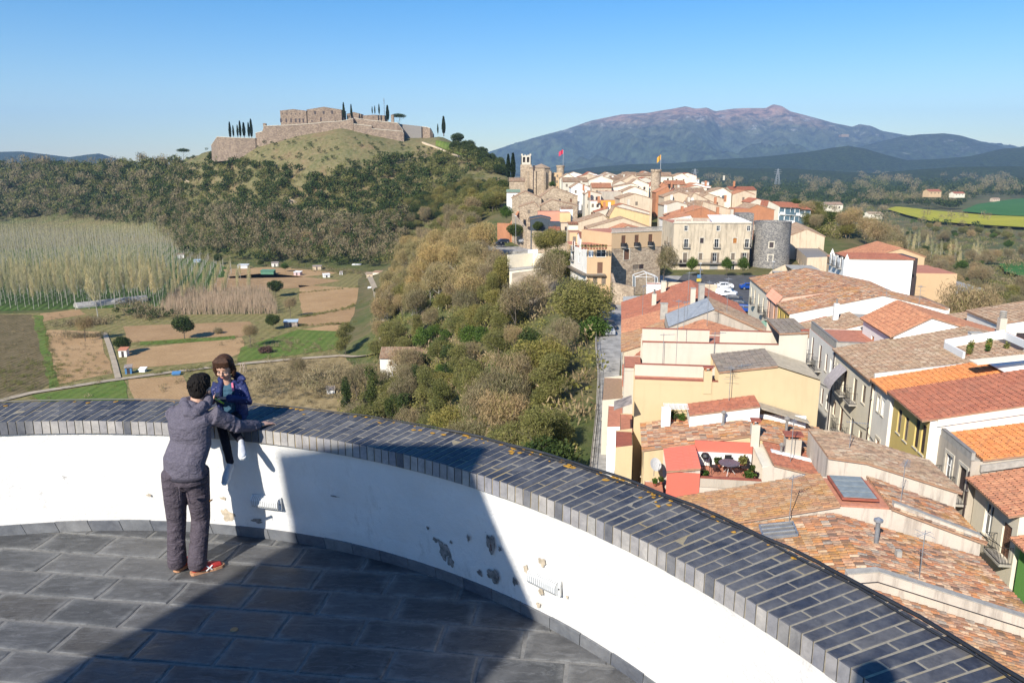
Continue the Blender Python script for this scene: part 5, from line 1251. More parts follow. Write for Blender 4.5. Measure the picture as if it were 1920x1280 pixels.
for x0,x1,yr,ye,D_ in FILL:
    far('sun bleached house with a tiled roof packed among the old town houses',x0,x1,yr,ye,D_,rrf.uniform(9,13),rrf.choice('gge'),rrf.choice(wl),rrf.choice(rl_),rrf.choice([1,2,2]),rrf.uniform(.3,.7),group='houses packed in the old town')
# apartment row with glazed balconies facing right
ap = empty('apartment_building',atd(1490,400,292),'apartment row with blue and white glazed balconies right of the orange house','building')
for k,(x0,x1,yr,ye) in enumerate(((1461,1483,377,388),(1482,1500,377,389),(1499,1520,383,392))):
    a = atd(x0,ye,292 - k * 3); b = atd(x1,ye,288 - k * 3); mb = MB(); zb_ = a.z - 13
    mb.obox(Vector((a.x,a.y,zb_)),Vector((b.x - a.x,b.y - a.y,0)),(0,12,0),(0,0,a.z - zb_),WHITEW); mb.build('wall',ap)
    A = Vector((a.x,a.y - 1.4,a.z)); B = Vector((b.x,b.y - 1.4,a.z)); tile_slope(A,B,None,Vector((-1,7,1.8)),T_RED,.42,.8,1,'roof',ap)
    BL = plain('blue_grey_glazing',(.10,.16,.20),.3)
    for fl in range(4):
        for c in range(2):
            o = a + (b - a) * (c * .5 + .04); o.z = a.z - 2.7 - fl * 2.9; d = (b - a) * .42
            g = MB(); g.obox(o + Vector((0,-.05,.25)),Vector((d.x,d.y,0)),(0,.1,0),(0,0,2.1),BL); wv = g.build('window',ap)
            g = MB(); g.obox(o + Vector((0,-1.2,-.1)),Vector((d.x,d.y,0)),(0,1.2,0),(0,0,.15),WHITEP); g.obox(o + Vector((0,-1.2,.05)),Vector((d.x,d.y,0)),(0,.06,0),(0,0,.85),BL if (fl + c + k) % 2 else WHITEP); g.build('balcony',ap)

# church
ch = empty('church',atd(1005,350,398),'stone church with a twin arched belfry and a tall polygonal apse','church')
a = atd(977,289,405); b = atd(996,289,405); w = b.x - a.x; zw = atd(980,309,405).z; zl = atd(980,360,405).z - 6
bm_ = MB(); face_with_holes(bm_,Vector((a.x,405,0)),Vector((1,0,0)),Vector((0,-1,0)),w,zw,a.z - .8,[(w * .18,zw + 1.2,w * .24,2.6),(w * .58,zw + 1.2,w * .24,2.6)],CREAM,1.0)
bm_.obox(Vector((a.x,406.2,zw)),(w,0,0),(0,.2,0),(0,0,a.z - .8 - zw),SHUTD)
for x in (a.x,b.x - .3): bm_.obox(Vector((x,405,zw)),(.3,0,0),(0,5,0),(0,0,a.z - .8 - zw),CREAM)
for x in (0,w * .32,w * .62,w - .9): bm_.obox(Vector((a.x + x,405,a.z - .8)),(.9,0,0),(0,.8,0),(0,0,.9 if x in (0,w - .9) else .4),CREAM)
bm_.build('belfry',ch)
mb = MB(); mb.obox(Vector((a.x - .3,404.9,zl)),(w + .6,0,0),(0,6,0),(0,0,zw - zl),STONE); mb.build('tower_base',ch)
a = atd(991,315,394); b = atd(1034,315,394); cx = (a.x + b.x) / 2; R_ = (b.x - a.x) / 2; cy = 400; mb = MB()
pts = [(cx + R_ * cos(t) * 1.0,cy + R_ * .9 * sin(t)) for t in [pi + pi / 8 * 1 + pi / 4 * k for k in range(8)]]
mb.prism(pts,zl,a.z,STONE); mb.build('apse',ch)
for (x,y),nx in zip(pts,range(8)): g = MB(); d = Vector((x - cx,y - cy,0)).normalized(); g.box(Vector((x,y,zl)) + d * .2,1.1,1.1,a.z - zl - 1.5,STONE,atan2(d.y,d.x)); g.build('buttress',ch)
mb = MB(); ap_ = Vector((cx + 1,cy + 2,atd(1000,308,400).z + .3))
for k in range(8):
    p = [Vector((cx + (x - cx) * 1.06,cy + (y - cy) * 1.06,a.z)) for x,y in (pts[k],pts[(k + 1) % 8])]; mb.poly([p[0],p[1],ap_],T_BRN)
mb.build('roof',ch)
g = MB(); q = atd(1001.5,337,391.5); g.obox(Vector((q.x - .5,401 - R_ * .97,q.z - 7)),(1.0,0,0),(0,.6,0),(0,0,14),SHUTD); g.build('window',ch)
# turrets with flags
def flagpole(q,h,col,label,w=1.6,az=-1):
    root = empty('flagpole',q,label,'flag'); mb = MB(); mb.tube([q,q + Vector((0,0,h))],.12,STEEL,5); mb.build('pole',root)
    mb = MB(); vs = []; n = 6
    for i in range(n + 1):
        for k in (0,1): vs.append(q + Vector((az * w * i / n,.3 * sin(i * 1.4),h - k * 1.8 - i * .26 + (.5 if k == 0 and i else 0))))
    mb.add(vs,[(2 * i,2 * i + 1,2 * i + 3,2 * i + 2) for i in range(n)],col[0]); mb.build('flag',root); return root
def turret(x,w,yt,yb,D,label,mat,crown=False):
    q = atd(x,yt,D); r = w / 2 * D / F_PX; zb_ = atd(x,yb,D).z - 6; root = empty('round_turret',Vector((q.x,D,zb_)),label,'tower'); mb = MB()
    mb.lathe((q.x,D,0),[(r * .96,zb_),(r * .92,q.z - 1.2),(r * 1.05,q.z - .9),(r * 1.05,q.z - (.6 if crown else 0)),(r * .8,q.z - (.6 if crown else 0)),(r * .8,q.z - 1.2),(.01,q.z - 1.2)],mat,24); mb.build('wall',root)
    if crown:
        for k in range(14):
            t = 2 * pi * k / 14; g = MB(); g.box(Vector((q.x + cos(t) * r * .93,D + sin(t) * r * .93,q.z - .6)),.5,.7,.7,mat,t); g.build('merlon',root)
    return q
q = turret(1051,15,310,326,428,'low round stone turret right of the church with the red flag',STONE)
flagpole(Vector((q.x + 1.4,428,q.z)),8.0,(plain('red_flag',(.62,.05,.10),.8),),'red flag blowing from a pole on the low round turret',2.4)
q = turret(1230.5,19,318,346,338,'crenellated round tower on the skyline with the striped flag',STONE,True)
flagpole(Vector((q.x + 1.8,338,q.z)),6.0,(plain('yellow_flag',(.65,.35,.05),.8),),'small yellow flag on the pole of the crenellated round tower',1.6)

# buildings at the right, beyond the street houses
DR = 165
a = atd(1543,471,168);
fq = Frame((atd(1586,490,160).x,160),radians(-6))
def boxwins(): pass
rb1 = house('peach house with a clean orange roof behind the white palace front',Frame((atd(1583,535,168).x,168),AZT),0,16,[(0,atd(1583,495,168).z),(11,atd(1583,470,168).z + .6),(16,atd(1583,480,168).z)],'tt',PEACH,-28,[('P0',3 + 3.2 * k,atd(1583,505,168).z + dz,1.0,1.5,'dark') for k in range(4) for dz in (0,-3.2)],roofmat=T_OR,detail=1,pitch=.35,course=.6)
rb2 = house('white villa with a curved parapet, three balconies and a flat tile roof',Frame((atd(1580,520,132).x,132),AZT),0,9.5,[(0,atd(1580,487,132).z),(.4,atd(1580,478,132).z + .2),(.8,atd(1580,486,132).z),(11.2,atd(1580,486,132).z)],'wwt',WHITEW,-28,
            [('P0',1.2 + 3.0 * k,atd(1583,505,132).z + dz,.85,1.9,'dark+bal') for k in range(3) for dz in (0,-3.6)],roofmat=T_RED,detail=1,pitch=.35,course=.6)
for k,x in enumerate((.3,2.6)):
    pass
house('dark slatted annex at the right side of the white villa',Frame((atd(1697,520,135).x,135),AZT),0,8,[(0,atd(1697,484,135).z),(1.8,atd(1697,484,135).z)],'f',SHUTD,-30,roofmat=SHUTD)
house('low peach outbuilding right of the white villa',Frame((atd(1712,520,140).x,140),AZT),0,9,[(0,atd(1710,512,140).z),(7.5,atd(1710,512,140).z)],'f',PEACH,-32,roofmat=TERRA)
house('small peach outbuilding behind the low one',Frame((atd(1708,520,152).x,152),AZT),0,6,[(0,atd(1710,503,152).z),(5,atd(1710,503,152).z)],'f',PEACH,-32,roofmat=TERRA)
house('long pale convent wall range running back right of the round tower',Frame((atd(1476,470,226).x,226),radians(14)),0,30,[(0,atd(1478,443,226).z),(5,atd(1478,436,226).z + 1),(10,atd(1478,443,226).z)],'tt',TANR,-28,roofmat=T_BRN,detail=1,pitch=.42,course=.8)
house('low tan garages along the sloping street right of the round tower',Frame((atd(1512,500,200).x,200),radians(14)),0,34,[(0,atd(1512,483,200).z),(6,atd(1512,480,200).z)],'f',TANR,-28,[('P0',4 + 6 * k,-26.9,1.6,2.3,'door') for k in range(5)],roofmat=CEMENTD)
# cliff side yard walls and shed on the left
yd = [atd(952,478,200),atd(1000,474,205),atd(1062,480,190)]
wall_line('pale concrete yard wall on the cliff below the grey box house',yd,9,.4,PALE)
house('small tan hut with an asbestos roof at the corner of the cliff yard',Frame((atd(955,516,188).x,188),0),0,5,[(0,atd(955,509,188).z),(8.5,atd(955,501,188).z)],'c',PALE,-34,[('E0',2.4,atd(955,516,188).z,1.2,.8,'dark')],roofmat=CEMENT)
house('little white shed on the yard wall',Frame((atd(990,470,207).x,207),0),0,4,[(0,atd(990,471,207).z),(2.7,atd(990,470,207).z)],'f',WHITEW,-30,roofmat=WHITEW)
TANSLOPE = plain('pale_rock_face',(.42,.33,.22),.95,scale=.4,var=.25)
g = MB(); g.poly([atd(960,512,186),atd(1066,498,184),atd(1075,560,168),atd(1010,575,165),atd(958,560,172)][::-1],TANSLOPE);
g.prism([(p.x,p.y) for p in (atd(953,500,196),atd(1064,500,192),atd(1066,500,206),atd(953,500,212))],-50,atd(1000,507,195).z,PAVE)
o = g.build('yard_terrace',None,loc=atd(1000,530,180)); tag(o,kind='structure')
wall_line('old brick bastion wall on the cliff left of the stone gable',[atd(934,418,268),atd(958,419,262),atd(972,396,268)],9,.8,BRICKW)
wall_line('tall stone buttress wall below the modern grey box',[atd(962,400,262),atd(990,432,246),atd(1066,438,232)],14,.8,STONE)
# sloping street right of the tower, lower road in the trees
g = MB(); g.poly([atz(1474,525,-26.6),atz(1545,527,-26.6),atz(1520,480,-26.6),atz(1500,462,-26.6),atz(1478,462,-26.6)],PAVE); o = g.build('road',None,loc=atz(1500,500,-26.6)); tag(o,kind='structure')
g = MB(); pr_ = [atd(x,y,d) for x,y,d in ((1022,640,152),(1060,622,158),(1062,597,172),(1040,600,172))]; g.poly(pr_,PAVE)
g.quad(pr_[1],pr_[1] + Vector((6,10,2)),pr_[2] + Vector((3,8,2)),pr_[2],PAVE); o = g.build('road',None,loc=pr_[0]); tag(o,kind='structure')
# ------------------------------------------------------------------ vegetation
def leafmat(name,cols,trans=.25,rough=.75):
    m,nt,b = nodes(name); t = attr(nt); r = orand(nt)
    k = len(cols); c = ramp(nt,t,[((i + .5) / k,x) for i,x in enumerate(cols)])
    c = mix(nt,c,ramp(nt,r,[(.0,(.72,.78,.72)),(.5,(1.0,1.0,1.0)),(1.0,(1.28,1.16,1.0))]),1.0,'MULTIPLY')
    c = mix(nt,c,ramp(nt,noise(nt,pos(nt),.22,3),[(.35,(.75,.8,.75)),(.65,(1.2,1.15,1.1))]),.8,'MULTIPLY')
    setc(nt,b,c); b.inputs['Roughness'].default_value = rough; b.inputs['Specular IOR Level'].default_value = .15
    if trans:
        tr = nt.nodes.new('ShaderNodeBsdfTranslucent'); mx = nt.nodes.new('ShaderNodeMixShader'); mx.inputs[0].default_value = trans
        nt.links.new(c,tr.inputs[0]); nt.links.new(b.outputs[0],mx.inputs[1]); nt.links.new(tr.outputs[0],mx.inputs[2])
        nt.links.new(mx.outputs[0],nt.nodes['Material Output'].inputs[0])
    return m
M_OAK = leafmat('holm_oak_leaves',[(.028,.046,.014),(.050,.078,.022),(.078,.108,.032),(.105,.125,.042)])
M_BUD = leafmat('budding_leaves',[(.16,.16,.05),(.23,.225,.07),(.28,.265,.095),(.21,.18,.085)],.35)
M_GRN = leafmat('fresh_green_leaves',[(.05,.10,.02),(.09,.15,.03),(.12,.18,.04)],.3)
M_BARE = leafmat('bare_twigs',[(.19,.14,.08),(.27,.21,.125),(.33,.26,.165),(.20,.19,.075)],.1)
M_TANT = leafmat('tan_twigs_with_catkins',[(.32,.24,.12),(.40,.31,.16),(.30,.26,.11)],.15)
M_POP = leafmat('poplar_twigs',[(.40,.345,.19),(.47,.41,.25),(.42,.39,.18),(.50,.44,.30)],.15)
M_YNG = leafmat('young_plantation_twigs',[(.26,.20,.15),(.34,.27,.21),(.22,.17,.12)],.1)
M_CYP = leafmat('cypress_leaves',[(.012,.022,.010),(.022,.038,.014)],.05)
M_PINE = leafmat('pine_needles',[(.022,.042,.014),(.045,.07,.022),(.06,.09,.03)],.1)
M_REED = leafmat('dry_reeds',[(.36,.27,.14),(.44,.34,.19),(.30,.24,.12)],.2)
M_PURP = leafmat('purple_brown_twigs',[(.12,.065,.06),(.17,.10,.08)],.1)
BARK = plain('grey_brown_bark',(.14,.115,.09),.95,scale=4,var=.25)
BARKP = plain('pale_poplar_bark',(.42,.39,.33),.9,scale=3,var=.2)

def leaves(r,n,blobs,size,elong=1.0,updir=.0,shell=.55):
    """n small faces spread through a crown made of ellipsoid clumps; returns verts, quads, tone"""
    B = np.array([[*c,*s] for c,s in blobs],float); vol = B[:,3] * B[:,4] * B[:,5]; k = r.choice(len(B),n,p=vol / vol.sum())
    d = r.normal(size=(n,3)); d /= np.linalg.norm(d,axis=1)[:,None]; rad = (shell + (1 - shell) * r.random(n)) ** 1.0 * (1 + .10 * r.normal(size=n))
    P = B[k,:3] + d * rad[:,None] * B[k,3:]
    a = r.normal(size=(n,3)); a[:,2] += updir * np.sign(a[:,2] + 1e-9) * 2; a /= np.linalg.norm(a,axis=1)[:,None]
    b = np.cross(a,r.normal(size=(n,3))); b /= np.linalg.norm(b,axis=1)[:,None] + 1e-9
    s = size * (.6 + .8 * r.random(n)); A = a * (s * elong)[:,None] / 2; Bv = b * s[:,None] / 2
    V = np.stack([P - A - Bv * .4,P + A * .2 - Bv,P + A + Bv * .3,P - A * .1 + Bv],1).reshape(-1,3)
    tone = np.clip(r.random(n) * .7 + .3 * ((k * 37 % 11) / 10.),0,.999)
    return V,np.arange(4 * n).reshape(-1,4),tone
def branches(mb,r,h,spread,n,mat,r0=.16,base=.25,up=.8):
    mb.tube([(0,0,-1.2),(r.normal() * .1,r.normal() * .1,h * .35),(r.normal() * .25,r.normal() * .25,h * .75)],r0,mat,6,r0 * .35)
    for i in range(n):
        z0 = h * (base + (.7 - base) * i / n); a = r.random() * 6.28; L = spread * (.6 + .5 * r.random()); u = up * L * (.6 + .8 * r.random())
        p0 = Vector((0,0,z0)); p1 = Vector((cos(a) * L * .5,sin(a) * L * .5,z0 + u * .55)); p2 = Vector((cos(a + r.normal() * .3) * L,sin(a + r.normal() * .3) * L,z0 + u))
        mb.tube([p0,p1,p2],r0 * .42,mat,4,r0 * .08,cap=False)
        for j in range(2):
            b = a + r.normal() * .8; q = p1 + (p2 - p1) * r.random(); mb.tube([q,q + Vector((cos(b) * L * .4,sin(b) * L * .4,L * .35))],r0 * .16,mat,3,r0 * .04,cap=False)
def crown_blobs(r,h,w,kind):
    if kind == 'round': bl = [((0,0,h * .62),(w * .38,w * .38,h * .30))] + [((cos(a) * w * .27,sin(a) * w * .27,h * (.5 + .25 * r.random())),(w * .24,w * .24,h * .19)) for a in np.arange(7) * .9 + r.random()] + [((r.normal() * w * .1,r.normal() * w * .1,h * .82),(w * .24,w * .24,h * .17))]
    elif kind == 'tall': bl = [((r.normal() * w * .12,r.normal() * w * .12,h * (.3 + .62 * i / 7)),(w * (.26 + .1 * r.random()),w * (.26 + .1 * r.random()),h * .13)) for i in range(8)]
    elif kind == 'poplar': bl = [((r.normal() * w * .06,r.normal() * w * .06,h * (.48 + .46 * i / 6)),(w * (.34 - .03 * i),w * (.34 - .03 * i),h * .12)) for i in range(7)]
    elif kind == 'vase': bl = [((cos(a) * w * .26,sin(a) * w * .26,h * (.62 + .2 * r.random())),(w * .22,w * .22,h * .22)) for a in np.arange(8) * .8 + r.random()] + [((0,0,h * .8),(w * .3,w * .3,h * .2))]
    elif kind == 'pine': bl = [((cos(a) * w * .28,sin(a) * w * .28,h * .82),(w * .24,w * .24,h * .12)) for a in np.arange(7) * .9] + [((0,0,h * .86),(w * .3,w * .3,h * .13))]
    elif kind == 'bush': bl = [((r.normal() * w * .2,r.normal() * w * .2,h * .4),(w * .3,w * .3,h * .42)) for i in range(5)]
    return bl
class Kind: pass
KINDS = {}
def make_kind(name,h,w,shape,mat,n,size,var=3,bark=BARK,elong=1.0,updir=0,seed=0,low=120,nb=7,mat2=None,shell=.5,r0=.17,lowsize=2.6):
    K = Kind(); K.name = name; K.h = h; K.crown = []; K.trunk = []; K.one = []; K.low = []; K.mat = mat; K.bark = bark
    for v in range(var):
        r = np.random.default_rng(seed * 100 + v); bl = crown_blobs(r,h,w,shape)
        V,Fq,T = leaves(r,n,bl,size,elong,updir,shell)
        K.crown.append(raw_mesh(name + '_crown',V,Fq,mat,tone=T))
        mb = MB(); branches(mb,r,h,w * .42,nb,bark,r0); o = mb.build('trunk',None,world=False); K.trunk.append(o.data); bpy.data.objects.remove(o)
        V2,F2,T2 = leaves(r,low,bl,size * lowsize,max(1,elong * .5),updir,shell); K.low.append((V2,F2,T2))
    KINDS[name] = K; return K
make_kind('budding_tree',9.5,8.5,'round',M_BUD,9000,.115,3,elong=4.2,seed=1,low=120,lowsize=4.0)
make_kind('tall_budding_tree',12.5,7.5,'tall',M_BUD,9000,.115,2,elong=4.2,seed=2,low=120,lowsize=4.0)
make_kind('green_tree',8.0,7.0,'round',M_GRN,4200,.27,2,seed=3,low=90)
make_kind('bare_tree',11.5,8.5,'vase',M_BARE,6500,.060,3,elong=11.0,updir=.35,seed=4,low=130,nb=12,lowsize=4.2)
make_kind('tan_tree',14.5,10.5,'vase',M_TANT,9000,.075,2,elong=9,updir=.35,seed=5,low=150,nb=13,bark=BARKP,lowsize=2.0)
make_kind('holm_oak',7.5,7.0,'round',M_OAK,4600,.30,4,seed=6,low=80,lowsize=3.0,shell=.75)
make_kind('ivy_clad_tree',14,4.6,'tall',M_OAK,3200,.28,3,seed=7,low=90)
make_kind('poplar',21,4.4,'poplar',M_POP,850,.06,3,bark=BARKP,elong=24.0,updir=1.6,seed=8,low=70,nb=14,r0=.17,lowsize=1.5)
make_kind('umbrella_pine',13,13,'pine',M_PINE,4200,.30,1,seed=9,low=150)
make_kind('shrub',3.4,5.0,'bush',M_BUD,1500,.22,3,elong=2,seed=10,low=110,nb=4,r0=.06,lowsize=1.5)
make_kind('dry_shrub',3.0,5.0,'bush',M_BARE,1500,.07,3,elong=9,updir=.3,seed=11,low=70,nb=4,r0=.06)
make_kind('purple_shrub',3.6,5.5,'bush',M_PURP,1500,.22,1,elong=3,seed=12,low=80,nb=4,r0=.06)
def cyp_mesh():
    r = np.random.default_rng(5); n = 1500; t = r.random(n); z = .06 + .94 * t; rr_ = .5 * np.sin(np.clip(z,0,1) * pi) ** .6 * (1 - z * .35) * (.75 + .3 * r.random(n)); a = r.random(n) * 6.283
    P = np.stack([np.cos(a) * rr_,np.sin(a) * rr_,z * 5.2],-1); d = r.normal(size=(n,3)) * .07; e = r.normal(size=(n,3)) * .07; d[:,2] = .22
    V = np.stack([P - d,P + e,P + d,P - e],1).reshape(-1,3); return raw_mesh('cypress_crown',V,np.arange(4 * n).reshape(-1,4),M_CYP,tone=r.random(n))
CYP = cyp_mesh()
def tree(kind,p,sc=1.0,label=None,group=None,cat='tree',var=None,rz=None,sz=None,name=None):
    K = KINDS[kind]; v = rng.randrange(len(K.crown)) if var is None else var; rz = rng.uniform(0,6.28) if rz is None else rz
    root = empty(name or kind,p,label,cat,group); root.rotation_euler = (rng.uniform(-.05,.05),rng.uniform(-.05,.05),rz)
    s = sc if isinstance(sc,tuple) else (sc,sc,sc); root.scale = s
    link_mesh('trunk',K.trunk[v],root); link_mesh('crown',K.crown[v],root); return root
def cypress(p,h,label,group=None,w=1.0):
    root = empty('cypress',p,label,'cypress',group); root.scale = (h / 5.2 * .85 * w,h / 5.2 * .85 * w,h / 5.2); link_mesh('crown',CYP,root)
    mb = MB(); mb.tube([(0,0,-.8),(0,0,.6)],.12,BARK,5); link_mesh('trunk',mb.build('trunk',None,world=False).data,root); bpy.data.objects.remove([o for o in C.objects if o.name.startswith('trunk') and o.parent is None][0])
    return root

def merged(name,items,label,kindtag='stuff'):
    """many far trees in one object: items = list of (kind, P(n,3), scale(n))"""
    Vs,Fs,Ts,Ms,mats,off = [],[],[],[],[],0
    for kind,P,sc in items:
        if len(P) == 0: continue
        K = KINDS[kind]
        if K.mat not in mats: mats.append(K.mat)
        mi = mats.index(K.mat); vi = nr.integers(0,len(K.low),len(P))
        for v in range(len(K.low)):
            idx = np.nonzero(vi == v)[0]
            if len(idx) == 0: continue
            V,F_,T = K.low[v]; a = nr.random(len(idx)) * 6.283; c,s_ = np.cos(a)[:,None],np.sin(a)[:,None]; S_ = sc[idx][:,None]
            X = (V[:,0][None] * c - V[:,1][None] * s_) * S_ + P[idx,0][:,None]; Y = (V[:,0][None] * s_ + V[:,1][None] * c) * S_ + P[idx,1][:,None]; Z = V[:,2][None] * S_ + P[idx,2][:,None]
            W = np.stack([X,Y,Z],-1).reshape(-1,3); m = len(V)
            Vs.append(W); Fs.append((F_[None] + (np.arange(len(idx)) * m)[:,None,None]).reshape(-1,4) + off); Ts.append(np.clip(np.tile(T,len(idx)) * .75 + np.repeat(nr.random(len(idx)),len(T)) * .25,0,.999)); Ms.append(np.full(len(idx) * len(F_),mi)); off += len(W)
    me = raw_mesh(name,np.concatenate(Vs),np.concatenate(Fs),mats,np.concatenate(Ms),np.concatenate(Ts)); o = link_mesh(name,me); tag(o,label,kind=kindtag); return o

def poisson(region_test,xr,yr,step,seed=0,jitter=.38):
    r = np.random.default_rng(seed); xs = np.arange(xr[0],xr[1],step); ys = np.arange(yr[0],yr[1],step); X,Y = np.meshgrid(xs,ys); X = X + (np.arange(len(ys)) % 2)[:,None] * step / 2
    P = np.stack([X.ravel(),Y.ravel()],-1) + r.uniform(-jitter,jitter,(X.size,2)) * step; return P[region_test(P)]
def withz(P): return np.concatenate([P,H(P[:,0],P[:,1])[:,None]],1)
def visible(P3,hh=9.0):
    px,py = toPx(P3[:,0],P3[:,1],P3[:,2] + hh); return (px > -60) & (px < 1990) & (py < 900)

# ---- wooded slope between the valley and the town (individuals), keyed by where they grow
belt_px = [(716,560),(722,525),(742,500),(700,470),(760,410),(850,375),(940,330),(952,420),(940,475),(952,560),(1080,575),(1092,620),(1130,640),(1122,760),(1125,905),(640,930),(640,735),(690,705),(700,660),(712,625),(708,590)]
road_px = [(1010,648),(1072,632),(1078,590),(1030,590)]
gate = Vector((0,0,0))
Pb = poisson(lambda P: np.ones(len(P),bool),(-75,30),(60,400),6.1,5)
Pb3 = withz(Pb); bx,by = toPx(Pb3[:,0],Pb3[:,1],Pb3[:,2] + 4.0); sB = Pb[:,0] * UX + Pb[:,1] * UY; tB = Pb[:,0] * UY - Pb[:,1] * UX
gx,gy = toPx(Pb3[:,0],Pb3[:,1],Pb3[:,2])
ok = inpoly(np.stack([bx,by],-1),belt_px) & (tB < np.interp(sB,[0,60,130,150,170,200,260,400],[-5.5,-5.5,-8,-10,-22,-30,-50,-75]))
ok &= ~inpoly(np.stack([gx,gy],-1),[(1000,655),(1080,655),(1085,585),(1020,585)]) & ~((gx > 690) & (gx < 850) & (gy > 672) & (gy < 740) & (Pb3[:,1] < 215) & (Pb3[:,1] > 192))
Pb3 = Pb3[ok]; bx = bx[ok]; by = by[ok]
cn = vnoise(Pb3[:,0] / 22,Pb3[:,1] / 30,4); cn2 = np.random.default_rng(3).random(len(Pb3))
def kind_at(x,y,n,u):
    if 725 < x < 905 and 470 < y < 590: return 'tan_tree' if u < .5 else ('bare_tree' if u < .8 else 'budding_tree')
    if x > 1040 and y > 700 and u < .6: return 'bare_tree'
    if 640 < x < 790 and y > 690: return 'ivy_clad_tree' if u < .28 else ('bare_tree' if u < .8 else 'budding_tree')
    if 960 < x < 1060 and 560 < y < 640: return 'bare_tree' if u < .6 else 'holm_oak'
    if y < 430: return ('budding_tree','holm_oak','bare_tree','tall_budding_tree')[int(u * 3.99)]
    if n > .62 and u < .6: return 'bare_tree'
    if n < .38 and u < .5: return 'holm_oak' if u < .25 else 'green_tree'
    return 'budding_tree' if u < .72 else ('tall_budding_tree' if u < .88 else 'bare_tree')
LB = {'budding_tree': 'rounded olive green budding tree crowded on the slope between gardens and town','tall_budding_tree': 'tall narrow budding tree standing among rounder crowns on the slope','green_tree': 'fresh green leafy tree among the budding trees of the slope',
      'bare_tree': 'grey brown leafless tree among the budding trees of the slope','tan_tree': 'tall leafless tree with tan twigs and pale trunk at the wood edge by the gardens','holm_oak': 'dark holm oak among the paler trees of the slope','ivy_clad_tree': 'dark ivy clad tree beside the farmhouse among bare trees'}
CN = {'budding_tree': 'budding tree','tall_budding_tree': 'budding tree','green_tree': 'tree','bare_tree': 'bare tree','tan_tree': 'bare tree','holm_oak': 'holm oak','ivy_clad_tree': 'tree'}
restb = {}; order = np.argsort(np.hypot(Pb3[:,0],Pb3[:,1])); cnt = 0
for i in order:
    k = kind_at(bx[i],by[i],cn[i],cn2[i]); sc = rng.uniform(.66,1.12) * (.80 if by[i] > 600 and bx[i] > 800 else .92) * (.78 if bx[i] > 1030 else 1)
    if cnt < 300:
        tree(k,Vector(Pb3[i]) - Vector((0,0,.5)),(sc * rng.uniform(.9,1.1),sc * rng.uniform(.9,1.1),sc),LB[k],k.replace('_',' ') + 's on the wooded slope'); cnt += 1
    else: restb.setdefault(k,[]).append((*Pb3[i],sc))
# undergrowth fills the gaps
Pu = poisson(lambda P: np.ones(len(P),bool),(-75,30),(55,380),3.2,15); Pu3 = withz(Pu); ux,uy = toPx(Pu3[:,0],Pu3[:,1],Pu3[:,2] + 1); tU = Pu[:,0] * UY - Pu[:,1] * UX; sU = Pu[:,0] * UX + Pu[:,1] * UY
oku = inpoly(np.stack([ux,uy],-1),belt_px) & (tU < np.interp(sU,[0,60,130,150,170,200,260,400],[-2.9,-2.9,-4.5,-8,-20,-30,-50,-75])) & ~inpoly(np.stack([ux,uy],-1),[(1005,655),(1080,655),(1085,585),(1020,585)])
Pu3 = Pu3[oku] - np.array([0,0,.4]); un = np.random.default_rng(8).random(len(Pu3))
items = [('shrub',Pu3[un < .5],nr.uniform(.7,1.3,(un < .5).sum())),('dry_shrub',Pu3[un >= .5],nr.uniform(.7,1.3,(un >= .5).sum()))]
for k,L in restb.items(): A = np.array(L); items.append((k,A[:,:3],A[:,3]))
merged('undergrowth',items,'brushwood and farther trees of the wooded slope')

# ---- castle hill: dark oaks, maquis, bare trees at the foot
r_ = np.random.default_rng(21)
def in_px_region(poly,n,seed,d0=150,d1=1200):
    r = np.random.default_rng(seed); P = np.array(poly,float); lo = P.min(0); hi = P.max(0); Q = r.uniform(lo,hi,(n,2)); Q = Q[inpoly(Q,poly)]
    out,idx = hits(Q,d0,d1); return out,Q[idx]
hill_dark = [(-30,325),(150,322),(300,318),(345,322),(400,300),(440,308),(520,318),(620,335),(660,320),(740,300),(800,300),(880,300),(945,330),(940,400),(850,410),(760,440),(700,470),(560,470),(420,440),(300,430),(-30,415)]
O,Q = in_px_region(hill_dark,3300,31)
# patchy: keep clumps, leave glades of dry grass; fewer high on the slope
pn = vnoise(O[:,0] / 26,O[:,1] / 26,14) + .25 * vnoise(O[:,0] / 9,O[:,1] / 9,15); hy = (Q[:,1] - np.interp(Q[:,0],[300,500,640,800,900],[290,280,290,290,300])) / 60
keep = pn > np.clip(.62 - .30 * hy,.18,.9); keep |= (Q[:,0] < 320)
O = O[keep]; Q = Q[keep]
u = r_.random(len(O)); foot = Q[:,1] > np.interp(Q[:,0],[0,250,420,560,700,800],[372,385,405,425,440,420])
kk = np.where(foot & (u < .38),'bare_tree',np.where(u < .72,'holm_oak',np.where(u < .84,'budding_tree',np.where(u < .9,'dry_shrub','shrub'))))
kk = np.where((Q[:,0] > 800) & (u > .4),'budding_tree',kk); kk = np.where((Q[:,0] < 300) & (u > .60) & (u < .82),'bare_tree',kk)
sc = r_.uniform(.65,1.15,len(O)); ordh = np.argsort(np.hypot(O[:,0],O[:,1])); n_ind = 0; used = np.zeros(len(O),bool)
LH = {'holm_oak': ('dark evergreen oak in the woods on the castle slope','holm oak'),'bare_tree': ('leafless brown tree at the foot of the castle hill','bare tree'),'budding_tree': ('olive green budding tree on the castle hill','budding tree')}
for i in ordh:
    if kk[i] in LH and n_ind < 280:
        K = KINDS[str(kk[i])]; tree(str(kk[i]),Vector(O[i]) - Vector((0,0,.4)),sc[i],LH[kk[i]][0],LH[kk[i]][1] + 's on the castle hill'); n_ind += 1; used[i] = True
items = [(k,O[(kk == k) & ~used],sc[(kk == k) & ~used]) for k in ('holm_oak','bare_tree','budding_tree','shrub','dry_shrub')]
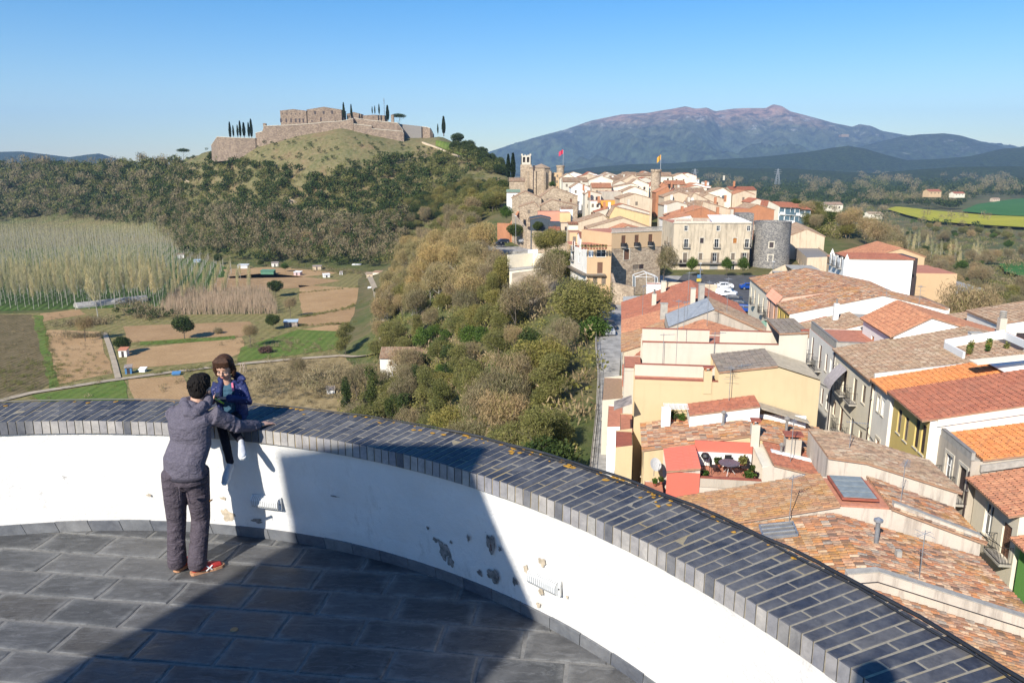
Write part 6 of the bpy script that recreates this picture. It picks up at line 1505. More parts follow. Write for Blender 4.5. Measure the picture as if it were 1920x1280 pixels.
O9,Q9 = in_px_region([(300,335),(450,322),(640,340),(760,312),(900,312),(940,400),(700,470),(300,440)],1500,77); items += [('shrub',O9,r_.uniform(.5,1.3,len(O9)))]
# foot of the hill: dense tall bare and ivy clad trees
foot_px = [(255,400),(420,402),(560,415),(700,430),(760,410),(760,470),(735,505),(700,505),(560,500),(450,492),(330,480),(300,445)]
O2,Q2 = in_px_region(foot_px,1500,32); u2 = r_.random(len(O2)); s2 = r_.uniform(.75,1.15,len(O2))
k2 = np.where(u2 < .40,'bare_tree',np.where(u2 < .66,'ivy_clad_tree',np.where(u2 < .86,'budding_tree','holm_oak')))
items += [(k,O2[k2 == k],s2[k2 == k]) for k in ('bare_tree','ivy_clad_tree','budding_tree','holm_oak')]
# scattered bushes on the open grass
O3,Q3 = in_px_region([(330,300),(400,280),(560,262),(700,262),(830,285),(840,310),(640,330),(420,318)],150,33); s3 = r_.uniform(.25,.6,len(O3)); items += [('holm_oak',O3,s3)]
O3,Q3 = in_px_region([(330,300),(400,280),(560,262),(700,262),(830,285),(840,310),(640,330),(420,318)],420,34); items += [('dry_shrub',O3,r_.uniform(.2,.55,len(O3)))]
# the wooded ridge running left, the crest behind and the right shoulder
O4,Q4 = in_px_region([(-60,322),(120,320),(260,318),(340,312),(340,420),(250,430),(120,410),(-60,420)],2100,35,300,1700); u4 = r_.random(len(O4)); k4 = np.where(u4 < .70,'holm_oak',np.where(u4 < .82,'bare_tree','budding_tree')); s4 = r_.uniform(.9,1.5,len(O4)) * np.clip(np.hypot(O4[:,0],O4[:,1]) / 750,.8,1.7)
items += [(k,O4[k4 == k],s4[k4 == k]) for k in ('holm_oak','bare_tree','budding_tree')]
merged('hill_wood',items,'mass of farther oaks and bare trees clothing the castle hill')
# dense dark oaks down the right shoulder
for k in range(46):
    px = rng.uniform(850,948); py = np.interp(px,[850,885,930,948],[270,290,314,326]) + rng.uniform(-8,12); q = hit(px,py,300,900)
    if q: tree('holm_oak',q - Vector((0,0,2.2)),rng.uniform(.8,1.35),'dark oak packed with others down the right shoulder of the castle hill','oaks on the right shoulder')
# trees standing out on the skyline
q = hit(345,303,300); tree('umbrella_pine',atd(345,303,740) if q is None else q,.95,'flat topped pine leaning alone on the skyline left of the castle',cat='pine')
for px,py,k,s_,lb in ((303,318,'holm_oak',1.3,'bushy oak on the skyline where the ridge drops left of the pine'),(858,268,'holm_oak',1.15,'big round dark oak right of the castle bastion'),(880,280,'holm_oak',1.1,'dark oak right of the big round one on the hill shoulder'),(903,290,'holm_oak',1.1,'dark oak farther down the right shoulder'),(922,300,'holm_oak',1.0,'dark oak low on the right shoulder above the church'),(937,312,'holm_oak',.9,'last dark oak before the cypress pair'),(400,300,'holm_oak',.95,'dark bush below the left bastion'),(415,295,'holm_oak',.8,'second dark bush below the left bastion')):
    p = hit(px,py,300) or Vector((atd(px,py,640).x,640,atd(px,py,640).z)); p = Vector((p.x,p.y,h1(p.x,p.y) - 2.6 * s_)); tree(k,p,s_ * 1.4,lb,cat='tree')
for px,pb,pt,lb in ((432,258,231,'first cypress from the left above the low bastion'),(438,256,237,'short cypress second from the left above the low bastion'),(446,256,236,'thin cypress third from the left above the low bastion'),(451,256,229,'tall thin cypress in the middle above the low bastion'),(458,256,232,'thick cypress fifth from the left above the low bastion'),(467,257,232,'cypress sixth from the left above the low bastion'),(472,257,226,'tallest cypress at the right end above the low bastion'),
        (645,222,195,'cypress close to the right end of the castle hall'),(659,220,198,'slim cypress between hall and low roofs'),(698,213,201,'small cypress left of the mast'),(703,213,200,'second small cypress left of the mast'),(711,214,197,'slim cypress just left of the mast'),(727,226,200,'wide dark cypress beside the umbrella pine of the castle'),(832,251,221,'large cypress alone on the right shoulder of the castle hill'),(821,250,234,'small cypress left of the large lone one')):
    b = atd(px,pb,655); h_ = (pb - pt) * 655 / F_PX; cypress(b,h_,lb,w=1.5 if px in (727,832,458) else 1.1)
tree('umbrella_pine',atd(748,234,665) - Vector((0,0,3)),.95,'round crowned pine on the castle rampart right of the mast',cat='pine')
for k,(px,pb,pt) in enumerate(((953,330,292),(962,331,290))): cypress(Vector((atd(px,pb,405).x,405,atd(px,pb,405).z - 1)),(pb - pt) * 405 / F_PX + 1,('left','right')[k] + ' one of the two tall cypresses beside the church',w=1.3)

# ---- poplar plantation in straight rows on the valley floor
pop_poly = [(-215,318),(-150,322),(-118,372),(-150,430),(-230,560),(-262,640),(-330,700),(-700,720),(-760,600),(-560,420),(-300,322)]
ax_ = radians(-18); e1 = np.array([sin(ax_),cos(ax_)]); e2 = np.array([e1[1],-e1[0]]); L = []
for i in range(-70,120):
    for j in range(-110,60):
        p = np.array([-200,330]) + e1 * i * 7.2 + e2 * j * 5.4 + nr.normal(0,.35,2); L.append(p)
L = np.array(L); L = L[inpoly(L,pop_poly)]; L = withz(L); pxx,pyy = toPx(L[:,0],L[:,1],L[:,2] + 8); L = L[(pxx > -120) & (pxx < 480)]
L = L[np.argsort(np.hypot(L[:,0],L[:,1]))]; P1 = KINDS['poplar']
for i in range(min(300,len(L))):
    s_ = rng.uniform(.72,.92) * float(np.interp(toPx(*L[i])[0],[290,350],[1,.5])); o = tree('poplar',Vector(L[i]),(s_,s_,s_ * rng.uniform(.92,1.05)),'slender leafless poplar with pale trunk in the plantation rows','poplars in the plantation',cat='poplar')
rest = L[300:]
mb = MB(); vs = []; fs = []; n = len(rest)
if n:
    w = .22; A = rest; B = A + np.array([0,0,9.5]) * np.interp(toPx(rest[:,0],rest[:,1],rest[:,2])[0],[290,350],[1,.45])[:,None]; V = np.stack([A + [-w,0,0],A + [w,0,0],B + [w * .5,0,0],B + [-w * .5,0,0],A + [0,-w,0],A + [0,w,0],B + [0,w * .5,0],B + [0,-w * .5,0]],1).reshape(-1,3)
    Fp = (np.array([[0,1,2,3],[4,5,6,7]])[None] + (np.arange(n) * 8)[:,None,None]).reshape(-1,4)
    o = link_mesh('poplar_trunks',raw_mesh('poplar_trunks',V,Fp,BARKP)); tag(o,'pale trunks of the farther poplars',kind='stuff')
    merged('poplar_wood',[('poplar',rest,nr.uniform(.72,.92,n) * np.interp(toPx(rest[:,0],rest[:,1],rest[:,2])[0],[290,350],[1,.5]))],'crowns of the farther poplars in the plantation')

# ---- far woods of the plain on the right, seen as a mass
def wood_region(poly,n,kinds,seed,d0=250,d1=3800,size=1.0):
    O,Q = in_px_region(poly,n,seed,d0,d1); r = np.random.default_rng(seed); D_ = np.hypot(O[:,0],O[:,1]); u = r.random(len(O)); cl = vnoise(Q[:,0] / 40,Q[:,1] / 7,seed); out = []
    e = np.cumsum([k[1] for k in kinds]); e = e / e[-1]; uu = np.clip(.55 * u + .45 * cl,0,.999); ix = np.searchsorted(e,uu); s_ = r.uniform(.7,1.15,len(O)) * size * np.clip(D_ / 700,.75,4.0)
    for i,(k,_) in enumerate(kinds): out.append((k,O[ix == i] - np.array([0,0,.5]),s_[ix == i]))
    return out
right_far = [(1080,330),(1250,326),(1450,326),(1560,330),(1700,325),(1960,320),(1960,372),(1840,372),(1790,395),(1690,388),(1640,392),(1560,386),(1500,398),(1380,375),(1280,352),(1080,336)]
right_mid = [(1480,400),(1520,386),(1600,380),(1660,390),(1700,412),(1800,425),(1960,436),(1960,640),(1900,660),(1840,620),(1800,590),(1750,560),(1700,500),(1690,460),(1620,450),(1540,448),(1500,430)]
it = wood_region(right_far,4400,[('holm_oak',.70),('bare_tree',.12),('budding_tree',.18)],51,500,4200,1.0)
merged('plain_wood',it,'broad woods of pine, oak and bare trees across the plain')
O5,Q5 = in_px_region(right_mid,900,52,120,1300)
gl = (Q5[:,0] > 1850) & (Q5[:,1] > 505) & (Q5[:,1] < 560); gl |= (Q5[:,1] > 455) & (Q5[:,1] < 500) & (Q5[:,0] > 1720) & (vnoise(Q5[:,0] / 30,Q5[:,1] / 8,6) > .45)
O5 = O5[~gl]; Q5 = Q5[~gl]; u5 = r_.random(len(O5)); d5 = np.hypot(O5[:,0],O5[:,1]); oo = np.argsort(d5)
k5 = np.where(u5 < .50,'bare_tree',np.where(u5 < .68,'holm_oak',np.where(u5 < .86,'budding_tree','green_tree')))
LR = {'bare_tree': 'leafless brown tree in the gardens right of the town','holm_oak': 'dark evergreen tree in the gardens right of the town','budding_tree': 'olive budding tree in the gardens right of the town','green_tree': 'bright green tree in the gardens right of the town'}
restr = {};
for n_,i in enumerate(oo):
    s_ = rng.uniform(.6,1.0)
    if n_ < 240: tree(str(k5[i]),Vector(O5[i]) - Vector((0,0,.4)),s_,LR[k5[i]],LR[k5[i]].split(' in ')[0].replace('tree','trees') + ' right of the town')
    else: restr.setdefault(str(k5[i]),[]).append((*O5[i],s_ * min(1.6,max(1,d5[i] / 500))))
it = [(k,np.array(v)[:,:3],np.array(v)[:,3]) for k,v in restr.items()]
O6,Q6 = in_px_region(right_mid,2200,53,120,1300); it += [('dry_shrub',O6[::2],nr.uniform(.8,1.6,len(O6[::2]))),('shrub',O6[1::2],nr.uniform(.8,1.5,len(O6[1::2])))]
merged('garden_scrub',it,'scrub and farther trees right of the town')
# rows of slim pale poplars beyond the villa
for k,(px,py) in enumerate([(1690,440),(1702,448),(1712,452),(1722,446),(1735,455),(1745,468),(1752,478),(1762,470),(1778,476),(1790,470),(1796,486),(1822,478),(1828,470),(1832,486),(1708,470),(1697,462)]):
    p = hit(px,py + 22,150);
    if p: tree('poplar',p,(.8,.8,.62),'slim bare white poplar in the line beyond the white villa','white poplars beyond the villa',cat='poplar')

# right flank close by: trees behind the street houses
Pr = poisson(lambda P: np.ones(len(P),bool),(34,170),(60,260),6.5,25); Pr3 = withz(Pr); tR = Pr[:,0] * UY - Pr[:,1] * UX; sR = Pr[:,0] * UX + Pr[:,1] * UY
okr = (tR > np.interp(sR,[40,75,90,110,150,200],[56,54,52,46,66,78])) & visible(Pr3) & (sR > 62); Pr3 = Pr3[okr]; ur = r_.random(len(Pr3))
for i,p in enumerate(Pr3[:200]):
    k = 'bare_tree' if ur[i] < .6 else ('budding_tree' if ur[i] < .82 else ('green_tree' if ur[i] < .92 else 'holm_oak'))
    tree(k,Vector(p) - Vector((0,0,.5)),rng.uniform(.8,1.15),{'bare_tree': 'leafless brown tree on the bank behind the street houses','budding_tree': 'olive budding tree on the bank behind the street houses','green_tree': 'bright green tree on the bank behind the street houses','holm_oak': 'dark evergreen tree on the bank behind the street houses'}[k],k.replace('_',' ') + 's on the bank behind the houses')

# small trees of the square and around the town
for px,k in ((1297,'left'),(1362,'middle'),(1393,'right')):
    b = atd(px,521,196); b.z = ZS + .2; tree('green_tree',b,(.46,.46,.66),k + ' one of three small green trees before the palace')
tree('bare_tree',atz(1243,540,-26),(.85,.85,.85),'wide leafless tree shading the corner between stone house and palace')
for px,py,d,k,s_,lb in ((950,405,268,'green_tree',.75,'bright green bushy tree on the brick bastion'),(919,462,262,'green_tree',.9,'bright green tree beside the parked cars above the wood'),(895,452,290,'holm_oak',1.4,'dark conifer like tree above the parked cars'),(965,440,250,'holm_oak',.8,'dark shrubby tree below the bastion wall'),(1024,470,222,'budding_tree',1.0,'olive tree on the cliff behind the yard'),(1046,465,218,'budding_tree',.9,'yellowish tree on the cliff by the white side wing'),(1008,428,243,'holm_oak',.5,'dark ivy mound under the modern grey box'),
        (1052,520,176,'budding_tree',1.1,'dense grey green tree in front of the cliff yard'),(1030,545,168,'bare_tree',1.0,'bare tree on the bank below the cliff yard'),(1098,610,128,'budding_tree',1.25,'big olive green tree beside the ramp with the parked cars'),(1080,590,135,'budding_tree',1.1,'olive tree left of the big one beside the ramp'),(1112,640,121,'green_tree',.9,'green tree at the foot of the ramp'),(1000,590,160,'bare_tree',1.0,'leafless tree by the lower road'),(1036,350,392,'green_tree',.6,'small green tree right of the apse')):
    p = atd(px,py,d); tree(k,Vector((p.x,p.y,p.z - 3.0 * s_)),s_,lb)
# ------------------------------------------------------------------ fields, tracks and gardens on the valley floor
def fieldmat(name,c1,c2,row_az=.0,pitch=1.0,amp=.2,rough_sc=.3):
    m,nt,b = nodes(name); p = pos(nt); mp = nt.nodes.new('ShaderNodeMapping'); mp.inputs['Rotation'].default_value = (0,0,row_az); nt.links.new(p,mp.inputs['Vector'])
    wv = nt.nodes.new('ShaderNodeTexWave'); wv.inputs['Scale'].default_value = 1 / pitch * .5; wv.inputs['Distortion'].default_value = 1.2; wv.inputs['Detail'].default_value = 3; nt.links.new(mp.outputs[0],wv.inputs['Vector'])
    n = noise(nt,p,rough_sc * .25,6,.7); n2 = noise(nt,p,2.2,4)
    c = ramp(nt,n,[(.32,c1),(.68,c2)]); c = mix(nt,c,ramp(nt,wv.outputs['Fac'],[(0,(1 - amp,) * 3),(1,(1 + amp,) * 3)]),1.0,'MULTIPLY')
    c = mix(nt,c,ramp(nt,n2,[(.3,(.8,.8,.8)),(.7,(1.15,1.15,1.15))]),1.0,'MULTIPLY')
    setc(nt,b,c); b.inputs['Roughness'].default_value = .95; b.inputs['Specular IOR Level'].default_value = .1; return m
EARTH = fieldmat('tilled_tan_earth',(.36,.225,.11),(.46,.30,.155),radians(8),1.3,.10)
EARTH2 = fieldmat('tilled_brown_earth',(.32,.20,.10),(.42,.27,.14),radians(80),1.6,.12)
SCRUBM = fieldmat('dark_brown_stubble',(.11,.09,.04),(.20,.15,.08),0,3,.2,1)
GRASS = fieldmat('short_green_grass',(.085,.15,.025),(.16,.19,.05),0,4,.1,1)
DRYG = fieldmat('dry_meadow',(.25,.19,.09),(.36,.27,.14),0,4,.1,.8)
RAPE = fieldmat('flowering_rapeseed',(.30,.30,.03),(.44,.39,.04),radians(20),12,.06,.08)
CORN = fieldmat('young_green_corn',(.04,.13,.03),(.07,.17,.045),radians(40),12,.05,.08)
def field(label,pts,mat,z=.10,name='field',world_pts=False,zz=VZ,tess=False):
    P_ = [Vector(p) for p in pts] if world_pts else [atz(x,y,zz) for x,y in pts]
    c = sum(P_,Vector((0,0,0))) / len(P_)
    # ragged edges so that plots do not look cut with a knife
    out = []; rr = random.Random(int(pts[0][0] * 3 + pts[0][1]))
    for a,b in zip(P_,P_[1:] + P_[:1]):
        n = max(1,int((b - a).length / 7))
        for i in range(n): q = a + (b - a) * (i / n); out.append(q + Vector((rr.uniform(-.5,.5),rr.uniform(-.5,.5),0)) * min(1.0,(b - a).length / 25))
    mb = MB()
    for p in out: p.z = zz + z
    mb.poly(out,mat); o = mb.build(name,None,loc=(c.x,c.y,zz + z))
    if o.data.polygons[0].normal.z < 0: o.data.flip_normals()
    o['label'] = label; tag(o,kind='structure'); return o
field('grass and weeds around the garden plots',[(-40,590),(120,585),(330,500),(470,482),(620,490),(720,505),(735,560),(725,640),(640,700),(560,800),(-60,850),(-200,640)],fieldmat('rough_garden_grass',(.13,.14,.04),(.31,.235,.11),0,5,.1,2),.05,'meadow')
field('tan ploughed plot left of the track',[(80,618),(186,622),(212,700),(104,722),(92,690)],EARTH)
field('ploughed plot between bush and holm oak',[(232,612),(470,603),(478,616),(455,632),(238,642)],EARTH2)
field('long ploughed plot above the cart track',[(240,655),(455,633),(457,660),(420,676),(236,692)],EARTH)
field('narrow strip of kale rows',[(262,641),(440,630),(444,636),(262,648)],GRASS,.16)
field('furrowed plot just above the coping left of the man',[(238,712),(345,705),(365,752),(380,790),(262,770)],EARTH)
field('smooth tan field in the middle distance',[(560,535),(690,541),(700,560),(640,580),(566,592)],EARTH)
field('tan field behind the dark tree',[(400,522),(500,512),(640,526),(560,540),(470,545),(400,545)],EARTH2)
field('far tan strip by the sheds',[(420,505),(520,500),(640,512),(560,520),(430,522)],EARTH)
field('tan field with a green edge',[(560,597),(710,566),(722,590),(690,606),(560,612)],EARTH2)
field('pale plot near the blue barrels',[(552,620),(640,606),(715,606),(712,622),(560,640)],EARTH)
field('brown overgrown field behind the child',[(430,690),(560,672),(650,668),(700,690),(640,790),(420,800)],DRYG)
field('bright green slope of grass',[(450,652),(560,618),(640,622),(655,650),(560,665),(440,680)],GRASS,.12)
field('dark weedy field at the left edge',[(-60,590),(60,590),(95,720),(60,740),(-80,760)],SCRUBM)
field('green grass strip beside the dark field',[(62,592),(78,592),(112,722),(92,735)],GRASS,.13)
field('green lawn below the cart track',[(60,742),(235,712),(240,750),(100,775)],GRASS,.13)
field('small tan plot by the brush pile',[(75,588),(150,580),(160,590),(78,603)],EARTH2)
field('green grass under the poplars',[(-40,470),(310,455),(470,520),(420,548),(300,575),(-60,585)],fieldmat('mown_green_rows',(.05,.11,.02),(.10,.13,.04),radians(-18),5,.3,1),.08)
field('yellow rapeseed field on the right',[(1662,396),(1680,391),(1760,400),(1850,408),(1990,414),(1990,436),(1850,428),(1745,420),(1700,408)],RAPE,3.2)
field('bright green field behind the rapeseed',[(1832,386),(1900,376),(1990,370),(1990,412),(1880,408),(1800,400)],CORN,2.9)
field('green meadow near the right edge',[(1870,520),(1990,512),(1990,556),(1930,552),(1880,536)],CORN,7.5)
def strip(label,pts,w,mat,z=.35,name='track'):
    P_ = [hit(x,y,120,900) or atz(x,y,VZ) for x,y in pts]; P_ = [P_[0]] + [a.lerp(b,k / 6) for a,b in zip(P_[:-1],P_[1:]) for k in range(1,7)]; mb = MB(); L,R = [],[]
    for i,p in enumerate(P_):
        d = (P_[min(i + 1,len(P_) - 1)] - P_[max(i - 1,0)]); d.z = 0; d.normalize(); n = Vector((-d.y,d.x,0)); q = Vector((p.x,p.y,h1(p.x,p.y) + z)); L.append(q + n * w / 2); R.append(q - n * w / 2)
    for i in range(len(P_) - 1): mb.quad(R[i],R[i + 1],L[i + 1],L[i],mat)
    o = mb.build(name,None,loc=(P_[0].x,P_[0].y,VZ + z)); o['label'] = label; tag(o,kind='structure')
strip('pale cart track crossing the plots',[(-60,768),(60,738),(200,716),(330,698),(450,684),(560,674),(640,668),(720,660)],2.6,TRACK)
strip('grassy track between plots',[(196,625),(205,650),(214,680),(222,712)],1.6,TRACK)
strip('sandy track curving along the foot of the wood',[(690,512),(700,530),(708,548),(712,570),(722,590),(728,610),(722,640),(716,662)],4.0,TRACK)
# ditch and hedge lines
def scatter_line(name,label,pts,kind,n,smin,smax,spread=2.0):
    P_ = [atz(x,y,VZ) for x,y in pts]; out = []
    for i in range(n):
        k = rng.randrange(len(P_) - 1); t = rng.random(); q = P_[k] + (P_[k + 1] - P_[k]) * t; out.append((q.x + rng.gauss(0,spread),q.y + rng.gauss(0,spread),VZ))
    return (kind,np.array(out),nr.uniform(smin,smax,n))
it = [scatter_line('','',[(540,552),(700,536)],'shrub',60,.2,.4,.6),scatter_line('','',[(570,595),(640,582),(700,560)],'shrub',90,.2,.45,.8),scatter_line('','',[(550,612),(720,604)],'shrub',70,.2,.4,.8),scatter_line('','',[(230,648),(450,632)],'shrub',60,.15,.3,.6),
      scatter_line('','',[(300,700),(445,684)],'shrub',60,.2,.45,1.2),scatter_line('','',[(78,600),(112,722)],'shrub',80,.2,.4,.8),scatter_line('','',[(0,600),(40,660),(50,720)],'dry_shrub',500,.15,.4,12),scatter_line('','',[(0,690),(70,700),(60,735)],'shrub',200,.2,.45,8),
      scatter_line('','',[(235,570),(290,596),(270,590)],'dry_shrub',60,.8,1.3,4),scatter_line('','',[(250,592),(320,598)],'holm_oak',22,.3,.55,4),scatter_line('','',[(130,610),(190,606)],'dry_shrub',60,.6,1.1,3),scatter_line('','',[(120,630),(180,632)],'dry_shrub',40,.5,.8,2),
      scatter_line('','',[(440,720),(640,700),(560,760)],'dry_shrub',600,.2,.6,11),scatter_line('','',[(470,740),(640,740)],'bare_tree',36,.3,.6,7),scatter_line('','',[(460,640),(600,655)],'dry_shrub',120,.2,.5,5),scatter_line('','',[(340,480),(480,492),(700,515)],'shrub',160,.4,.9,5),scatter_line('','',[(340,480),(480,492),(700,515)],'dry_shrub',140,.4,.9,6),scatter_line('','',[(730,560),(722,640)],'shrub',60,.4,.9,3)]
merged('garden_weeds',it,'hedges, reeds and weeds between the garden plots')
# the young plantation: thin pinkish stems in rows
yp = []; a0 = atz(300,590,VZ); a1 = atz(520,588,VZ); b0 = atz(330,556,VZ); b1 = atz(500,552,VZ)
for i in range(64):
    for j in range(9):
        u_,v_ = i / 63,j / 8; p = (a0 * (1 - u_) + a1 * u_) * (1 - v_) + (b0 * (1 - u_) + b1 * u_) * v_; yp.append((p.x + rng.gauss(0,.4),p.y + rng.gauss(0,.4)))
yp = np.array(yp); n = len(yp); A = np.concatenate([yp,np.full((n,1),VZ)],1); Vy = []; Ty = []
for k in range(7):
    o1 = nr.normal(0,.35,(n,3)); o1[:,2] = 0; hh = nr.uniform(3.5,6.5,n); t0 = A + o1 * (k > 0) + np.array([0,0,0]); tp = t0 + nr.normal(0,.35,(n,3)); tp[:,2] = VZ + hh; w = np.array([.07,0,0]); Vy.append(np.stack([t0 - w,t0 + w,tp + w * .3,tp - w * .3],1)); Ty.append(nr.random(n))
Vy = np.concatenate(Vy).reshape(-1,3); o = link_mesh('young_poplars',raw_mesh('young_poplars',Vy,np.arange(len(Vy)).reshape(-1,4),M_YNG,tone=np.concatenate(Ty))); tag(o,'dense stand of thin pinkish saplings in rows',kind='stuff')
# single trees of the fields
def ftree(px,py,k,s,lb,cat='tree'):
    p = atz(px,py,VZ); tree(k,p,s,lb,cat=cat)
ftree(346,636,'holm_oak',1.12,'round dark holm oak alone between the ploughed plots','holm oak')
ftree(231,664,'holm_oak',.80,'dark tree beside the tiny white hut','holm oak')
ftree(517,557,'holm_oak',1.1,'dark round tree at the edge of the sapling stand','holm oak')
ftree(512,618,'holm_oak',.82,'low dark spreading tree left of the garden shed','holm oak')
ftree(545,596,'bare_tree',.75,'reddish leafless tree behind the garden shed','bare tree')
ftree(470,652,'bare_tree',.72,'leafless tree with ivy at the corner of the long plot','bare tree')
ftree(410,625,'dry_shrub',.9,'pale blossoming bush right of the round holm oak','shrub')
ftree(648,668,'tall_budding_tree',.85,'slim budding tree standing by the cart track','tree')
ftree(497,662,'purple_shrub',.8,'purple leafed shrub on the green bank','shrub')
ftree(720,648,'holm_oak',.85,'dark bush at the bend of the sandy track','tree')
ftree(712,560,'holm_oak',.75,'dark shrub tree beside the ruined hut','tree')
ftree(411,496,'holm_oak',.95,'dark green clump right of the white hut by the poplars','tree')
ftree(490,500,'holm_oak',.6,'small dark tree among the garden sheds','tree')
ftree(535,510,'green_tree',.7,'bright green bush by the garden sheds','tree')
ftree(185,600,'poplar',(1.5,1.5,.98),'large pale leafless tree leaning beside the long polytunnel','tree')
ftree(160,640,'bare_tree',.8,'spreading bare tree above the brush pile','bare tree')
ftree(560,720,'bare_tree',.7,'thin bare tree in the brown overgrown field','bare tree')
# long tunnel, huts and sheds
def tunnel(a,b,r,mat,label):
    a = Vector(a); b = Vector(b); root = empty('polytunnel',a,label,'polytunnel'); d = (b - a); n = Vector((-d.y,d.x,0)).normalized(); mb = MB(); k = 8; m = 12
    for i in range(m):
        for j in range(k):
            t0,t1 = pi * j / k,pi * (j + 1) / k; P = lambda u,t: a + d * u + n * cos(t) * r + Vector((0,0,sin(t) * r * .75))
            mb.quad(P(i / m,t0),P((i + 1) / m,t0),P((i + 1) / m,t1),P(i / m,t1),mat,rng.random())
    for u in (0,1): mb.poly([a + d * u + n * cos(pi * j / k) * r + Vector((0,0,sin(pi * j / k) * r * .75)) for j in range(k + 1)],mat)
    mb.build('cover',root)
tunnel(atz(142,577,VZ),atz(274,562,VZ),3.0,plain('dull_tunnel_film',(.38,.36,.33),.7,scale=.5,var=.2),'long grey polytunnel at the edge of the poplar plantation')
def hut(px,py,w,d,h,wall,roof,label,rz=.2,name='hut',door=True,cat='hut'):
    p = atz(px,py,VZ); root = empty(name,p,label,cat); mb = MB(); mb.box(p - Vector((0,0,.3)),w,d,h + .3,wall,rz); mb.build('wall',root)
    c,s_ = cos(rz),sin(rz); ax = Vector((c,s_,0)); ay = Vector((-s_,c,0)); mb = MB(); mb.obox(p - ax * (w / 2 + .2) - ay * (d / 2 + .3) + Vector((0,0,h - .05)),ax * (w + .4),ay * (d + .6) + Vector((0,0,.5)),(0,0,.1),roof); mb.build('roof',root)
    if door: mb = MB(); mb.obox(p - ax * .4 - ay * (d / 2 + .03),ax * .8,ay * .04,(0,0,min(1.9,h - .3)),SHUTD); mb.build('door',root)
    return root
SHEET = plain('rusty_sheet_roof',(.34,.28,.24),.8,scale=2,var=.3); BLUEP = plain('blue_plastic',(.08,.22,.42),.5); GREENN = plain('green_netting',(.10,.24,.15),.8)
hut(233,668,2.4,2.2,2.3,WHITEW,TERRA,'tiny white garden hut under the dark tree',.1)
hut(242,700,1.8,1.6,2.0,BLUEP,SHEET,'little blue and white tool shed beside the cart track',.3)
hut(340,484,4,3,2.6,WHITEW,T_BRN,'white hut at the corner of the poplar plantation',.2)
hut(370,492,4,2.5,1.4,plain('pale_blue_tarp',(.35,.47,.58),.6),plain('pale_blue_tarp',(.35,.47,.58),.6),'low heap under a pale blue tarpaulin near the white hut',.1,'covered_pile',False,'tarpaulin')
hut(457,503,6,3.5,2.0,plain('white_film',(.62,.64,.64),.5),plain('white_film',(.62,.64,.64),.5),'white film covered cold frame among the garden sheds',.05,'cold_frame',False,'cold frame')
hut(503,514,7.5,3.5,2.0,GREENN,GREENN,'green netted garden frame at the edge of the tan field',-.05,'net_frame',False,'net frame')
hut(470,482,7,3,2.2,PALE,SHEET,'long low shed at the foot of the wooded slope',.05)
hut(516,500,4,3,2.4,OLDWHITE,SHEET,'cluttered shed with an awning left of the bright bush',.2)
hut(559,516,4,2.5,1.8,plain('pinkish_sheet',(.55,.40,.40),.7),WHITEP,'small pinkish shed with a white roof',-.3)
hut(595,506,5,3,2.2,TANR,SHEET,'brown shed among scrub at the far side of the fields',.1)
hut(612,520,3.5,2.5,1.6,WHITEW,WHITEP,'low white shed near the curved green bed',.4)
hut(669,502,5,2.5,1.8,WHITEP,WHITEP,'white long shelter at the edge of the wood',0)
hut(640,515,1.6,1.4,1.5,WHITEP,SHEET,'tiny white box hut between the sheds',0)
hut(546,612,5.0,2.6,2.0,SHEET,plain('pale_blue_sheet',(.42,.52,.60),.6),'garden shed with a pale blue roof between two dark trees',.15)
hut(693,523,3.2,3.0,3.0,TANR,T_BRN,'tan stone hut at the top of the sandy track',.2)
hut(712,520,6.5,4.0,3.0,PALE,T_BRN,'larger farm hut with a pale wall beside the tan stone hut',-.2)
hut(722,562,4.5,3.0,1.8,BRICKW,SHEET,'half ruined brick hut at the wood edge',.3)
hut(694,545,1.8,1.2,1.4,WHITEP,WHITEP,'small white tank beside the sandy track',0,'water_tank',False,'tank')
hut(707,592,1.4,1.2,1.2,BLUEP,BLUEP,'bright blue barrel stand on the sandy ground',0,'barrel',False,'barrel')
hut(714,602,2.2,1.0,.9,plain('grey_blue_tarp',(.22,.28,.36),.6),plain('grey_blue_tarp',(.22,.28,.36),.6),'grey blue tarpaulin pile beside the sandy track',.8,'covered_pile',False,'tarpaulin')
hut(331,703,2.0,.9,.5,BLUEP,BLUEP,'flat bright blue cover beside the cart track',.2,'covered_pile',False,'tarpaulin')
hut(268,697,1.7,1.2,.8,WHITEP,WHITEP,'white water tub beside the cart track',0,'water_tub',False,'tub')
hut(620,737,2.0,1.6,1.3,WHITEP,SHEET,'white tarpaulin bundle in the overgrown field',.3,'covered_pile',False,'tarpaulin')
# leaning bean pole stack
st_ = empty('pole_stack',atz(456,698,VZ),'stack of bean poles leaning together behind the child','pole stack')
for k in range(9):
    p = atz(456,698,VZ); a = k * .7; mb = MB(); mb.tube([p + Vector((cos(a) * 1.3,sin(a) * .9,0)),p + Vector((cos(a) * .15 + (.7 if k % 2 else -.4),0,2.9))],.09,plain('weathered_poles',(.40,.32,.24),.9),4); mb.build('pole',st_)
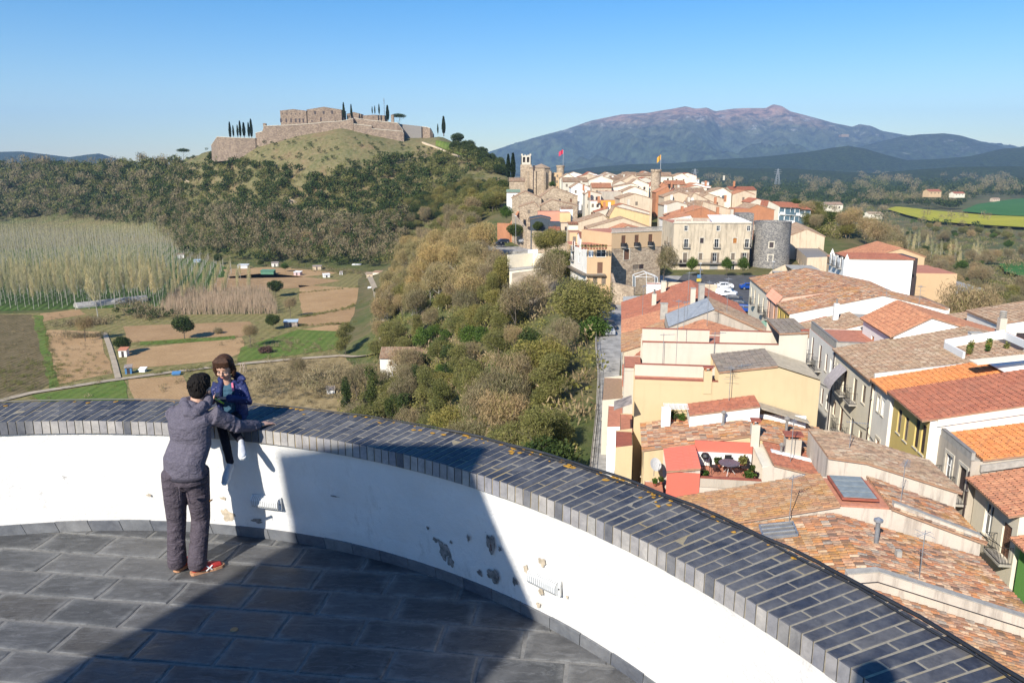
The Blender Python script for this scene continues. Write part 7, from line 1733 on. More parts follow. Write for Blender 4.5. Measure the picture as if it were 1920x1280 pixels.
# farmhouse in the wood
fh = house('long pale farmhouse with a brown tile roof hidden among bare trees',Frame((atd(714,690,204).x,204),pi / 2 + .02),0,16.2,[(0,0),(7,0)],'w',OLDWHITE,-60,[],cat='farmhouse',name='farmhouse') if False else None
f6 = Frame((0,0),0); f6.o = Vector((atd(712,670,204).x,204,0)); f6.e = Vector((1,0,0)); f6.p = Vector((0,1,0))
zE = atd(760,670,204).z
Wf = [('P0',x,zE - 2.3,.8,1.1,'dark') for x in (2.5,6.0,9.5,13.2)] + [('P0',x,zE - 5.2,.8,1.3,'dark') for x in (4.0,8.5,12.5)]
house('long pale farmhouse with a brown tile roof among the bare trees',f6,0,16.6,[(0,zE),(4,zE + 1.9),(8,zE)],'tt',OLDWHITE,VZ - 2,Wf,roofmat=T_BRN,detail=2,pitch=.34,course=.6,eave=.5,cat='farmhouse',name='farmhouse')
# distant farms and white houses
def farm(px,py,w,h,wall,roof,label,d=None):
    p = hit(px,py,300,1500) or atd(px,py,1150); w = w * p.y / F_PX; h = h * p.y / F_PX; root = empty('farmhouse',p,label,'farmhouse'); mb = MB(); mb.box(p - Vector((0,0,2)),w,w * .6,h + 2,wall,.2); mb.build('wall',root)
    c,s_ = cos(.2),sin(.2); ax = Vector((c,s_,0)); ay = Vector((-s_,c,0)); mb = MB(); z = Vector((0,0,h))
    for sg in (-1,1): mb.quad(p - ax * (w / 2 + .4) + ay * sg * (w * .33) + z,p + ax * (w / 2 + .4) + ay * sg * (w * .33) + z,p + ax * (w / 2 + .4) + z * 1.0 + Vector((0,0,w * .14)),p - ax * (w / 2 + .4) + z + Vector((0,0,w * .14)),roof)
    for sg in (-1,1): mb.poly([p + ax * sg * w / 2 - ay * w * .3 + z,p + ax * sg * w / 2 + ay * w * .3 + z,p + ax * sg * w / 2 + z + Vector((0,0,w * .13))],wall)
    mb.build('roof',root)
    for k in range(3): mb = MB(); mb.obox(p - ax * (w * (.35 - .3 * k)) - ay * (w * .3 + .05) + Vector((0,0,h * .5)),ax * w * .08,ay * .05,(0,0,h * .25),SHUTD); mb.build('window',root)
farm(1558,397,34,13,PALE,T_BRN,'square pale farmhouse with a brown roof right of the apartment row')
farm(1636,410,28,9,PALE,T_BRN,'low pale farmhouse left of the rapeseed field')
farm(1747,367,26,8,PEACH,T_RED,'peach coloured farm with a little tower in the far woods')
farm(1794,368,22,5,PALE,T_RED,'pale farm right of the peach farm in the far woods')
farm(1300,343,18,6,WHITEW,T_BRN,'white house below the left pylon')
farm(1322,346,12,4,WHITEW,T_BRN,'second white house right of the left pylon')
farm(1865,378,14,5,TANR,T_BRN,'tan barn in the trees before the green field')
for px,pt,pb,lb in ((1302,318,337,'left steel lattice pylon beyond the town'),(1457,318,342,'right steel lattice pylon beyond the town')):
    D_ = 1250; b = atd(px,pb + 4,D_); hh = (pb + 4 - pt) * D_ / F_PX; root = empty('pylon',b,lb,'pylon'); mb = MB(); w = 3.4
    for sx in (-1,1):
        for sy in (-1,1): mb.tube([b + Vector((sx * w,sy * w,0)),b + Vector((sx * .5,sy * .5,hh))],.42,STEEL,4)
    for k in range(7):
        z0 = hh * k / 7; f0 = w + (.5 - w) * k / 7; f1 = w + (.5 - w) * (k + 1) / 7
        mb.tube([b + Vector((-f0,0,z0)),b + Vector((f1,0,z0 + hh / 7))],.25,STEEL,3); mb.tube([b + Vector((f0,0,z0)),b + Vector((-f1,0,z0 + hh / 7))],.25,STEEL,3)
    mb.build('lattice',root); mb = MB()
    for z_,l_ in ((.95,5),(.82,6.5),(.7,5.5)): mb.tube([b + Vector((-l_,0,hh * z_)),b + Vector((l_,0,hh * z_))],.3,STEEL,4)
    mb.build('cross_arm',root)

# ------------------------------------------------------------------ fortress on the hill
CD = 652
def cwall(label,pts,mat=STONEC,depth=9,name='rampart',cat='rampart',par=True):
    """masonry bastion: pts = (px, top y, bottom y, distance)"""
    a = [atd(x,yt,d) for x,yt,yb,d in pts]; bt = [atd(x,yb,d).z - 11 for x,yt,yb,d in pts]; root = empty(name,(a[0].x,a[0].y,bt[0]),label,cat); mb = MB()
    for i in range(len(a) - 1):
        p,q = a[i],a[i + 1]; pb = Vector((p.x,p.y - 1.2,bt[i])); qb = Vector((q.x,q.y - 1.2,bt[i + 1])); pk = p + Vector((0,depth,0)); qk = q + Vector((0,depth,0))
        mb.quad(pb,qb,q,p,mat); mb.quad(p,q,qk,pk,mat)
    for i,sg in ((0,1),(-1,-1)):
        p = a[i]; f = [Vector((p.x,p.y - 1.2,bt[i])),p,p + Vector((0,depth,0)),Vector((p.x,p.y + depth,bt[i]))]; mb.poly(f,mat)
    mb.build('wall',root)
    if par:
        g = MB()
        for i in range(len(a) - 1):
            p,q = a[i],a[i + 1]; g.obox(p + Vector((0,-.25,-.35)),q - p,(0,.5,0),(0,0,.35),TRIM)
        g.build('string_course',root)
    return root
cwall('low left bastion of the fortress carrying a row of cypresses',[(396,272,279,668),(407,256,277,650),(440,258,274,648),(478,259,270,650),(492,258,262,655)])
cwall('long left rampart climbing to the castle house',[(479,249,262,652),(492,246,260,648),(495,236,258,646),(548,234,250,646),(602,230,241,647)])
cwall('middle rampart under the great hall with a round projection',[(602,229,240,646),(640,227,238,646),(662,222,238,645),(663,236,242,645)],depth=7)
cwall('low reddish outwork wall in front of the right bastion',[(663,232,240,642),(697,236,246,641),(697,241,255,640),(755,246,262,640),(757,250,262,640)],depth=5)
cwall('high right bastion with a small sentry pillar',[(664,221,234,650),(700,226,240,648),(745,230,245,647),(756,244,258,648),(757,258,262,655)])
cwall('far right bastion with a sunlit rounded corner',[(757,234,244,665),(800,238,256,662),(806,240,258,660),(812,252,262,662)])
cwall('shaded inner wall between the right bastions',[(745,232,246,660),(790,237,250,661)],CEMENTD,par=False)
def cbuild(label,x0,x1,yt,yb,D_,depth,wins,ridge=None,mat=STONEC,name='castle_building',roofm=T_BRN):
    a = atd(x0,yt,D_); b = atd(x1,yt,D_); w = b.x - a.x; f = Frame((a.x,D_),0); W = []
    for (wx,wy,ww,wh) in wins: p = atd(wx,wy + wh,D_); W.append(('E0',p.x - a.x - ww * 1.3 * D_ / F_PX / 2,p.z,ww * 1.3 * D_ / F_PX,wh * D_ / F_PX,'dark'))
    zr = a.z + (ridge or .4); return house(label,f,0,depth,[(0,a.z),(w * .5,zr),(w,a.z - .01)],'tt',mat,atd(x0,yb,D_).z - 4,W,roofmat=roofm,detail=0,cat='castle building',name=name,eave=.4)
cbuild('castle house with arches and a flat brown roof at the left of the hall',525,574,208,236,656,16,[(x,223,2.2,7) for x in (527,537,546,555,562,569)] + [(x,213,1.5,2) for x in (530,538,546,554,562)] ,1.2)
cbuild('great blank hall of the castle with three upper windows',575,640,206,232,657,18,[(591,209,2.8,6),(607,209,2.8,5),(623,208,2.8,6),(585,226,2,3),(602,221,2.2,7),(629,226,2,3)],2.2)
cbuild('low ruined range with a dark roof right of the hall',650,677,214,222,664,10,[(655,217,2,3)],1.5,mat=STONEC,roofm=SHUTD)
cbuild('low tan block in the castle yard left of the wide cypress',680,722,217,228,662,10,[(700,219,2,2)],.5)
cbuild('small sentry turret on the right bastion',733,738,216,232,650,3,[],.3)
cbuild('small sentry turret on the left rampart',493,498,232,245,647,3,[],.3)
cbuild('ruined chapel wall on the far summit beyond the plain',1578,1592,252,256,7000,60,[],1,mat=STONEC)
root = empty('radio_mast',atd(721,222,665),'thin radio mast beside the castle cypresses','mast'); mb = MB(); b = atd(721,222,665); mb.tube([b,b + Vector((0,0,16))],.22,STEEL,4); mb.tube([b + Vector((-.6,0,14)),b + Vector((.6,0,14))],.2,STEEL,3); mb.build('mast',root)
pw = [hit(x,y,300,900) for x,y in ((792,268),(812,276),(832,284),(852,292),(872,299))]; pw = [p for p in pw if p and p.y < 800]; wall_line('stepped stone path wall running down the right shoulder',[p + Vector((0,0,.9)) for p in pw],2.5,1.2,TANR)
g = field('mown green terrace on the right shoulder of the castle hill',[tuple(hit(x,y,300) or (0,0,0)) for x,y in ((822,262),(850,268),(884,292),(870,294),(845,286),(825,276))],GRASS,.0,'lawn',True,0) if False else None
mb = MB()
for (x0,y0,x1,y1) in ((822,262,884,292),):
    gx = np.linspace(0,1,14); gy = np.linspace(0,1,8); G = [[None] * 8 for _ in range(14)]
    for i,u_ in enumerate(gx):
        for j,v_ in enumerate(gy):
            px = 815 + 66 * u_ + 2; pt = np.interp(px,[815,850,884],[264,270,290]); pb = np.interp(px,[815,850,884],[274,288,299]); h_ = hit(px,pt + (pb - pt) * v_,300,900); G[i][j] = None if h_ is None else Vector((h_.x,h_.y,h1(h_.x,h_.y) + .5))
    for i in range(13):
        for j in range(7):
            q = [G[i][j],G[i + 1][j],G[i + 1][j + 1],G[i][j + 1]]
            if all(x is not None for x in q) and max(x.y for x in q) - min(x.y for x in q) < 40: mb.quad(*q,GRASS)
if mb.f: o = mb.build('lawn',None,loc=mb.v[0]); tag(o,kind='structure'); o['label'] = 'mown green terrace on the right shoulder of the castle hill'
# bare rock outcrops on the castle slope
for k,(px,py,w,h) in enumerate(((545,380,20,9),(520,388,10,6),(602,360,6,8),(768,368,8,5),(615,392,5,7),(350,345,10,8),(628,402,8,4),(475,388,5,6))):
    p = hit(px,py,300,1000)
    if not p: continue
    mb = MB(); s_ = p.y / F_PX; rr = random.Random(k); n = 9
    vs = [p + Vector((0,-1.5,h * s_ * .3))] + [p + Vector((cos(2 * pi * j / n) * w * s_ * .6 * rr.uniform(.6,1.2),-rr.uniform(-.5,2.0) + 1.2 * sin(2 * pi * j / n),sin(2 * pi * j / n) * h * s_ * .7 * rr.uniform(.6,1.2))) for j in range(n)]
    mb.add(vs,[(0,1 + j,1 + (j + 1) % n) for j in range(n)],TANSLOPE)
    vs2 = [v + Vector((0,4,-1)) for v in vs[1:]]; mb.add(vs[1:] + vs2,[(j,(j + 1) % n,n + (j + 1) % n,n + j) for j in range(n)],TANSLOPE)
    o = mb.build('rock_outcrop',None,loc=p); tag(o,'pale ochre rock face breaking through the oaks of the castle slope','rock','rock faces on the castle slope')
# ------------------------------------------------------------------ people
SKIN = plain('skin',(.56,.33,.23),.55,var=.05,scale=8)
HAIRD = plain('dark_hair',(.012,.010,.009),.8,var=.3,scale=60,spec=.15)
HAIRB = plain('brown_hair',(.060,.028,.016),.7,var=.3,scale=60,spec=.25)
def knit(name,c,c2,sc=(1,1,1),rough=.9,amt=.35,fold=.35,gs=60):
    m,nt,b = nodes(name); n1 = noise(nt,pos(nt,sc),gs,5,.75); n2 = noise(nt,pos(nt,(1,1,1.8)),11,4,.6,.8); n3 = noise(nt,pos(nt),220,2)
    col = ramp(nt,n1,[(.38,c),(.62,c2)]); setc(nt,b,mix(nt,col,ramp(nt,n2,[(.3,(.75,.75,.75)),(.7,(1.15,1.15,1.15))]),.6,'MULTIPLY'))
    b.inputs['Roughness'].default_value = rough; b.inputs['Specular IOR Level'].default_value = .2
    h = math_(nt,'ADD',math_(nt,'MULTIPLY',n2,3.0),math_(nt,'MULTIPLY',n3,.12)); bump(nt,b,h,fold,.02); return m
HOODIE = knit('heather_grey_purple_knit',(.080,.072,.098),(.155,.142,.172),(.6,.6,2.4),fold=.5,gs=130)
HOODD = knit('dark_rib_knit',(.035,.032,.045),(.06,.055,.07),(1,1,1))
TROUS = knit('dark_plum_trousers',(.072,.058,.072),(.10,.084,.10),(1,1,1),.8,fold=.6)
JACKET = knit('navy_child_jacket',(.022,.030,.095),(.030,.040,.13),(1,1,1),.55,fold=.6)
TEE = knit('teal_blue_top',(.035,.085,.13),(.05,.11,.16),(1,1,1),fold=.5)
LEGG = knit('black_leggings',(.012,.013,.02),(.02,.02,.03))
REDS = plain('red_suede',(.48,.035,.03),.7,scale=30); GUM = plain('gum_sole',(.50,.26,.14),.6); SNK = plain('pale_grey_canvas',(.50,.52,.56),.7,scale=20); SNW = plain('white_rubber',(.75,.75,.73),.5)
def ringtube(mb,pts,rads,mat,n=14,side=None,capr=.6):
    """tapering limb with elliptical sections; rads = r or (r_side, r_depth)"""
    pts = [Vector(p) for p in pts]; rads = [(r,r) if not isinstance(r,(tuple,list)) else r for r in rads]
    d0 = (pts[1] - pts[0]).normalized(); d1 = (pts[-1] - pts[-2]).normalized(); ra,rb = rads[0],rads[-1]
    pts = [pts[0] - d0 * min(ra) * capr] + pts + [pts[-1] + d1 * min(rb) * capr]; rads = [(ra[0] * .45,ra[1] * .45)] + rads + [(rb[0] * .45,rb[1] * .45)]
    vs = []; k = len(pts)
    for i,p in enumerate(pts):
        d = (pts[min(i + 1,k - 1)] - pts[max(i - 1,0)]).normalized(); s = Vector(side) if side is not None else Vector((1,0,0))
        s = (s - d * s.dot(d)); s = s.normalized() if s.length > 1e-3 else Vector((0,1,0)).cross(d).normalized(); t = d.cross(s)
        for j in range(n): a = 2 * pi * j / n; vs.append(p + s * cos(a) * rads[i][0] + t * sin(a) * rads[i][1])
    fs = [(i * n + j,i * n + (j + 1) % n,(i + 1) * n + (j + 1) % n,(i + 1) * n + j) for i in range(k - 1) for j in range(n)] + [tuple(range(n - 1,-1,-1)),tuple(range((k - 1) * n,k * n))]
    mb.add(vs,fs,mat)
def egg(mb,c,rx,ry,rz,mat,rot=None,n=18):
    c = Vector(c); m = n // 2 + 2; vs = []
    for i in range(m + 1):
        t = -pi / 2 + pi * i / m
        for j in range(n):
            a = 2 * pi * j / n; v = Vector((rx * max(cos(t),.02) * cos(a),ry * max(cos(t),.02) * sin(a),rz * sin(t))); vs.append(c + (rot @ v if rot else v))
    fs = [(i * n + j,i * n + (j + 1) % n,(i + 1) * n + (j + 1) % n,(i + 1) * n + j) for i in range(m) for j in range(n)] + [tuple(range(n - 1,-1,-1)),tuple(range(m * n,(m + 1) * n))]
    mb.add(vs,fs,mat)
def organic(mb,name,parent,voxel=.007,smooth=6,disp=None):
    o = mb.build(name,parent,smooth=True); r = o.modifiers.new('remesh','REMESH'); r.mode = 'VOXEL'; r.voxel_size = voxel; r.use_smooth_shade = True
    s = o.modifiers.new('smooth','SMOOTH'); s.factor = .5; s.iterations = smooth
    if disp:
        tx = bpy.data.textures.new(name + '_folds','CLOUDS'); tx.noise_scale = disp[1]; tx.noise_depth = 2
        d = o.modifiers.new('folds','DISPLACE'); d.texture = tx; d.strength = disp[0]; d.mid_level = .5; d.texture_coords = 'GLOBAL'
    return o
def hand(mb,w,dirv,pal,mat,s=1.0,curl=.35,spread=.12,thumb=1):
    """palm, four bent fingers of unequal length and a thumb from the side; w wrist, dirv along the hand, pal palm normal (down)"""
    d = Vector(dirv).normalized(); p = Vector(pal).normalized(); sd_ = d.cross(p).normalized(); L = .085 * s
    ringtube(mb,[w,w + d * L * .5,w + d * L],[(.024 * s,.016 * s),(.036 * s,.015 * s),(.038 * s,.013 * s)],mat,12,sd_)
    for k,(ln,off) in enumerate(((.068,-.028),(.078,-.010),(.073,.010),(.058,.028))):
        b = w + d * L * .92 + sd_ * off * s; a = d + sd_ * (off / .028) * spread; a.normalize(); l = ln * s
        q1 = b + a * l * .45 + p * l * .05 * curl; q2 = q1 + (a + p * curl).normalized() * l * .32; q3 = q2 + (a + p * curl * 2.2).normalized() * l * .25
        ringtube(mb,[b,q1,q2,q3],[.0088 * s,.0082 * s,.0074 * s,.0062 * s],mat,8,sd_)
    b = w + d * L * .25 + sd_ * .028 * s * thumb * -1; q1 = b + (d * .7 - sd_ * thumb * .75 + p * .2).normalized() * .035 * s; q2 = q1 + (d * .95 - sd_ * thumb * .25 + p * .3).normalized() * .03 * s
    ringtube(mb,[b,q1,q2],[.0125 * s,.0100 * s,.0080 * s],mat,8,d)
def head(mb,c,R,s,mat):
    """skull, jaw, nose, ears, brow; R turns local (x right, y face direction, z up) into the world"""
    P = lambda x,y,z: Vector(c) + R @ Vector((x * s,y * s,z * s))
    egg(mb,P(0,-.010,.02),.076 * s,.092 * s,.100 * s,mat,R); egg(mb,P(0,.022,-.045),.056 * s,.062 * s,.066 * s,mat,R); egg(mb,P(0,.035,-.085),.028 * s,.030 * s,.022 * s,mat,R)
    ringtube(mb,[P(0,.082,.012),P(0,.098,-.022)],[.007 * s,.012 * s],mat,8); egg(mb,P(0,.088,-.030),.016 * s,.012 * s,.009 * s,mat,R)
    for sx in (-1,1): egg(mb,P(sx * .083,-.005,-.012),.010 * s,.020 * s,.031 * s,mat,R); egg(mb,P(sx * .036,.060,-.032),.024 * s,.020 * s,.022 * s,mat,R)
def face_bits(root,c,R,s,lip=(.45,.13,.11)):
    P = lambda x,y,z: Vector(c) + R @ Vector((x * s,y * s,z * s)); LIP = plain('lips',lip,.5); EYE = plain('dark_eye',(.02,.012,.01),.2); WH = plain('eye_white',(.34,.30,.28),.6)
    for sx in (-1,1):
        mb = MB(); egg(mb,P(sx * .030,.079,.004),.011 * s,.005 * s,.004 * s,WH,R,10); o = mb.build('eye',root,smooth=True); mb = MB(); egg(mb,P(sx * .030,.085,.002),.006 * s,.004 * s,.0055 * s,EYE,R,8); mb.build('iris',o,smooth=True)
        mb = MB(); ringtube(mb,[P(sx * .015,.088,.024),P(sx * .032,.087,.029),P(sx * .048,.078,.022)],[.003 * s,.004 * s,.002 * s],HAIRB,6); mb.build('eyebrow',root,smooth=True)
    mb = MB(); ringtube(mb,[P(-.022,.076,-.056),P(0,.085,-.060),P(.022,.076,-.056)],[.003 * s,.006 * s,.003 * s],LIP,8); mb.build('mouth',root,smooth=True)
def shoe(root,heel,toe_dir,s,up_m,sole_m,ankle,name='shoe',pitch=.0,stripe=None):
    d = Vector(toe_dir).normalized(); h = Vector(heel); u = Vector((0,0,1)); u = (u - d * u.dot(d)).normalized(); sd_ = d.cross(u); mb = MB(); L = .275 * s
    ringtube(mb,[h + d * .03 * s + u * .045 * s,h + d * L * .38 + u * .050 * s,h + d * L * .7 + u * .036 * s,h + d * (L - .03 * s) + u * .028 * s],[(.036 * s,.034 * s),(.040 * s,.038 * s),(.046 * s,.026 * s),(.034 * s,.018 * s)],up_m,14,sd_)
    ringtube(mb,[h + d * .04 * s + u * .06 * s,Vector(ankle)],[(.036 * s,.042 * s),(.034 * s,.040 * s)],up_m,12,sd_)
    o = organic(mb,name,root,.006 * max(s,.7),3)
    mb = MB(); pts = []
    for t,w in ((0,.020),(.06,.034),(.4,.036),(.7,.047),(.9,.040),(1.0,.018)): pts.append((t,w))
    lo = [h + d * L * t + sd_ * w * s for t,w in pts] + [h + d * L * t - sd_ * w * s for t,w in pts[::-1]]; n = len(lo)
    mb.add([v + u * .001 for v in lo] + [v + u * .024 * s for v in lo],[tuple(range(n - 1,-1,-1)),tuple(range(n,2 * n))] + [(i,(i + 1) % n,n + (i + 1) % n,n + i) for i in range(n)],sole_m); mb.build('sole',o)
    if stripe:
        for sg in (-1,1):
            for a,b in (((.42,.02),(.62,.055)),((.60,.02),(.44,.06))):
                mb = MB(); mb.tube([h + d * L * a[0] + sd_ * sg * .046 * s + u * a[1] * s,h + d * L * b[0] + sd_ * sg * .040 * s + u * b[1] * s],.006 * s,stripe,5); mb.build('stripe',o)
    return o

def build_man():
    fl = Vector((-2.83,5.87,ZF + .002)); frt = Vector((-2.66,5.845,ZF + .002))
    root = empty('person',(-2.70,5.9,ZF),'man in grey hoodie, dark trousers and red trainers seen from behind at the parapet','person')
    hipL = Vector((-2.765,5.90,-2.43)); hipR = Vector((-2.595,5.93,-2.43)); kL = Vector((-2.80,5.93,-2.86)); kR = Vector((-2.62,5.985,-2.86)); aL = Vector((-2.812,5.90,-3.215)); aR = Vector((-2.632,5.875,-3.215))
    pel = Vector((-2.68,5.915,-2.38)); ch = Vector((-2.635,5.97,-2.04)); nk = Vector((-2.585,6.02,-1.865)); hd = Vector((-2.557,6.065,-1.755))
    shL = Vector((-2.765,6.02,-1.955)); shR = Vector((-2.435,5.985,-1.955)); elR = atd(447,799,6.12); wrR = atd(485,797,6.31); elL = Vector((-2.80,6.17,-2.14)); wrL = Vector((-2.68,6.34,-2.13))
    face = (Vector((-2.50,6.45,-1.78)) - hd).normalized(); sdv = Vector((.96,-.20,0))
    zax = Vector((0,0,1)); yv = Vector((face.x,face.y,-.25)).normalized(); xv = yv.cross(zax).normalized(); zv = xv.cross(yv); R = Matrix((xv,yv,zv)).transposed()
    mb = MB(); head(mb,hd,R,1.0,SKIN)
    ringtube(mb,[nk - Vector((0,0,.05)),nk + (hd - nk) * .5],[.056,.056],SKIN,14)
    ringtube(mb,[pel,ch,nk - Vector((0,0,.06))],[(.13,.09),(.15,.10),(.07,.06)],SKIN,14,sdv)
    for a,b,c,r in ((shR,elR,wrR,(.045,.036,.026)),(shL,elL,wrL,(.045,.036,.026))): ringtube(mb,[ch + (a - ch) * .5,a,b,c],[.04,.036,.032,r[2]],SKIN,12)
    for a,b,c in ((hipL,kL,aL),(hipR,kR,aR)): ringtube(mb,[a,b,c],[.072,.048,.034],SKIN,12)
    hand(mb,wrR,(Vector((-2.115,6.46,ZC + .012)) - wrR),(-.1,.0,-1),SKIN,1.12,.15,.25,thumb=-1)
    hand(mb,wrL,(.8,.3,.1),(0,.6,-.6),SKIN,1.0,.5,.1)
    organic(mb,'body',root,.0055,3)
    face_bits(root,hd,R,1.0)
    mb = MB(); P = lambda x,y,z: hd + R @ Vector((x,y,z))
    egg(mb,P(0,-.016,.040),.083,.098,.092,HAIRD,R,22); egg(mb,P(0,-.048,-.020),.070,.050,.062,HAIRD,R); egg(mb,P(0,.02,.085),.066,.066,.052,HAIRD,R)
    rr = random.Random(3)
    for i in range(220):
        t = rr.uniform(0,6.28); e = rr.uniform(-.7,1.4); v = Vector((cos(t) * cos(e) * .083,-abs(sin(t)) * cos(e) * .097 if rr.random() < .8 else sin(t) * cos(e) * .05,sin(e) * .092))
        q = P(0,-.018,.035) + R @ v; n_ = (R @ v).normalized(); tang = (Vector((0,0,-1)) - n_ * -n_.z + R @ Vector((rr.uniform(-.5,.5),0,0))).normalized(); ringtube(mb,[q,q + tang * .018 + n_ * .003,q + tang * .034 + n_ * .001],[.0035,.003,.0015],HAIRD,6)
    organic(mb,'hair',root,.004,0)
    # trousers
    mb = MB(); ringtube(mb,[pel + Vector((0,0,.05)),pel - Vector((0,0,.04)),pel - Vector((0,-.0,.12))],[(.175,.112),(.187,.125),(.175,.118)],TROUS,20,sdv)
    for h_,k_,a_,s_ in ((hipL,kL,aL,-1),(hipR,kR,aR,1)):
        m1 = h_.lerp(k_,.5); m2 = k_.lerp(a_,.5)
        ringtube(mb,[h_ + Vector((0,0,.02)),m1,k_,m2 + Vector((s_ * .003,-.012,0)),a_ + Vector((0,-.01,.02)),a_ + Vector((0,0,-.012))],[(.098,.108),(.090,.096),(.074,.080),(.070,.078),(.074,.080),(.076,.084)],TROUS,18,sdv)
        for i in range(7):
            t = rr.uniform(.1,.95); q = k_.lerp(a_,t); w = .078; a0 = rr.uniform(-2.6,-.5); ringtube(mb,[q + Vector((cos(a0 + d_) * w,sin(a0 + d_) * w,rr.uniform(-.012,.012))) for d_ in (-.5,0,.5)],[.006,.011,.006],TROUS,8)
    ringtube(mb,[Vector((-2.69,5.80,-2.50)),Vector((-2.69,5.795,-2.62))],[.008,.006],TROUS,8)
    organic(mb,'trousers',root,.0065,4,(.007,.12))
    mb = MB(); mb.obox(Vector((-2.612,5.793,-2.60)),(.11,.03,0),(0,.02,0),(0,0,.012),TROUS); mb.build('pocket_flap',root)
    mb = MB(); mb.obox(Vector((-2.483,5.86,-2.66)),(.012,.03,0),(0,.012,0),(0,0,.012),plain('orange_tag',(.75,.30,.05),.6)); mb.build('pocket_tag',root)
    # hoodie: torso, sleeves, hood bunched at the neck, dark hem and cuffs
    mb = MB(); ringtube(mb,[pel + Vector((0,-.0,-.055)),pel + Vector((0,0,.06)),ch - Vector((0,0,.14)),ch,Vector((-2.612,5.99,-1.965)),Vector((-2.600,6.00,-1.905)),nk],[(.185,.130),(.178,.126),(.172,.122),(.182,.130),(.184,.122),(.140,.100),(.072,.072)],HOODIE,24,sdv,.25)
    for pts,rs in (([ch.lerp(shR,.8),shR,shR.lerp(elR,.5),elR,elR.lerp(wrR,.5),wrR],(.085,.078,.068,.058,.050,.040)),([ch.lerp(shL,.8),shL,shL.lerp(elL,.5),elL,elL.lerp(wrL,.5),wrL],(.085,.078,.068,.058,.050,.040))):
        ringtube(mb,pts,rs,HOODIE,16,capr=.15)
        for i in range(9):
            t = rr.uniform(.15,.95); k = t * (len(pts) - 2) + 1; i0 = int(k); i0 = min(i0,len(pts) - 2); q = pts[i0].lerp(pts[i0 + 1],k - i0); d_ = (pts[i0 + 1] - pts[i0]).normalized(); r_i = rs[i0] * .95; n1 = d_.cross(Vector((0,0,1))).normalized(); n2 = d_.cross(n1); a0 = rr.uniform(0,6.28)
            ringtube(mb,[q + (n1 * cos(a0 + z) + n2 * sin(a0 + z)) * r_i + d_ * z * .02 for z in (-.8,0,.8)],[.006,.012,.006],HOODIE,8)
    organic(mb,'hoodie',root,.0065,4,(.008,.12))
    mb = MB(); c = nk + Vector((0,0,.0)); ring = [c + Vector((cos(t) * .100,sin(t) * .098 - .01,.02 * sin(t * 2) + (.022 if sin(t) > 0 else -.015))) for t in np.linspace(-.9,4.04,14)]
    ringtube(mb,ring,[.022,.028,.034,.040,.044,.048,.050,.050,.048,.044,.040,.034,.028,.022],HOODIE,12)
    ringtube(mb,[c + Vector((-.07,-.055,.015)),c + Vector((-.01,-.115,-.045)),c + Vector((.035,-.125,-.075))],[.036,.052,.034],HOODIE,12); ringtube(mb,[c + Vector((.085,-.045,.015)),c + Vector((.045,-.105,-.04)),c + Vector((.0,-.125,-.085))],[.034,.046,.030],HOODIE,12)
    organic(mb,'hood',root,.006,2,(.010,.05))
    mb = MB(); ringtube(mb,[pel + Vector((0,0,-.078)),pel + Vector((0,0,-.052))],[(.186,.129),(.190,.133)],HOODD,24,sdv,.1); mb.build('hem',root,smooth=True)
    for a,b in ((elR,wrR),(elL,wrL)): mb = MB(); ringtube(mb,[a.lerp(b,.9),b + (b - a).normalized() * .006],[.040,.037],HOODD,14); mb.build('cuff',root,smooth=True)
    shoe(root,fl,(.42,.9,0),1.0,REDS,GUM,aL + Vector((0,0,.01)),stripe=SNW); shoe(root,frt + Vector((-.02,-.02,0)),(.80,.60,0),1.0,REDS,GUM,aR + Vector((0,0,.01)),stripe=SNW)
build_man()

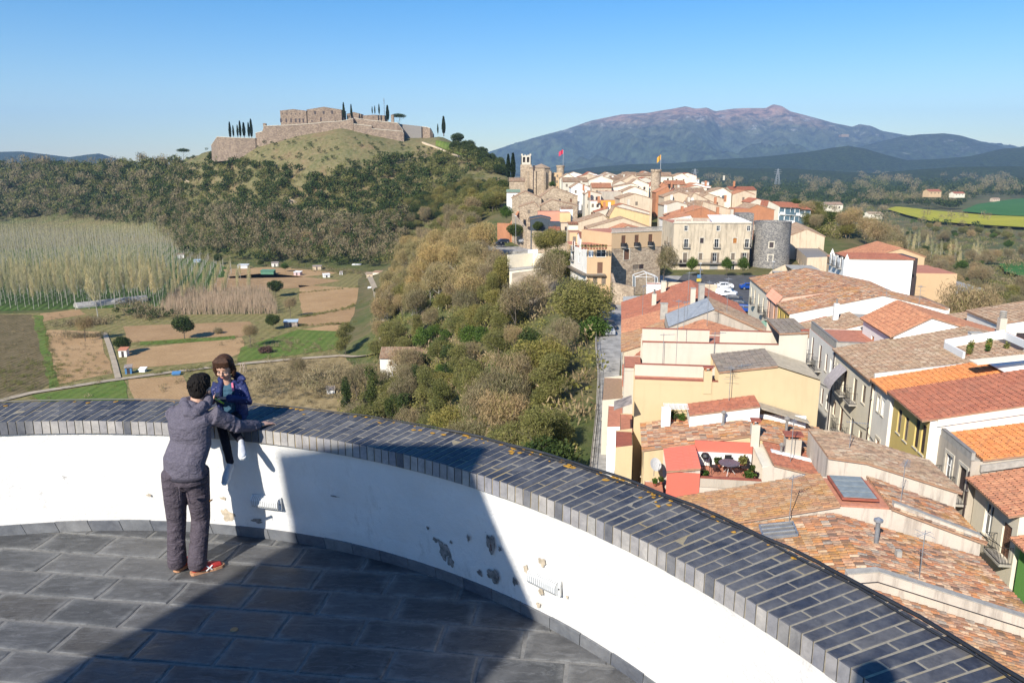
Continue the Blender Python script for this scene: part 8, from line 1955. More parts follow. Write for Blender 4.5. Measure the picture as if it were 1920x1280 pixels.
def build_child():
    root = empty('person',(-2.47,6.52,ZC),'small child in a navy jacket sitting on the parapet looking down at a toy','person')
    s = .86; hip = Vector((-2.468,6.50,ZC + .075)); ch = Vector((-2.473,6.50,ZC + .255)); nk = Vector((-2.483,6.48,ZC + .385)); hd = Vector((-2.490,6.435,ZC + .505)); z = Vector((0,0,1))
    yv = Vector((-.02,-.93,-.36)).normalized(); xv = yv.cross(z).normalized(); zv = xv.cross(yv); R = Matrix((xv,yv,zv)).transposed()
    shA = Vector((-2.578,6.49,ZC + .340)); shB = Vector((-2.378,6.49,ZC + .340)); elA = Vector((-2.633,6.42,ZC + .215)); elB = Vector((-2.303,6.42,ZC + .215)); wrA = Vector((-2.553,6.315,ZC + .285)); wrB = Vector((-2.433,6.315,ZC + .270))
    hA = hip + Vector((-.045,-.02,-.01)); hB = hip + Vector((.045,-.02,-.01)); kA = Vector((-2.498,6.285,ZC + .035)); kB = Vector((-2.418,6.275,ZC + .045)); aA = atd(432,868,6.235); aB = atd(452,826,6.17)
    mb = MB(); head(mb,hd,R,s,SKIN); ringtube(mb,[nk - z * .04,nk.lerp(hd,.5)],[.034,.036],SKIN,12); ringtube(mb,[hip,ch,nk - z * .04],[(.085,.065),(.09,.065),(.04,.035)],SKIN,14)
    for a,b,c in ((shA,elA,wrA),(shB,elB,wrB)): ringtube(mb,[ch.lerp(a,.7),a,b,c],[.034,.030,.025,.018],SKIN,10)
    for a,b,c in ((hA,kA,aA),(hB,kB,aB)): ringtube(mb,[a,b,c],[.046,.032,.022],SKIN,10)
    hand(mb,wrA,(.45,-.45,.35),(.6,.2,-.5),SKIN,.60,.9,.06,1); hand(mb,wrB,(-.75,-.35,.15),(0,.2,-.9),SKIN,.60,.6,.06,1)
    organic(mb,'body',root,.0042,2); face_bits(root,hd,R,s)
    P = lambda x,y,zz: hd + R @ Vector((x * s,y * s,zz * s)); rr = random.Random(9)
    mb = MB(); egg(mb,P(0,-.030,.042),.092 * s,.096 * s,.096 * s,HAIRB,R,20)
    for sx in (-1,1): ringtube(mb,[P(sx * .085,-.005,.05),P(sx * .094,.0,-.02),P(sx * .080,.012,-.085)],[.026 * s,.028 * s,.018 * s],HAIRB,10)
    ringtube(mb,[P(0,-.095,.03),P(0,-.098,-.04),P(0,-.075,-.10)],[.06 * s,.06 * s,.045 * s],HAIRB,12)
    for i in range(15):
        x = -.075 + .15 * i / 14; yy = sqrt(max(0,1 - (x / .1) ** 2)); ringtube(mb,[P(x * .6,.020,.134),P(x,.018 + .050 * yy,.108),P(x * 1.02,.020 + .056 * yy,.050 + rr.uniform(-.008,.008))],[.010 * s,.009 * s,.004 * s],HAIRB,8)
    organic(mb,'hair',root,.0038,1)
    mb = MB(); ringtube(mb,[hip - z * .02,ch - z * .03,ch + z * .07,nk - z * .02],[(.095,.078),(.095,.076),(.088,.070),(.045,.042)],TEE,16); organic(mb,'top',root,.005,2,(.010,.04))
    mb = MB()
    for sx,sh_,el_,wr_ in ((-1,shA,elA,wrA),(1,shB,elB,wrB)):
        ringtube(mb,[ch.lerp(sh_,.75),sh_,el_,wr_],[.050,.050,.046,.034],JACKET,14)
        ringtube(mb,[hip + Vector((sx * .082,-.012,-.035)),ch + Vector((sx * .082,-.020,-.04)),ch + Vector((sx * .074,-.022,.06)),nk + Vector((sx * .052,-.012,-.01))],[(.038,.072),(.036,.074),(.036,.062),(.026,.034)],JACKET,14)
    ringtube(mb,[hip + Vector((0,.055,-.04)),ch + Vector((0,.055,0)),nk + Vector((0,.03,-.03))],[(.115,.034),(.115,.034),(.07,.03)],JACKET,16)
    ringtube(mb,[nk + Vector((-.075,.0,.0)),nk + Vector((-.04,.06,.02)),nk + Vector((.05,.065,.02)),nk + Vector((.105,.02,.01)),nk + Vector((.145,-.01,.008))],[.026,.036,.040,.038,.014],JACKET,12)
    organic(mb,'jacket',root,.0052,3,(.014,.05))
    WD = plain('pale_jacket_dots',(.55,.5,.65),.7); dots = MB()
    for i in range(70):
        sx = rr.choice((-1,1)); sh_,el_,wr_ = (shA,elA,wrA) if sx < 0 else (shB,elB,wrB); t = rr.random(); q = sh_.lerp(el_,t); a0 = rr.uniform(2.6,6.6); n_ = Vector((cos(a0),sin(a0),0)); q = q + n_ * .049; u = n_.cross(z); dots.add([q + u * .0035 + n_ * .002,q + z * .0035 + n_ * .002,q - u * .0035 + n_ * .002,q - z * .0035 + n_ * .002],[(0,1,2,3)],WD)
    o = dots.build('jacket_dots',root); tag(o,kind='stuff')
    mb = MB(); mb.tube([nk + Vector((.055,-.052,-.01)),ch + Vector((.058,-.098,.055))],.009,plain('pink_lining',(.7,.16,.25),.7),6); mb.build('lining',root)
    mb = MB()
    ringtube(mb,[hip + Vector((0,0,.02)),hip - z * .03],[(.09,.075),(.088,.075)],LEGG,14)
    for a,b,c in ((hA,kA,aA),(hB,kB,aB)): ringtube(mb,[a,a.lerp(b,.5),b,b.lerp(c,.5),c],[.058,.052,.043,.038,.030],LEGG,14)
    organic(mb,'leggings',root,.0052,2,(.006,.04))
    shoe(root,aA + Vector((-.0,.035,-.03)),(-.15,-.72,-.68),.70,SNK,SNW,aA,stripe=None); shoe(root,aB + Vector((-.01,.03,-.035)),(.30,-.84,-.45),.70,SNK,SNW,aB,stripe=None)
    t = empty('toy',(-2.51,6.27,ZC + .26),'small yellow green toy held in the hands of the sitting child','toy')
    mb = MB(); c = Vector((-2.493,6.268,ZC + .262)); ringtube(mb,[c + Vector((-.03,0,.02)),c,c + Vector((.04,-.005,-.022))],[(.008,.006),(.010,.007),(.006,.005)],plain('lime_plastic',(.45,.62,.04),.4),8); mb.build('stick',t,smooth=True)
    mb = MB(); egg(mb,c + Vector((-.005,0,.012)),.014,.012,.012,plain('pale_shell',(.65,.55,.30),.5)); mb.build('knob',t,smooth=True)
build_child()

def build_photographer():
    b = Vector((-.22,-.34,ZF + 1.90)); root = empty('person',b,'photographer in a dark jacket whose head casts the round shadow on the coping','person'); z = Vector((0,0,1)); R = Matrix(((1,0,0),(0,1,0),(0,0,1)))
    mb = MB(); hd = b + Vector((0,.05,1.70)); head(mb,hd,R,1.0,SKIN); ringtube(mb,[b + Vector((0,0,1.42)),b + Vector((0,.03,1.62))],[.055,.055],SKIN)
    for sx in (-1,1): ringtube(mb,[b + Vector((sx * .17,0,1.38)),b + Vector((sx * .22,.06,1.12)),b + Vector((sx * .09,.14,1.32))],[.045,.036,.028],SKIN); hand(mb,b + Vector((sx * .09,.14,1.32)),(-sx * .3,.2,.9),(0,1,0),SKIN)
    for sx in (-1,1): ringtube(mb,[b + Vector((sx * .09,0,.85)),b + Vector((sx * .10,.01,.45)),b + Vector((sx * .11,0,.08))],[.07,.05,.035],SKIN)
    ringtube(mb,[b + z * .8,b + z * 1.2,b + z * 1.42],[(.13,.09),(.15,.1),(.07,.06)],SKIN); organic(mb,'body',root,.009,2); face_bits(root,hd,R,1.0)
    mb = MB(); egg(mb,hd + Vector((0,-.02,.035)),.09,.1,.1,HAIRD); mb.build('hair',root,smooth=True)
    mb = MB(); ringtube(mb,[b + z * .85,b + z * 1.2,b + z * 1.38,b + z * 1.46],[(.19,.13),(.20,.14),(.19,.12),(.09,.08)],HOODD)
    for sx in (-1,1): ringtube(mb,[b + Vector((sx * .15,0,1.38)),b + Vector((sx * .22,.06,1.12)),b + Vector((sx * .10,.13,1.28))],[.07,.055,.042],HOODD)
    organic(mb,'jacket',root,.01,2); mb = MB(); ringtube(mb,[b + z * .95,b + z * .82],[(.18,.12),(.17,.12)],TROUS)
    for sx in (-1,1): ringtube(mb,[b + Vector((sx * .09,0,.84)),b + Vector((sx * .10,.01,.45)),b + Vector((sx * .11,0,.06))],[.095,.075,.07],TROUS)
    organic(mb,'trousers',root,.01,2)
    for sx in (-1,1): shoe(root,b + Vector((sx * .11,-.06,.002)),(sx * .1,1,0),1.0,IRON,IRON,b + Vector((sx * .11,0,.09)))
build_photographer()
# ------------------------------------------------------------------ cars
def carmesh():
    pass
TYRE = plain('tyre_rubber',(.015,.015,.015),.8)
def car(p,az,paint,label,kind='car',group=None):
    L,W,Hh = {'car': (4.2,1.75,1.45),'van': (4.4,1.8,1.85),'small': (3.7,1.65,1.45)}[kind]
    root = empty('parked_' + ('van' if kind == 'van' else 'car'),p,label,'van' if kind == 'van' else 'car',group); root.rotation_euler = (0,0,az)
    prof = {'car': [(-.5,.22),(-.5,.60),(-.47,.72),(-.36,.84),(-.24,1.0),(-.13,1.0),(.20,1.0),(.40,.86),(.46,.70),(.5,.62),(.5,.22)],'van': [(-.5,.2),(-.5,.52),(-.46,.62),(-.34,.68),(-.20,.97),(-.12,1.0),(.42,1.0),(.48,.9),(.5,.6),(.5,.2)],'small': [(-.5,.22),(-.5,.6),(-.46,.72),(-.32,.80),(-.18,1.0),(.25,1.0),(.44,.88),(.5,.6),(.5,.22)]}[kind]
    sill = .64 if kind != 'van' else .56; mb = MB(); n = len(prof); vs = []
    for sy in (-1,1):
        for x,z in prof: tw = 1.0 if z < .66 else 1.0 - (z - .66) * .55; vs.append((x * L,sy * W / 2 * tw,z * Hh))
    mb.add(vs,[tuple(range(n)),tuple(range(2 * n - 1,n - 1,-1))] + [(i,n + i,n + (i + 1) % n,(i + 1) % n) for i in range(n)],paint)
    o = mb.build('body',root,world=False,bevel=.05)
    g = MB(); z0,z1 = sill * Hh + .04,.93 * Hh
    tx = [(p_[0],p_[1]) for p_ in prof if p_[1] > .8]; x0 = (-.30 if kind != 'van' else -.30) * L; x1 = (.36 if kind != 'van' else .10) * L; xa = x0 + .42; xb = x1 - .30
    for sy in (-1,1):
        yb = W / 2 * (1.0 - max(0,sill + .03 - .66) * .55) + .006; yt = W / 2 * (1 - (.93 - .66) * .55) + .006
        for a,b in ((0,.48),(.52,1)):
            g.quad((x0 + (x1 - x0) * a,sy * yb,z0),(x0 + (x1 - x0) * b,sy * yb,z0),(xa + (xb - xa) * b,sy * yt,z1),(xa + (xb - xa) * a,sy * yt,z1),GLASS)
    for i in range(n - 1):
        (xa_,za_),(xb_,zb_) = prof[i],prof[i + 1]
        if za_ > .62 and zb_ > .62 and abs(zb_ - za_) > .09:
            t0,t1 = .14,.92; f = lambda t: (xa_ + (xb_ - xa_) * t) * L; h_ = lambda t: (za_ + (zb_ - za_) * t) * Hh; wd = lambda t: W / 2 * (1 - (za_ + (zb_ - za_) * t - .66) * .55) * .88; sg = -1 if xa_ < 0 else 1
            g.quad((f(t0) + sg * .012,-wd(t0),h_(t0) + .012),(f(t0) + sg * .012,wd(t0),h_(t0) + .012),(f(t1) + sg * .012,wd(t1),h_(t1) + .012),(f(t1) + sg * .012,-wd(t1),h_(t1) + .012),GLASS)
    g.build('windows',root,world=False)
    for sx in (-.31,.30):
        for sy in (-1,1):
            m = MB(); c = Vector((sx * L,sy * (W / 2 - .09),.31)); k = 14; r = .31; vs = []
            for yy in (-.11,.11): vs += [c + Vector((cos(2 * pi * j / k) * r,yy,sin(2 * pi * j / k) * r)) for j in range(k)]
            m.add(vs,[tuple(range(k)),tuple(range(2 * k - 1,k - 1,-1))] + [(j,k + j,k + (j + 1) % k,(j + 1) % k) for j in range(k)],TYRE); w = m.build('wheel',root,world=False)
            m = MB(); m.poly([c + Vector((cos(2 * pi * j / k) * .19,sy * .115,sin(2 * pi * j / k) * .19)) for j in range(k)],STEEL); m.build('hub',w,world=False)
    for sy in (-1,1):
        m = MB(); m.box((-.485 * L,sy * W * .36,.50 * Hh),.10,.28,.14,LAMPB); m.build('headlight',root,world=False)
        m = MB(); m.box((.487 * L,sy * W * .40,.55 * Hh),.08,.16,.2,plain('tail_light',(.4,.02,.02),.3)); m.build('tail_light',root,world=False)
    return root
def paint(nm,c): m = plain(nm,c,.3,0,.02); return m
WHT = paint('white_car_paint',(.78,.78,.78)); BLU = paint('bright_blue_car_paint',(.01,.06,.30)); RDC = paint('dark_red_car_paint',(.20,.03,.03)); DKB = paint('dark_car_paint',(.02,.025,.04)); SLV = paint('silver_car_paint',(.35,.36,.38))
zc = ZS + .22
def onz(px,py,z): return atz(px,py,z)
car(onz(1357,541,zc),.0,WHT,'white estate car parked nearest the palace in the square'); car(onz(1404,542,zc),.0,BLU,'bright blue car beside the white estate car'); car(onz(1362,556,zc),radians(152),WHT,'white van parked askew in the square','van')
for k,(px,py,m,lb) in enumerate(((1375,566,DKB,'dark blue car just below the white van'),(1384,576,DKB,'dark car third in the row under the white van'),(1395,585,BLU,'blue car at the near end of the row in the square'))): car(onz(px,py,zc),radians(160),m,lb,'small')
car(onz(1118,560,-27.6),.1,WHT,'white car at the head of the ramp beside the orange yellow house','small'); car(onz(1137,563,-27.4),.1,RDC,'dark red car parked next to the white one on the ramp','small')
for px,py,m,lb in ((1144,573,DKB,'dark car at the top of the narrow ramp behind the red one'),(1146,584,DKB,'dark car on the narrow ramp by the cream annex'),(1143,617,DKB,'dark car under the wall of the cliff path'),(1140,627,SLV,'silver car with its nose to the cliff path')): car(onz(px,py,-26.0 if py > 600 else -26.6),radians(95),m,lb,'small')
for px,py,m,lb in ((935,462,DKB,'dark blue car in the little car park under the green tree'),(944,456,DKB,'black car behind the dark blue one in the little car park'),(984,455,SLV,'pale car beyond the street lamp'),(1007,502,SLV,'silver car at the end of the yard')):
    p = atd(px,py,250); car(Vector((p.x,p.y,p.z)),.4,m,lb,'small')
mb = MB(); mb.prism([(atd(x,y,d).x,d) for x,y,d in ((915,470,238),(1000,470,238),(1010,470,262),(915,470,262))],-50,atd(950,463,250).z - .15,PAVE); o = mb.build('car_park',None,loc=(-5,250,-28)); tag(o,kind='structure')
mb = MB(); mb.poly([atz(1090,572,-27.8),atz(1150,572,-27.0),atz(1160,600,-26.3),atz(1135,640,-26.0),atz(1120,600,-27)],PAVE); o = mb.build('ramp',None,loc=atz(1120,600,-27)); tag(o,kind='structure')
# lamps of the square and car park
def street_lamp(p,h,label):
    root = empty('street_lamp',p,label,'street lamp'); mb = MB(); mb.tube([p,p + Vector((0,0,h))],.08,STEEL,6); mb.build('pole',root); mb = MB(); mb.box(p + Vector((0,0,h)),.6,.35,.18,LAMPB); mb.build('lamp_head',root)
street_lamp(atd(967,456,246),8.5,'tall street lamp beside the little car park'); street_lamp(onz(1312,526,ZS + .2),4.2,'short lamp with a blue sign between the square trees'); street_lamp(onz(1448,525,ZS + .2),4.5,'short lamp before the round tower')
g = empty('sign',onz(1310,530,ZS + .2),'small blue and yellow sign under the lamp in the square','sign'); mb = MB(); p = onz(1310,530,ZS + .2); mb.box(p + Vector((0,-.1,1.2)),.9,.06,.8,BLUEP); mb.build('panel',g); mb = MB(); mb.box(p + Vector((0,-.1,.3)),1.1,.06,.7,plain('yellow_panel',(.7,.5,.05),.6)); mb.build('panel',g)

# ------------------------------------------------------------------ things on the roofs
def roofz(s,t,z): return TOWN(s,t,z)
chimney(TOWN(46.8,8.6,-16.2),.5,.5,.9,CREAM,-AZT,'cap','small cream chimney on the brown roof above the terrace')
chimney(TOWN(45.6,10.6,-17.6),.9,.7,1.9,GREYR,-AZT,'cap','broad cement chimney with a brick grille above the low cement wall')
chimney(TOWN(45.2,12.0,-17.6),.45,.45,1.9,WHITEW,-AZT,'flat','slim white chimney on the little red roof')
flue(TOWN(45.2,9.9,-16.9),.8,.07,'short dark flue on the little red roof strip',CEMENTD)
flue(TOWN(48.8,10.9,-16.6),1.0,.09,'grey flue pair on the right of the brown roof',CEMENTD); flue(TOWN(49.2,7.0,-16.3),.8,.08,'grey flue on the ridge of the brown roof',CEMENTD)
flue(TOWN(34.0,11.9,-16.75),1.25,.10,'shiny steel chimney pipe on the large lichened roof')
v = empty('vent_stack',TOWN(33.2,12.6,-16.95),'small cement vent stack with cables beside the steel pipe','vent'); mb = MB(); mb.box(TOWN(33.2,12.6,-17.2),.22,.22,.8,CEMENT); mb.build('stack',v)
chimney(TOWN(52.2,6.2,-14.5),.55,.5,1.1,YELLOW,-AZT,'cap','yellow chimney at the parapet of the warm yellow house')
chimney(TOWN(83.0,8.7,-14.2),.6,.7,2.3,CEMENT,-AZT,'flat','tall grey cement chimney block behind the red roofs'); chimney(TOWN(82.6,7.8,-14.2),.5,.6,1.9,CREAM,-AZT,'flat','cream chimney left of the grey block')
chimney(TOWN(88,4.0,-15.3),.5,.5,1.5,CREAM,-AZT,'pot','cream chimney on the left of the clean red roof'); chimney(TOWN(97,5.5,-15.2),.6,.6,1.6,CREAM,-AZT,'flat','cream chimney on the second red roof'); chimney(TOWN(78.5,4.6,-15.0),.7,.6,1.7,CEMENT,-AZT,'flat','grey chimney on the dusky orange roof')
# street side roofs
for s,t,z,h,lb in ((60.6,37.0,-13.3,1.4,'white chimney with ring cowl beside the glazed patio'),(57.4,33.2,-13.0,1.3,'first white ring cowl chimney on the red roof'),(54.8,35.2,-12.6,1.3,'second ring cowl chimney on the red roof near the right edge'),(62.5,41,-14.6,1.6,'tall white chimney with stacked rings behind the fire wall'),(70.2,44.5,-14.8,1.5,'cream chimney with stacked rings at the garden edge')):
    chimney(TOWN(s,t,z),.62,.62,h,WHITEW,-AZT,'ring',lb)
chimney(TOWN(76,35.5,-15.2),.6,.6,1.7,CREAM,-AZT,'ring','cream chimney with rings by the vermilion roof edge'); chimney(TOWN(86.5,23.5,-16.2),.5,.5,2.0,WHITEW,-AZT,'pot','white chimney on the tan roof behind the stepped wall')
chimney(TOWN(67.5,29.6,-14.2),.9,.7,.9,OLDWHITE,-AZT,'flat','squat plastered chimney on the brown roof left of the patio')
bp = empty('flue_pipe',TOWN(84,41.8,-15.5),'tall black flue pipe with a lattice mast standing behind the vermilion roof','flue pipe'); mb = MB(); q0 = TOWN(84,41.8,-17); mb.tube([q0,q0 + Vector((0,0,5.6))],.16,IRON,8); mb.build('pipe',bp)
mb = MB()
for sx in (-.16,.16): mb.tube([q0 + Vector((sx,-.2,0)),q0 + Vector((sx,-.2,3.2))],.025,WHITEP,4)
for k in range(8): mb.tube([q0 + Vector((-.16,-.2,k * .4)),q0 + Vector((.16,-.2,k * .4 + .2))],.018,WHITEP,3)
mb.build('lattice',bp)
# air conditioners, cistern, awning
def aircon(p,label):
    root = empty('air_conditioner',p,label,'air conditioner'); mb = MB(); mb.box(p,.95,.35,.7,WHITEP,-AZT); mb.build('case',root,bevel=.02); mb = MB(); c = p + Vector((-.12,-.19,.35)); mb.poly([c + Vector((cos(2 * pi * j / 14) * .26,0,sin(2 * pi * j / 14) * .26)) for j in range(14)],CEMENTD); mb.build('fan_grille',root)
aircon(TOWN(94.6,30.5,-15.6),'left white air conditioner on the flat roof parapet'); aircon(TOWN(94.6,32.3,-15.8),'right white air conditioner on the flat roof parapet'); aircon(TOWN(65.6,30.0,-14.6),'air conditioner on the white patio wall among plants')
aw = empty('awning',TOWN(68.6,19.4,-17.0),'grey white sun awning hanging over a balcony of the cream house','awning'); mb = MB()
for k in range(5):
    a = k / 5; b = (k + 1) / 5; f = lambda t: (19.75 - 1.3 * sin(t * 1.4),-16.85 - 1.9 * t)
    mb.quad(TOWN(67.6,f(a)[0],f(a)[1]),TOWN(70.0,f(a)[0],f(a)[1]),TOWN(70.0,f(b)[0],f(b)[1]),TOWN(67.6,f(b)[0],f(b)[1]),plain('grey_awning_cloth',(.42,.38,.38),.9))
mb.build('cloth',aw)
# solar tubes on a teal frame
so = empty('solar_heater',TOWN(46.2,14.2,-15.8),'teal and silver tube collector lying on the wall top by the street','solar collector'); A = TOWN(46.9,12.9,-16.9)
mb = MB(); mb.obox(A,TOWN.p * 3.6 + Vector((0,0,-.75)),TOWN.e * -1.2 + Vector((0,0,-.35)),(0,0,.05),plain('teal_panel',(.05,.16,.17),.4)); mb.build('panel',so)
for k in range(5): mb = MB(); o_ = A + (TOWN.e * -1.2 + Vector((0,0,-.35))) * (k / 4.6 + .04) + Vector((0,0,.09)); mb.tube([o_,o_ + TOWN.p * 3.6 + Vector((0,0,-.75))],.05,STEEL,6); mb.build('tube',so)
# skylight lantern near the coping
sl = empty('roof_light',TOWN(34.8,8.3,-16.9),'square three strip roof light with a pale metal frame close to the coping','roof light'); mb = MB(); o_ = TOWN(34.3,7.0,-16.85); ex = TOWN.e * 1.15 + Vector((0,0,.06)); ey = TOWN.p * 1.55 + Vector((0,0,.28))
for k in range(4): mb.obox(o_ + ex * (k / 3) - ex * .02,ey,ex * .05,(0,0,.14),STEEL)
for k in range(2): mb.obox(o_ + ey * k - ey * .02 * k,ex * 1.03,ey * .04,(0,0,.14),STEEL)
mb.build('frame',sl)
for k in range(3): mb = MB(); mb.obox(o_ + ex * (k / 3 + .03) + ey * .03,ex * .29,ey * .93,(0,0,.10),plain('dusty_glass',(.22,.20,.17),.35)); mb.build('pane',sl)
# terrace with round table
def potplant(p,r,h,label,m=M_GRN,n=260,group=None):
    root = empty('potted_plant',p,label,'potted plant',group); mb = MB(); mb.lathe(p,[(.001,0),(r * .5,0),(r * .7,r * .9),(.001,r * .85)],RUST,10); mb.build('pot',root)
    rr_ = np.random.default_rng(int(abs(p.x * 100) + abs(p.y * 10))); V,Fq,T = leaves(rr_,n,[((0,0,r * .9 + h * .45),(r * 1.1,r * 1.1,h * .5))],.09,1.8,0,.2); link_mesh('foliage',raw_mesh('foliage',V,Fq,m,tone=T),root); return root
tb = empty('table',TOWN(45.0,6.9,-17.98),'round dark mosaic table on the red terrace','table'); c = TOWN(45.0,6.9,-17.98); mb = MB(); mb.lathe(c,[(.001,.72),(.62,.72),(.62,.76),(.001,.76)],plain('mosaic_top',(.16,.15,.18),.4,scale=25,var=.45),24); mb.build('tabletop',tb)
for k in range(3): mb = MB(); a = k * 2.1; mb.tube([c + Vector((cos(a) * .4,sin(a) * .4,.02)),c + Vector((cos(a) * .1,sin(a) * .1,.4)),c + Vector((cos(a) * .4,sin(a) * .4,.72))],.02,LAMPB,5); mb.build('leg',tb)
for k,(ds,dt,a,lb) in enumerate(((.1,-.85,0,'left dark garden chair at the round table'),(.2,.95,pi,'right dark garden chair at the round table'),(.75,.1,-pi / 2,'far dark garden chair behind the round table'))):
    p = c + TOWN.e * ds + TOWN.p * dt; r0 = empty('chair',p,lb,'chair'); mb = MB(); mb.box(p + Vector((0,0,.42)),.45,.45,.04,IRON); mb.build('seat',r0); mb = MB(); q = p - Vector((cos(a),sin(a),0)) * .22; mb.box(q + Vector((0,0,.46)),.05 if abs(cos(a)) > .5 else .42,.42 if abs(cos(a)) > .5 else .05,.42,IRON); mb.build('backrest',r0)
    for sx in (-1,1):
        for sy in (-1,1): mb = MB(); mb.tube([p + Vector((sx * .2,sy * .2,0)),p + Vector((sx * .2,sy * .2,.42))],.015,IRON,4); mb.build('leg',r0)
bq = empty('barbecue',TOWN(46.0,5.6,-18.0),'black kettle barbecue at the white wall of the red terrace','barbecue'); p = TOWN(46.0,5.6,-18.0); mb = MB(); mb.lathe(p + Vector((0,0,.55)),[(.001,0),(.2,.06),(.28,.2),(.2,.36),(.001,.42)],IRON,16); mb.build('kettle',bq)
for k in range(3): mb = MB(); a = k * 2.1; mb.tube([p + Vector((cos(a) * .3,sin(a) * .3,0)),p + Vector((cos(a) * .12,sin(a) * .12,.6))],.015,IRON,4); mb.build('leg',bq)
for k,(s,t,r,h,m,lb) in enumerate(((46.1,6.4,.25,.5,M_OAK,'grey green potted bush next to the barbecue'),(46.15,7.0,.25,.5,M_BUD,'potted shrub in the middle of the white terrace wall'),(46.1,7.9,.3,.7,M_BUD,'tall potted shrub at the right of the terrace wall'),(43.9,5.4,.25,.4,M_GRN,'bright green pot plant at the left corner of the terrace'),(43.9,7.9,.35,.45,M_GRN,'broad leafy pot plant right of the round table'),(45.4,8.3,.2,.4,M_OAK,'small pot plant by the cream pillar'),
        (45.8,2.6,.15,.35,M_GRN,'pot plant under the satellite dish'),(46.2,3.0,.15,.3,M_OAK,'dark pot plant under the satellite dish'),(51.2,3.9,.3,.7,M_OAK,'big dark green plant at the pergola'),(51.0,4.5,.3,.5,M_GRN,'bright fern at the pergola foot'))): potplant(TOWN(s,t,-18.0 if s < 47 and t > 4 else (-19.3 if s < 47 else -16.9)),r,h,lb,m)
for k in range(7): potplant(TOWN(63.2 + (k % 3) * .9,27.4 + k * .45,-14.35 + k * .08),.22,.6,'green potted plant in the sunken white patio',M_GRN if k % 2 else M_BUD,160,'plants of the sunken patio')
potplant(TOWN(36.8,20.4,-22.9),.3,.6,'green plant on the balcony of the green house')
for k in range(9): p = atd(1092 + k * 5.5,461,156); potplant(Vector((p.x,p.y,z3 + .05)),.35,.8,'pot plant along the terrace wall of the orange yellow house',M_OAK if k % 2 else M_BUD,120,'plants on the roof terrace of the orange yellow house')
dish(TOWN(45.6,2.5,-18.6),.42,'white satellite dish on the little red terrace');
# pergola
pg = empty('pergola',TOWN(51.2,3.6,-16.6),'white lattice pergola beside the rooftop room','pergola'); mb = MB(); mb.box(TOWN(50.6,3.4,-17.4),.6,.6,1.7,WHITEW,-AZT); mb.build('post',pg)
mb = MB()
for k in range(5): mb.tube([TOWN(50.6 + k * .28,3.3,-15.75),TOWN(50.6 + k * .28,4.9,-15.7)],.025,WHITEP,4)
for k in range(6): mb.tube([TOWN(50.5,3.3 + k * .32,-15.72),TOWN(51.8,3.3 + k * .32,-15.72)],.025,WHITEP,4)
mb.build('lattice',pg)
# tarpaulin balcony roof on the yellow side wall
ty = empty('canopy',TOWN(51.5,.2,-15.5),'grey sheet canopy on the side of the warm yellow house above the path','canopy'); mb = MB(); mb.obox(TOWN(50.2,-.1,-15.9),TOWN.e * 2.0,TOWN.p * 1.2 + Vector((0,0,.5)),(0,0,.05),SHEET); mb.build('sheet',ty)
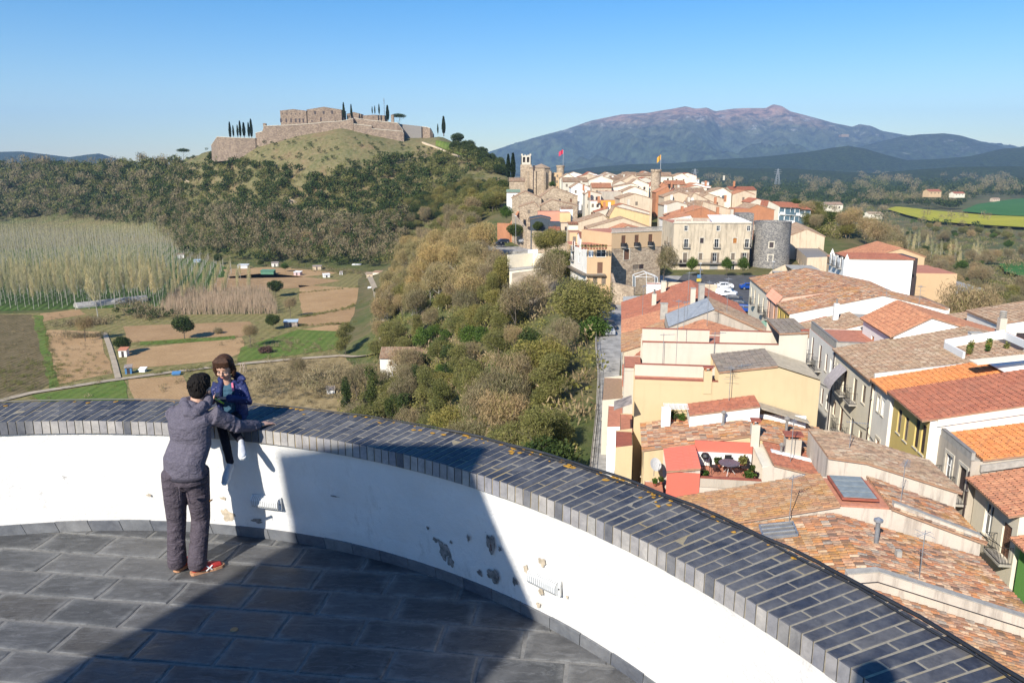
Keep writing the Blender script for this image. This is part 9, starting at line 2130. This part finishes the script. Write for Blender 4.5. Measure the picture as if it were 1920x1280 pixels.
# antennas: tall masts over the near roofs
for s,t,z,h,kd,az,lb in ((44.0,10.2,-18.0,3.9,'yagi',.4,'thin antenna mast in front of the terrace wall'),(51.4,7.6,-16.0,3.2,'bars',.2,'antenna mast rising from the ridge of the brown roof'),(52.1,8.4,-14.0,1.2,'yagi',1.2,'yellowish aerial on the warm yellow wall'),(56.7,3.4,-14.4,2.6,'yagi',1.4,'left aerial before the cream end wall'),(56.8,7.1,-14.0,2.4,'yagi',1.3,'middle aerial before the cream end wall'),(57.0,4.4,-14.3,5.0,'bars',.2,'tall bare mast along the cream end wall'),
        (66,5.6,-14.2,3.3,'yagi',.7,'mast on the red pyramid roof'),(66.5,7.6,-13.4,4.2,'bars',.1,'mast at the peak of the red pyramid roof'),(70.1,6.2,-13.5,4.6,'yagi',1.0,'tall mast beside the grey gable'),(71,9.8,-13.0,3.5,'bars',.7,'mast on the right of the grey gable'),(78,8,-14.1,4.5,'yagi',.3,'tall aerial behind the grey gable'),(90,4.2,-15.0,3.0,'bars',1.0,'aerial with bars on the clean red roof'),(83,2.6,-15.6,3.5,'yagi',.5,'aerial at the left end of the dusky roof'),
        (35.9,8.5,-16.8,2.6,'yagi',1.0,'bent aerial on the mossy roof strip'),(31.5,12.9,-17.0,2.4,'bars',1.1,'aerial on a stay at the edge of the large lichened roof'),(37.6,14.1,-16.2,2.3,'yagi',.6,'aerial above the pink terrace edge'),(43.4,13.2,-15.7,2.0,'yagi',1.9,'crooked aerial on the tall cement end wall'),(62.0,34,-14.0,2.2,'bars',.7,'aerial between the ring cowl chimneys'),(80,29.5,-13.7,2.6,'bars',.7,'aerial on the vermilion roof'),(88.0,29.0,-15.6,3.0,'bars',.2,'white bar aerial on the stepped wall'),(77,40,-15.5,2.3,'yagi',.9,'aerial beyond the vermilion roof')):
    antenna(TOWN(s,t,z),h,lb,kd,az)
for k in range(14):
    x = [975,1040,1075,1100,1130,1160,1190,1205,1260,1300,1330,1345,1380,1430][k]; y = [380,352,345,360,362,395,405,372,355,392,405,366,378,385][k]; D_ = [272,330,345,320,300,262,250,300,330,240,230,300,300,270][k]
    antenna(atd(x,y + 3,D_),3.0,'small roof aerial over the old town roofs','bars',.5,'small roof aerials of the old town')
# small chimneys over the old town
for k in range(36):
    D_ = rrf.uniform(235,400); x = rrf.uniform(1085,1225) if k % 2 else rrf.uniform(1245,1380); y = np.interp(D_,[235,270,300,340,400],[402,380,366,350,333]) + rrf.uniform(-4,2)
    root = empty('chimney',atd(x,y,D_),'small chimney on the crowded old town roofs','chimney','chimneys of the old town'); mb = MB(); mb.box(atd(x,y,D_) - Vector((0,0,1)),.8,.8,2.4,rrf.choice([CREAM,BRICKW,OLDWHITE])); mb.build('stack',root)
# balcony laundry and red pots
ln = empty('laundry',TOWN(47.0,20.3,-17.8),'dark blue towel hung over the balcony rail of the grey house','laundry'); mb = MB(); mb.obox(TOWN(47.9,20.05,-18.75),TOWN.e * .9,TOWN.p * .08,(0,0,.55),plain('navy_cloth',(.02,.02,.08),.9)); mb.build('cloth',ln)
pr = empty('flower_box',TOWN(46.0,20.0,-18.6),'red flower box on the balcony of the grey house','flower box'); mb = MB(); mb.box(TOWN(46.0,20.15,-18.6),.7,.25,.28,RUST,pi / 2 - AZT); mb.build('box',pr)
